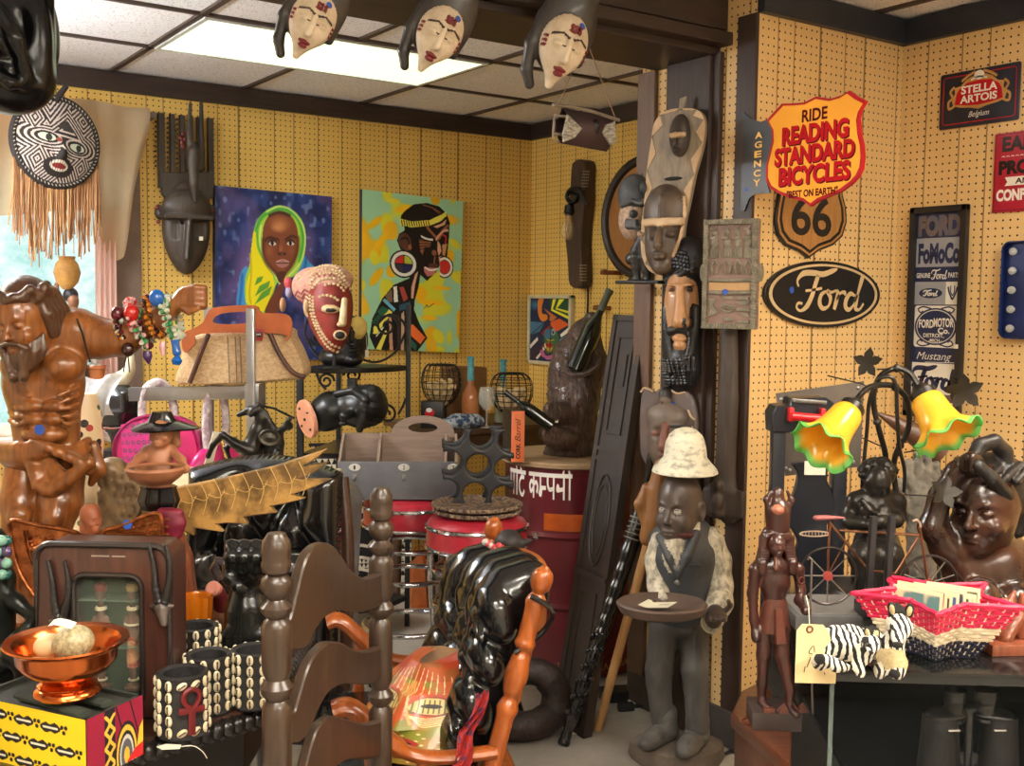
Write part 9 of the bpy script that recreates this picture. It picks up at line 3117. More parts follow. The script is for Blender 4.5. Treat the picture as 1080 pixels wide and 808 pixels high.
mb.box(c+VV((0,0,-.006)),(.012,.003,.003))
mb.box(c+VV((0,0,-.012)),(.0032,.003,.014))
mb.bq('armband_charm',ph2,t.o)
t=TP('grey_plinth','low grey slab plinth under the model bicycle on the showcase','plinth',888,655,2.10,CASEZ,FACE+.02)
MB().box((.10,.045,.014),(.40,.16,.027),bev=.002).bq('slab',M('slate_slab',(96,94,94),(80,78,78),rough=.5),t.o)
MB().box((.10,.045,.0275),(.38,.14,.002)).bq('top_inlay',M('pale_slate',(120,116,114),rough=.5),t.o)
bik_z=CASEZ+.0285
t=TP('model_bicycle','small copper wire model bicycle with red saddle on the showcase','bicycle',925,638,2.09,bik_z,FACE+.02)
z=Z(820,480,4.49)
C=lambda x,y,dy=0.:VV(t.q(*z([(x,y)])[0],dy))
k4=t.k/4.49
cw=M('copper_wire',(150,104,76),(110,74,54),rough=.3,metal=.9)
dkw=M('dark_steel_wire',(84,76,74),(58,52,52),rough=.3,metal=.9)
hub_m=M('red_hub',(146,56,50),(120,42,38),rough=.5)
for cx,cy,R_ in((238,572,136),(716,608,134)):
 c=C(cx,cy)
 R_*=k4
 c.z=max(c.z,R_+.003)if cx<300 else c.z
 w_=MB().tube([c+VV((R_*math.cos(2*PI*i/48),0,R_*math.sin(2*PI*i/48)))for i in range(48)],.0026,7,closed=True).bq('wheel',dkw,t.o)
 mb=MB()
 for i in range(8 if cx<300 else 5):
  a=i*2*PI/8+.0 if cx<300 else PI/2+(i-2)*.62+0
  mb.tube([c,c+VV((R_*math.cos(a),0,R_*math.sin(a)))],.0013,5)
 mb.bq('spokes',M('bright_wire',(176,166,158),rough=.3,metal=.9),w_)
 MB().lathe([(0,-.004),(.0095,-.003),(.0095,.003),(0,.004)],16,c,axis=(0,1,0)).bq('hub',hub_m,w_)
mb=MB()
for pts,r in(([(240,575),(240,470),(250,315)],.0024),([(246,320),(430,545)],.0026),([(292,357),(672,380)],.0026),([(672,385),(560,560)],.0024),([(672,340),(690,440),(712,610)],.0028),([(430,545),(560,560)],.0022),([(238,570),(300,450),(335,400)],.0016)):
 mb.tube([C(*q)for q in pts],r,7)
mb.bq('frame',cw,t.o)
MB().tube(path([C(640,312),C(662,308),C(676,330),C(674,352)],None,4),.0022,7).bq('handlebar',M('pale_wire',(206,180,160),rough=.3,metal=.6),t.o)
MB().tube(path([C(590,560,0),C(640,500),C(720,475),C(800,510),(C(925,640))],None,5),.0014,6).bq('mudguard',dkw,t.o)
S=SD(.004)
S.cn([C(188,298),C(230,296),C(310,298)],[.0085,.0075,.0045],0,.003,flat=(1,1,1.6))
S.mesh('saddle',M('dusty_red_saddle',(150,84,82),(126,66,66),rough=.5),t.o,.0016)
mb=MB()
mb.tube([C(175+70*math.cos(a),373+12*math.sin(a),.0)for a in np.linspace(0,2*PI,24)[:-1]],.0015,6,closed=True)
for i in range(8):mb.tube([C(120+i*15,364),C(116+i*16,380)],.0008,4)
mb.bq('luggage_rack',M('pale_wire',(206,180,160)),t.o)
t=TP('tulip_lamp','bronze lady lamp with vine stems and two yellow green ruffled glass shades','lamp',925,640,2.30,CASEZ,FACE)
z=Z(820,480,4.49)
C=lambda x,y,dy=0.:VV(t.q(*z([(x,y)])[0],dy))
k4=t.k/4.49
brz=M('dark_bronze_patina',(58,54,50),(36,33,32),rough=.32,metal=.6,scale=14,bump=.12)
S=SD(.007)
S.cn([C(490,700,.02),C(485,560,.01),C(470,430,.0)],[.062,.058,.048]).cn([C(465,430,.0),C(465,340,.0),C(465,280,.0),C(465,240,.0)],[.042,.034,.044,.040],0,.012,flat=(1,1.25,1))
S.cn([C(375,220,.0),C(465,200,.0),C(560,220,.0)],[.022,.028,.022])
S.ell(C(425,265,-.032),(.017,.014,.016)).ell(C(505,268,-.032),(.017,.014,.016))
S.cn([C(372,225,.0),C(345,280,-.0),C(345,318,-.02),C(430,330,-.055)],[.020,.017,.015,.011]).cn([C(560,225,.0),C(572,285,.0),C(560,310,-.03),C(490,315,-.055)],[.020,.017,.015,.011])
S.ell(C(440,328,-.058),(.013,.009,.010)).ell(C(485,314,-.058),(.013,.009,.010))
S.cn([C(440,450,-.03),C(410,480,-.075),C(420,560,-.08),C(425,690,-.06)],[.034,.032,.024,.020]).cn([C(510,450,-.03),C(520,480,-.07),C(520,560,-.075),C(520,690,-.055)],[.034,.032,.024,.020])
for i in range(6):S.cn([C(400+i*26,400,-.05),C(395+i*30,500,-.085),C(400+i*30,680,-.07)],[.006,.008,.006],0,.005)
S.cn([C(400,215,-.035),C(440,260,-.045),C(520,300,-.04)],.006,0,.004)
S.cap(C(470,205,.0),C(474,170,-.005),.018,.017)
S.frame(rot_e(x=.42,z=.25),C(474,130,-.012))
S.ell((0,0,0),(.026,.029,.036))
face(S,.026,.029,.037,0,ears=True)
S.box((0,0,-.2),(.001,.001,.001))
S.p.pop()
S.frame(None)
S.box((0,0,-.08),(.4,.4,.08),.001,0,.002,'-')
S.mesh('lady',brz,t.o,.0028)
S=SD(.004)
S.ell(C(475,90,.012),(.036,.036,.030))
rg=random.Random(11)
for i in range(46):
 a,b=rg.uniform(0,2*PI),rg.uniform(-.1,1.4)
 c=C(475,92,.010)+VV((.036*math.cos(a)*math.cos(b),.034*math.sin(a)*math.cos(b),.030*math.sin(b)))
 S.ell(c,.0085,0,.003)
S.mesh('curly_hair',brz,t.o,.0024)
MB().lathe([(0,0),(.10,0),(.105,.008),(.098,.02),(.08,.026),(0,.028)],36,(C(480,700).x,.01,0)).bq('base',brz,t.o)
mb=MB()
z2=Z(800,350,3.846)
D=lambda x,y,dy=0.:VV(t.q(*z2([(x,y)])[0],dy))
for pts,r in(([(560,660,.05),(548,560,.05),(560,490,.04),(605,400,.03),(612,340,.02),(600,270,.01),(555,225,.0),(510,215,-.01),(450,225,-.03),(410,260,-.04),(378,312,-.05)],.0062),([(515,600,.05),(515,500,.05),(490,400,.04),(468,300,.03),(472,230,.02),(500,175,.01),(560,148,.0),(610,165,-.01),(640,205,-.02),(662,248,-.03)],.0062),([(420,650,.03),(425,560,.03),(440,400,.02),(450,280,.01),(480,200,.0),(530,182,-.01),(556,215,-.01),(562,330,.0),(570,460,.01),(592,560,.02),(590,650,.03)],.0042)):
 P_=path([D(*q)for q in pts],None,6)
 mb.tube(P_,r,9)
 if r>.005:
  for i in range(14,len(P_)-8,22):mb.lathe([(r,-.006),(r*1.5,-.002),(r*1.5,.002),(r,.006)],10,P_[i],axis=(P_[i+1]-P_[i]))
for pts in([(280,178),(420,212),(470,238)],[(480,152),(560,150),(620,218)],[(420,430),(500,466)],[(590,490),(650,480)],[(590,660),(720,668)]):
 mb.tube([D(*q,.01)for q in pts],.0016,5)
mb.bq('vine_stems',brz,t.o)
def leaf(c,s_,rx,rz,nm='leaf'):
 o_=[]
 for i in range(40):
  a=2*PI*i/40
  r=s_*(.74+.20*math.cos(5*a)+.07*math.cos(15*a))
  o_.append((r*math.sin(a),r*math.cos(a)))
 mb=MB()
 m_=rot_e(x=rx,y=rz)
 cen=VV((0,0,0))
 vs=[(0,0,0)]+[(p[0],-.25*abs(p[0])*(1 if abs(p[0])>.001 else 0),p[1])for p in o_]
 fs=[(0,1+i,1+(i+1)%40)for i in range(40)]
 vs2=[(v[0],v[1]+.0016,v[2])for v in vs]
 mb.add([c+m_@VV(v)for v in vs],fs)
 mb.add([c+m_@VV(v)for v in vs2],[f[::-1]for f in fs])
 for i in range(40):mb.add([c+m_@VV(vs[1+i]),c+m_@VV(vs[1+(i+1)%40]),c+m_@VV(vs2[1+(i+1)%40]),c+m_@VV(vs2[1+i])],[(0,1,2,3)])
 return mb.bq(nm,M('dark_leaf_metal',(48,42,34),(34,30,26),rough=.4,metal=.5),t.o)
leaf(D(440,125,.02),.034,.2,-1.2)
leaf(D(835,240,-.02),.040,.3,1.1)
leaf(D(755,650,-.14),.034,-.3,.3)
leaf(D(800,225,.02),.030,.4,-.5)
s=NT('yellow_green_art_glass')
v=s.coord('Object',(1,1,1))
nz=s.noise(v,40,5,.7)
at_n=s.n('ShaderNodeAttribute',attribute_name='paint')
yel=s.mix(nz,rgba((255,214,76)),rgba((246,180,36)))
grn_=s.mix(s.noise(v,60,4,.7),rgba((70,190,70)),rgba((150,220,130)))
col_=s.mix(at_n.outputs['Fac'],yel,grn_)
s.l(col_,s.b.inputs['Base Color'])
s.b.inputs['Roughness'].default_value=.22
s.b.inputs['Coat Weight'].default_value=.4
tr=s.n('ShaderNodeBsdfTranslucent')
s.l(col_,tr.inputs['Color'])
mx=s.n('ShaderNodeMixShader')
mx.inputs[0].default_value=.35
s.l(s.b.outputs[0],mx.inputs[1])
s.l(tr.outputs[0],mx.inputs[2])
s.l(mx.outputs[0],s.t.nodes['Material Output'].inputs['Surface'])
shade_m=s.m
for(top,mid,rtop,rbot)in(((372,318,-.05),(252,470,-.105),52,108),((672,262,-.03),(772,430,-.085),54,118)):
 a,b=D(*top),D(*mid)
 ax=(b-a)
 L_=ax.length
 q=VV((0,0,1)).rotation_difference(ax.normalized()).to_matrix()
 kz=t.k/3.846
 prof=[(rtop*.80,0),(rtop,.03),(rtop*1.18,.12),(rtop*1.26,.30),(rtop*1.38,.52),(rtop*1.60,.72),(rbot*.88,.85),(rbot*1.02,.94),(rbot*1.16,1.0)]
 n_=72
 vs,col=[],[]
 prof_i=[]
 P1=[VV((r*kz,f*L_))for r,f in prof]
 P1=path(P1,None,3)
 for i,p in enumerate(P1):
  f=p.y/L_
  for j in range(n_):
   w=2*PI*j/n_
   ru=max(0,(f-.70)/.30)
   r=p.x*(1+.055*ru*math.sin(8*w))
   h=p.y+.007*ru*math.cos(8*w+.6)
   vs.append(a+q@VV((r*math.cos(w),r*math.sin(w),h)))
   col.append(min(1,max(0,(f-.88)/.08)))
 N_=len(P1)
 fs=[(i*n_+j,i*n_+(j+1)%n_,(i+1)*n_+(j+1)%n_,(i+1)*n_+j)for i in range(N_-1)for j in range(n_)]
 me=bpy.data.meshes.new('glass_shade')
 me.from_pydata([tuple(v_)for v_ in vs],[],fs)
 ca=me.color_attributes.new('paint','FLOAT_COLOR','POINT')
 ca.data.foreach_set('color',np.array([[c_,c_,c_,1]for c_ in col],np.float32).ravel())
 me.polygons.foreach_set('use_smooth',[True]*len(fs))
 so=link('glass_shade',me,t.o,[shade_m])
 md=so.modifiers.new('thickness','SOLIDIFY')
 md.thickness=.0025
 MB().lathe([(0,-.030),(.010,-.030),(.016,-.022),(rtop*kz*.75,-.016),(rtop*kz*.98,-.010),(rtop*kz*1.02,.010),(rtop*kz*.9,.012)],28,a,axis=ax).bq('shade_holder',brz,t.o)
 bl_=MB().ball(a+ax*.32,(.018,.018,.018),14).bq('bulb',M('unlit_bulb',(236,232,220),rough=.3),t.o)
t=TP('black_easel','pair of upright black boards of a small easel before the bronze lady','easel',930,640,2.06,bik_z,FACE)
z=Z(820,480,4.49)
C=lambda x,y,dy=0.:VV(t.q(*z([(x,y)])[0],dy))
for x,dy in((450,.0),(540,.004)):
 zt=C(x,290).z
 MB().prism([(C(x-14,0).x,0),(C(x+14,0).x,0),(C(x+20,300).x,zt),(C(x-10,300).x,zt)],dy-.008,dy+.008,bev=.0015).bq('upright_board',M('black_easel_wood',(40,40,42),(30,30,32),rough=.4),t.o)
MB().box((C(495,0).x,.012,.012),(.06,.06,.022),bev=.002).bq('foot_block',M('black_easel_wood',(40,40,42)),t.o)
t=TP('wood_bust','large polished dark wood bust of a woman with braids and a raised arm','statue',1050,690,2.36,CASEZ,FACE)
z=Z(900,440,4.04)
C=lambda x,y,dy=0.:VV(t.q(*z([(x,y)])[0],dy))
kx=t.k/4.04
fl=M('polished_dark_figure_wood',(74,43,30),(36,22,17),rough=.24,scale=7,coat=.25,bump=.05,lo=.35,hi=.6)
hairb=M('black_braided_hair_wood',(40,34,32),(26,22,21),rough=.4,scale=60,bump=.7,bscale=110)
S=SD(.014)
S.cn([C(640,1000,.03),C(630,850,.02),C(620,720,.02)],[.10,.10,.095],0,.03,flat=(1,1.25,1))
S.cn([C(470,650,.0),C(600,610,.02),C(760,640,.05)],[.045,.06,.05],0,.03)
S.ell(C(540,790,-.070),(.046,.042,.052)).ell(C(690,815,-.055),(.048,.042,.054))
S.cn([C(480,650,.0),C(400,560,-.01),C(335,470,-.02)],[.042,.034,.028],0,.02).cn([C(335,470,-.02),C(375,340,-.02),C(440,230,-.03),C(480,195,-.04)],[.028,.026,.021,.017],0,.012)
S.cn([C(770,660,.05),C(800,800,.02),C(760,960,-.02)],[.045,.04,.034],0,.02)
S.cap(C(590,620,.02),C(590,500,.02),.046,.042)
S.frame(rot_e(z=-.80,x=.05),C(572,385,.0))
W,D_,Hh=.070,.085,.098
S.ell((0,0,.02),(W,D_,Hh*.85)).ell((0,-.014,-.035),(W*.84,D_*.82,Hh*.58),0,.02)
face(S,W,D_,Hh,0,nose=1.15,ears=False,lips=1.05)
S.frame(None)
S.ell(C(505,200,-.05),(.026,.022,.026),0,.01)
for i in range(4):
 S.cn([C(478,172+i*18,-.062),C(505,168+i*18,-.078),C(535,172+i*17,-.070)],[.0085,.009,.0075],0,.003)
S.cn([C(490,190,-.05),C(490,165,-.065),C(505,155,-.07)],[.009,.008,.007],0,.003)
S.box((C(600,1000).x,0,-.5),(.6,.6,.5),.001,0,.002,'-')
S.mesh('body',fl,t.o,.0042)
S=SD(.007)
S.frame(rot_e(z=-.80,x=.05),C(572,385,.0))
S.ell((0,.028,.036),(W*1.10,D_*.98,Hh*.82))
S.ell((0,-.06,-.01),(W*.92,D_*.80,Hh*.88),0,.006,'-')
for i in range(7):
 a=-1.2+i*.4
 S.cn([(W*1.05*math.sin(a),-D_*.60*math.cos(a)-.004,.062+.02*math.cos(a)),(W*1.15*math.sin(a),.02,.085+.015*math.cos(a)),(W*.9*math.sin(a),.08,.05)],.0095,0,.003)
S.frame(None)
S.cn([C(500,185,-.05),C(540,120,-.04),C(600,105,-.03),C(645,150,-.02),C(655,230,-.02),C(640,300,-.02)],[.014,.016,.017,.017,.016,.014],0,.004)
S.cn([C(530,205,-.085),C(590,260,-.085),C(650,330,-.06),C(690,400,-.03)],[.013,.015,.015,.013],0,.004).cn([C(690,250,.0),C(720,330,.0),C(715,420,.0),C(700,480,.0)],[.03,.028,.024,.018],0,.006)
S.mesh('braided_hair',hairb,t.o,.0032,bump=lambda x,y,zz:.0008*np.sin(520*(x+zz))*np.cos(520*(y-zz)))
bzk=TP('star_basket','star shaped woven basket in red white and navy bands holding cards','basket',985,686,1.95,CASEZ,FACE)
t=bzk
wr={'red':M('red_wicker',(216,44,84),(186,26,62),rough=.45,bump=.2),'white':M('white_wicker',(232,218,190),(210,192,160),rough=.5),'navy':M('navy_wicker',(32,34,60),(22,24,44),rough=.5)}
ROT=.30
HB=.098
def star(f,a):
 seg=(a*10)%10
 i=int(seg)
 u=seg-i
 u=u*u*(3-2*u)*.35+u*.65
 R1,R2=.072+.075*f,.045+.030*f
 r0,r1=(R1,R2)if i%2==0 else(R2,R1)
 w0,w1=ROT+PI/2+i*PI/5,ROT+PI/2+(i+1)*PI/5
 p=VV((r0*math.cos(w0),r0*math.sin(w0))).lerp(VV((r1*math.cos(w1),r1*math.sin(w1))),u)
 dip=.0
 return VV((p.x,p.y*.92,f*HB+.004))
NB=16
for nm,lo,hi in(('navy',0,5),('white',5,9),('red',9,16)):
 mb=MB()
 for k in range(lo,hi):
  f=k/(NB-1)
  pts=[]
  for j in range(150):
   a=j/150
   p=star(f,a)
   n2=VV((p.x,p.y,0)).normalized()
   pts.append(p+n2*(.0022*(1 if(int(a*50)+k)%2 else-1)))
  mb.tube(pts,.0030 if k<15 else .0048,5,closed=True)
 mb.bq('%s_band'%nm,wr[nm],t.o)
mb=MB()
for j in range(50):
 mb.tube([star(f,(j+.5)/50)for f in np.linspace(0,1,6)],.0018,5)
mb.bq('stakes',wr['white'],t.o)
MB().prism([tuple(star(0,j/60).xy)for j in range(60)],.0,.005,plane='xy').bq('bottom',wr['navy'],t.o)
rg=random.Random(8)
cream_c=M('cream_card_stock',(232,214,172),(224,204,160),rough=.8)
for i in range(8):
 cvc=Cv(.10,.07,50,36,[(90,130,130),(150,60,60),(90,110,60),(60,90,140),(170,120,80),(120,130,90),(200,190,160),(70,80,60)][i])
 n1=cvc.noise(6,40+i)
 cvc.put(np.clip((n1-.5)*5,0,1),[(220,200,160),(230,220,200),(60,60,40),(220,120,130),(60,70,90),(40,60,40),(60,60,110),(190,170,110)][i])
 cvc.put((np.minimum(np.minimum(cvc.u,.10-cvc.u),np.minimum(cvc.v,.07-cvc.v))<.005).astype(float),(234,220,184))
 e=T('postcard','old picture card standing in the star basket, %s in the row'%['first','second','third','fourth','fifth','sixth','seventh','last'][i],'card',t.loc+t.R@VV((-.035+i*.0095,.005+.006*math.sin(i),.012)),FACE-.95+.03*i,'picture cards in the star basket')
 hgt,wd_=.098+.006*math.sin(2*i),.092
 e.o.rotation_euler=(-.10,.0,FACE-.80+.03*i)
 MB().box((0,0,hgt/2),(wd_,.0022,hgt)).bq('card',cream_c,e.o)
 cvc.sheet('picture',e.o,lambda u,v:((u-.5)*wd_,-.0014,hgt*(1-v)))
zfur=NT('zebra_fur')
s=zfur
v=s.coord('Object',(1,1,1))
wv_=s.n('ShaderNodeTexWave',wave_type='BANDS',bands_direction='X')
wv_.inputs['Scale'].default_value=34
wv_.inputs['Distortion'].default_value=4.5
wv_.inputs['Detail'].default_value=2
wv_.inputs['Detail Scale'].default_value=1.2
s.l(v,wv_.inputs['Vector'])
fz=s.noise(v,260,2)
st_=s.math('ADD',wv_.outputs['Fac'],s.math('MULTIPLY',fz,.25))
s.l(s.ramp(st_,[(.50,(30,28,28)),(.60,(226,220,206))]),s.b.inputs['Base Color'])
s.b.inputs['Roughness'].default_value=.9
s.bump(fz,.6,.004)
dkfur=M('black_plush',(32,29,28),rough=.95,scale=200,bump=.6)
crfur=M('cream_plush',(206,186,144),(186,160,112),rough=.95,scale=200,bump=.6)
t=TP('zebra_plush','larger plush zebra lying with raised head on the showcase edge','soft toy',930,716,1.80,CASEZ,FACE)
z=Z(830,600,5.77)
C=lambda x,y,dy=0.:VV(t.q(*z([(x,y)])[0],dy))
kx=t.k/5.77
S=SD(.010)
S.cn([C(300,470,.085),C(380,440,.085),C(520,460,.07),C(630,480,.04)],[95*kx,98*kx,84*kx,74*kx])
S.cn([C(640,500,.035),C(660,420,.03),C(680,360,.015)],[72*kx,58*kx,46*kx])
S.ell(C(683,345,-.01),(70*kx,.036,72*kx)).cn([C(682,370,-.035),C(674,440,-.062)],[50*kx,38*kx])
S.ell(C(640,560,.015),(88*kx,.035,70*kx),2)
S.cn([C(640,590,.0),C(670,630,-.012)],[44*kx,46*kx]).cn([C(560,610,.0),C(565,640,-.005)],[34*kx,32*kx])
S.ell(C(655,640,-.040),(36*kx,.010,26*kx),1,.004)
S.cn([C(656,462,-.088),C(690,464,-.086)],20*kx,1,.006)
S.mesh('body',[s.m,dkfur,crfur],t.o,.0028)
S=SD(.005)
for x_,y_,tl in((640,245,-.15),(745,255,.2)):
 S.ell(C(x_,y_,.005),(26*kx,.010,46*kx),0,rot=rot_e(y=tl))
 S.ell(C(x_,y_+4,-.006),(15*kx,.006,34*kx),1,.002,rot=rot_e(y=tl))
S.mesh('ears',[dkfur,crfur],t.o,.002)
S=SD(.004)
for i in range(9):S.cn([C(640+i*8,275,.0),C(650+i*7,215+abs(i-3)*6,.012)],[.007,.003],0,.003)
S.cn([C(690,280,.02),C(700,350,.045),C(670,430,.07)],[.008,.010,.008],0,.004)
S.mesh('mane',dkfur,t.o,.002)
mb=MB()
for sx in(-1,1):mb.ball(C(683+sx*50,385,-.040),.005,10)
mb.bq('eyes',M('black_glass_eye',(10,10,10),rough=.05,coat=.6),t.o)
t2=TP('zebra_plush','smaller plush zebra foal curled at the left of bigger one','soft toy',890,716,1.75,CASEZ,FACE)
t=t2
C=lambda x,y,dy=0.:VV(t2.q(*z([(x,y)])[0],dy))
kx=t.k/5.77
S=SD(.009)
S.cn([C(190,560,.055),C(230,480,.06),C(300,440,.06),C(390,480,.04),C(450,520,.015)],[56*kx,84*kx,92*kx,84*kx,62*kx])
S.cn([C(460,520,.01),C(500,480,.0),C(515,455,-.005)],[58*kx,46*kx,38*kx]).ell(C(518,445,-.012),(46*kx,.026,46*kx)).cn([C(515,470,-.025),C(510,500,-.040)],[32*kx,24*kx])
S.cn([C(250,560,.0),C(300,590,-.005),C(350,600,.0)],[40*kx,34*kx,30*kx]).cn([C(430,590,-.0),C(450,630,-.012)],[36*kx,34*kx]).cn([C(200,570,.01),C(200,555,-.010)],[50*kx,40*kx],0,.005)
S.ell(C(200,550,-.030),(36*kx,.008,34*kx),1,.004)
S.ell(C(512,508,-.055),(16*kx,.008,11*kx),1,.004)
S.mesh('body',[s.m,dkfur,crfur],t.o,.0026)
S=SD(.005)
for x_,y_,tl in((490,385,-.2),(545,395,.2)):
 S.ell(C(x_,y_,-.002),(20*kx,.008,36*kx),0,rot=rot_e(y=tl)).ell(C(x_,y_+4,-.010),(11*kx,.005,24*kx),1,.002,rot=rot_e(y=tl))
S.cn([C(515,400,.0),C(520,360,.005)],[.010,.005],0)
S.mesh('ears',[dkfur,crfur],t.o,.0018)
mb=MB()
for sx in(-1,1):mb.ball(C(517+sx*30,462,-.034),.0035,10)
mb.bq('eyes',M('black_glass_eye',(10,10,10)),t.o)
t=TP('carved_wood_bookend','reddish carved wooden leaf shaped bookend beside the bust','bookend',1068,704,1.95,CASEZ,FACE+.1)
C=lambda x,y,dy=0.:VV(t.q(x,y,dy))
rw=WOOD('reddish_carved_wood',(150,84,58),(112,58,40),axis=2,rough=.3,coat=.3)
MB().box((C(1066,700).x,.02,.010),(.10,.09,.020),bev=.003).bq('base',rw,t.o)
S=SD(.006)
S.cn([C(1045,695,.02),C(1056,670,.02),C(1072,650,.02)],[.010,.016,.012],0,flat=(1,.6,1)).cn([C(1055,660,.02),C(1050,645,.015),C(1058,632,.01)],[.012,.010,.004],0,.004).cn([C(1066,655,.02),C(1064,638,.012),C(1070,624,.01)],[.013,.011,.004],0,.004).cn([C(1076,655,.02),C(1080,636,.012),C(1077,626,.01)],[.013,.011,.004],0,.004).cn([C(1070,650,.02),C(1090,690,.02)],[.014,.02],0,.006)
S.mesh('carving',rw,t.o,.0026)
t=TP('binoculars','black field binoculars standing on their big lenses inside the showcase','binoculars',1022,806,2.02,.562,FACE)
z=Z(880,560,3.26)
C=lambda x,y,dy=0.:VV(t.q(*z([(x,y)])[0],dy))
kx=t.k/3.26
bkg=M('black_grained_leatherette',(24,24,25),(34,33,34),rough=.5,scale=160,bump=.6)
bks=M('black_satin_metal',(34,35,37),(26,26,28),rough=.25,coat=.3)
for cx,ox in((362,412),(565,520)):
 xb,xo=C(cx,700).x,C(ox,600).x
 zt=C(cx,640).z
 ze=C(ox,545).z
 br=MB().lathe([(0,0),(.0400,0),(.0415,.004),(.0410,.012),(.037,.05),(.033,zt*.8),(.032,zt),(.026,zt+.008),(0,zt+.010)],36,(xb,0,0)).bq('barrel',bkg,t.o)
 MB().lathe([(.0415,.002),(.0428,.006),(.0420,.014)],36,(xb,0,0)).bq('lens_ring',bks,br)
 S=SD(.006)
 S.cap((xb,0,zt+.004),(xo,0,zt+.006),.030,.024,0,flat=(1,1,2.2))
 S.mesh('prism_cap',bks,br,.0028)
 MB().lathe([(.020,zt-.006),(.021,zt+.012),(.018,zt+.016),(.018,zt+.028),(.021,zt+.031),(.022,ze-.004),(.021,ze),(.014,ze),(.012,ze-.004),(0,ze-.005)],30,(xo,0,0),ripple=lambda w,f:1+.012*math.sin(30*w)).bq('eyepiece',bks,br)
 MB().box((xo*.5+xb*.5,-.0335,zt-.012),(.022,.004,.004),bev=.001).bq('silver_strip',chrome,br)
xm=C(463,600).x
MB().lathe([(.010,.02),(.010,C(0,610).z),(.016,C(0,608).z),(.016,C(0,596).z),(0,C(0,594).z)],20,(xm,0,0)).bq('hinge_wheel',bks,t.o)
MB().box((xm,0,.05),(.05,.012,.04),bev=.003).bq('bridge',bks,t.o)
t=TP('black_toy_stand','black stand with two uprights, a red handle and a guitar shaped panel','stand',855,640,2.72,0,FACE)
C=lambda x,y,dy=0.:VV(t.q(x,y,dy))
navyb=M('navy_black_enamel',(30,33,42),(22,24,31),rough=.35,coat=.2)
zt=C(850,428).z
for x0,x1 in((814.5,828),(879,894)):
 a,b=C(x0,500).x,C(x1,500).x
 MB().box(((a+b)/2,.02,(zt-.03)/2),(b-a,.04,zt-.03),bev=.004).bq('upright',navyb,t.o)
a,b=C(813,440),C(893,420)
o=t.os([(814,456),(813,436),(818,428),(832,427),(834,420),(870,419),(878,424),(893,440),(893,456)])
MB().prism(o,-.01,.07,bev=.004).bq('top_box',navyb,t.o)
MB().box((C(852,423).x,-.012,C(852,423).z),(.085,.012,.010),rot_e(y=.06),bev=.002).bq('chrome_bar',M('dull_nickel',(150,148,144)),t.o)
red_h=M('red_handle_paint',(214,34,38),(196,26,32),rough=.3)
mb=MB()
p_,q_=C(835,438,-.02),C(868,441,-.02)
mb.tube([p_+VV((-.006,-.02,0)),q_+VV((0,-.02,0))],.0105,12)
mb.box(C(834,437,-.022),(.012,.03,.034),bev=.003)
mb.box(C(867,437,-.022),(.012,.03,.030),bev=.003)
mb.bq('handle',red_h,t.o)
vi=[(838,489),(870,489),(872,505),(878,520),(883,532),(878,545),(872,556),(878,572),(886,590),(884,640),(832,640),(830,600),(838,584),(842,572),(836,560),(826,548),(834,530),(840,514),(842,500)]
o=[tuple(p)for p in path([VV(p)for p in t.os(vi,.0)],None,4,True)]
MB().prism(o,.0,.025,bev=.003).bq('guitar_shaped_panel',navyb,t.o)
MB().box((C(860,494,-.01).x,-.006,C(860,494,-.01).z),(.052,.002,.034)).bq('paper_card',paper,t.o)
MB().box((C(853,640).x,.02,.012),(.26,.20,.024),bev=.003).bq('base',navyb,t.o)
q=C(863,445,-.035)
sticker(t.o,(q.x,q.y,q.z),.008)
t=TP('grey_metal_sheet','square grey metal sheet with riveted corners standing behind the black stand','panel',864,500,2.98,0,FACE)
C=lambda x,y,dy=0.:VV(t.q(x,y,dy))
o=t.os([(818,415),(911,402),(907,492),(828,502)])
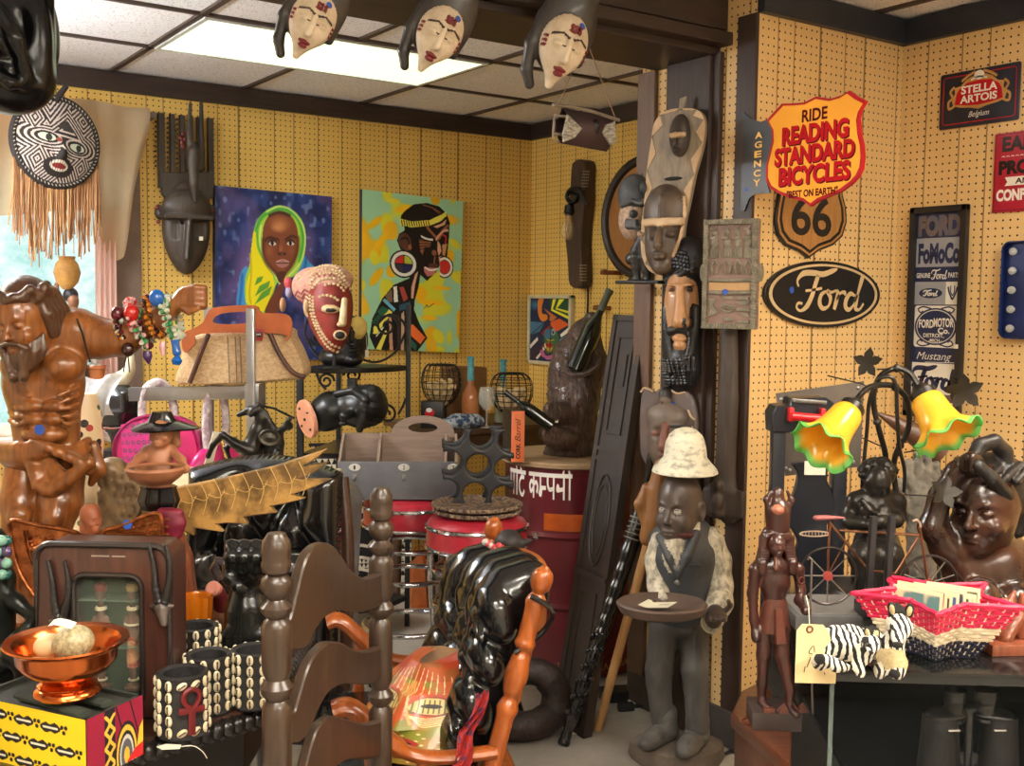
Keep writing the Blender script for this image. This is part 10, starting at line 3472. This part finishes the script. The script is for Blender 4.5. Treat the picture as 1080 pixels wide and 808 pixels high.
gs=M('dull_grey_sheet',(112,102,94),(96,88,82),rough=.4,metal=.4)
MB().prism(o,-.004,.0).bq('sheet',gs,t.o)
mb=MB()
for q in((824,421),(905,409),(900,487),(833,496),(829,494)):mb.ball(C(*q,-.005),(.005,.004,.005),8)
mb.bq('rivets',steel,t.o)
MB().box((C(864,500).x,.02,C(864,495).z/2),(.05,.03,C(864,495).z),bev=.003).bq('stand_post',bpt,t.o)
t=TP('stone_hand_carving','rough grey stone carving like a raised hand behind the bronze lady','statue',972,640,2.80,CASEZ-.22,FACE)
C=lambda x,y,dy=0.:VV(t.q(x,y,dy))
k=t.k
S=SD(.008)
S.cn([C(972,640),C(972,560),C(972,520)],[15*k,16*k,15*k],0,flat=(1,1.5,1))
for x0,y0 in((958,488),(968,480),(978,482),(987,490)):S.cn([C(972+(x0-972)*.6,520),C(x0,y0+14),C(x0,y0)],[5.5*k,5*k,4.5*k],0,.004)
S.cn([C(958,540),C(950,520),C(948,508)],[6*k,5*k,4*k])
S.box((C(972,650).x,0,.012),(.05,.04,.014),.004)
S.mesh('carving',M('rough_grey_stone',(124,116,104),(86,80,72),rough=.8,scale=40,bump=.9),t.o,.004,bump=lambda x,y,zz:.0015*np.sin(190*x+60*zz)*np.sin(210*zz))
MB().box((C(972,640).x,0,-(CASEZ-.22)/2),(.12,.10,CASEZ-.22),bev=.004).bq('pedestal',bpt,t.o)
t=TP('brown_horn','long brown tapering wooden horn pointing left behind the lamp','horn',955,460,2.92,None,FACE)
C=lambda x,y,dy=0.:VV(t.q(x,y,dy))
MB().tube([C(926,436),C(945,446),C(965,458),C(992,476)],[.004,.018,.030,.042],16).bq('horn_body',WOOD('brown_horn_wood',(104,70,50),(76,50,38),axis=0,rough=.4),t.o)
MB().box((C(985,470).x,.02,-.09-(t.loc.z-.09)/2),(.06,.06,t.loc.z-.09),bev=.004).bq('support_post',bpt,t.o)
MB().box((C(985,470).x,.0,C(985,480).z-.02),(.03,.03,.10),bev=.003).bq('cradle',bpt,t.o)
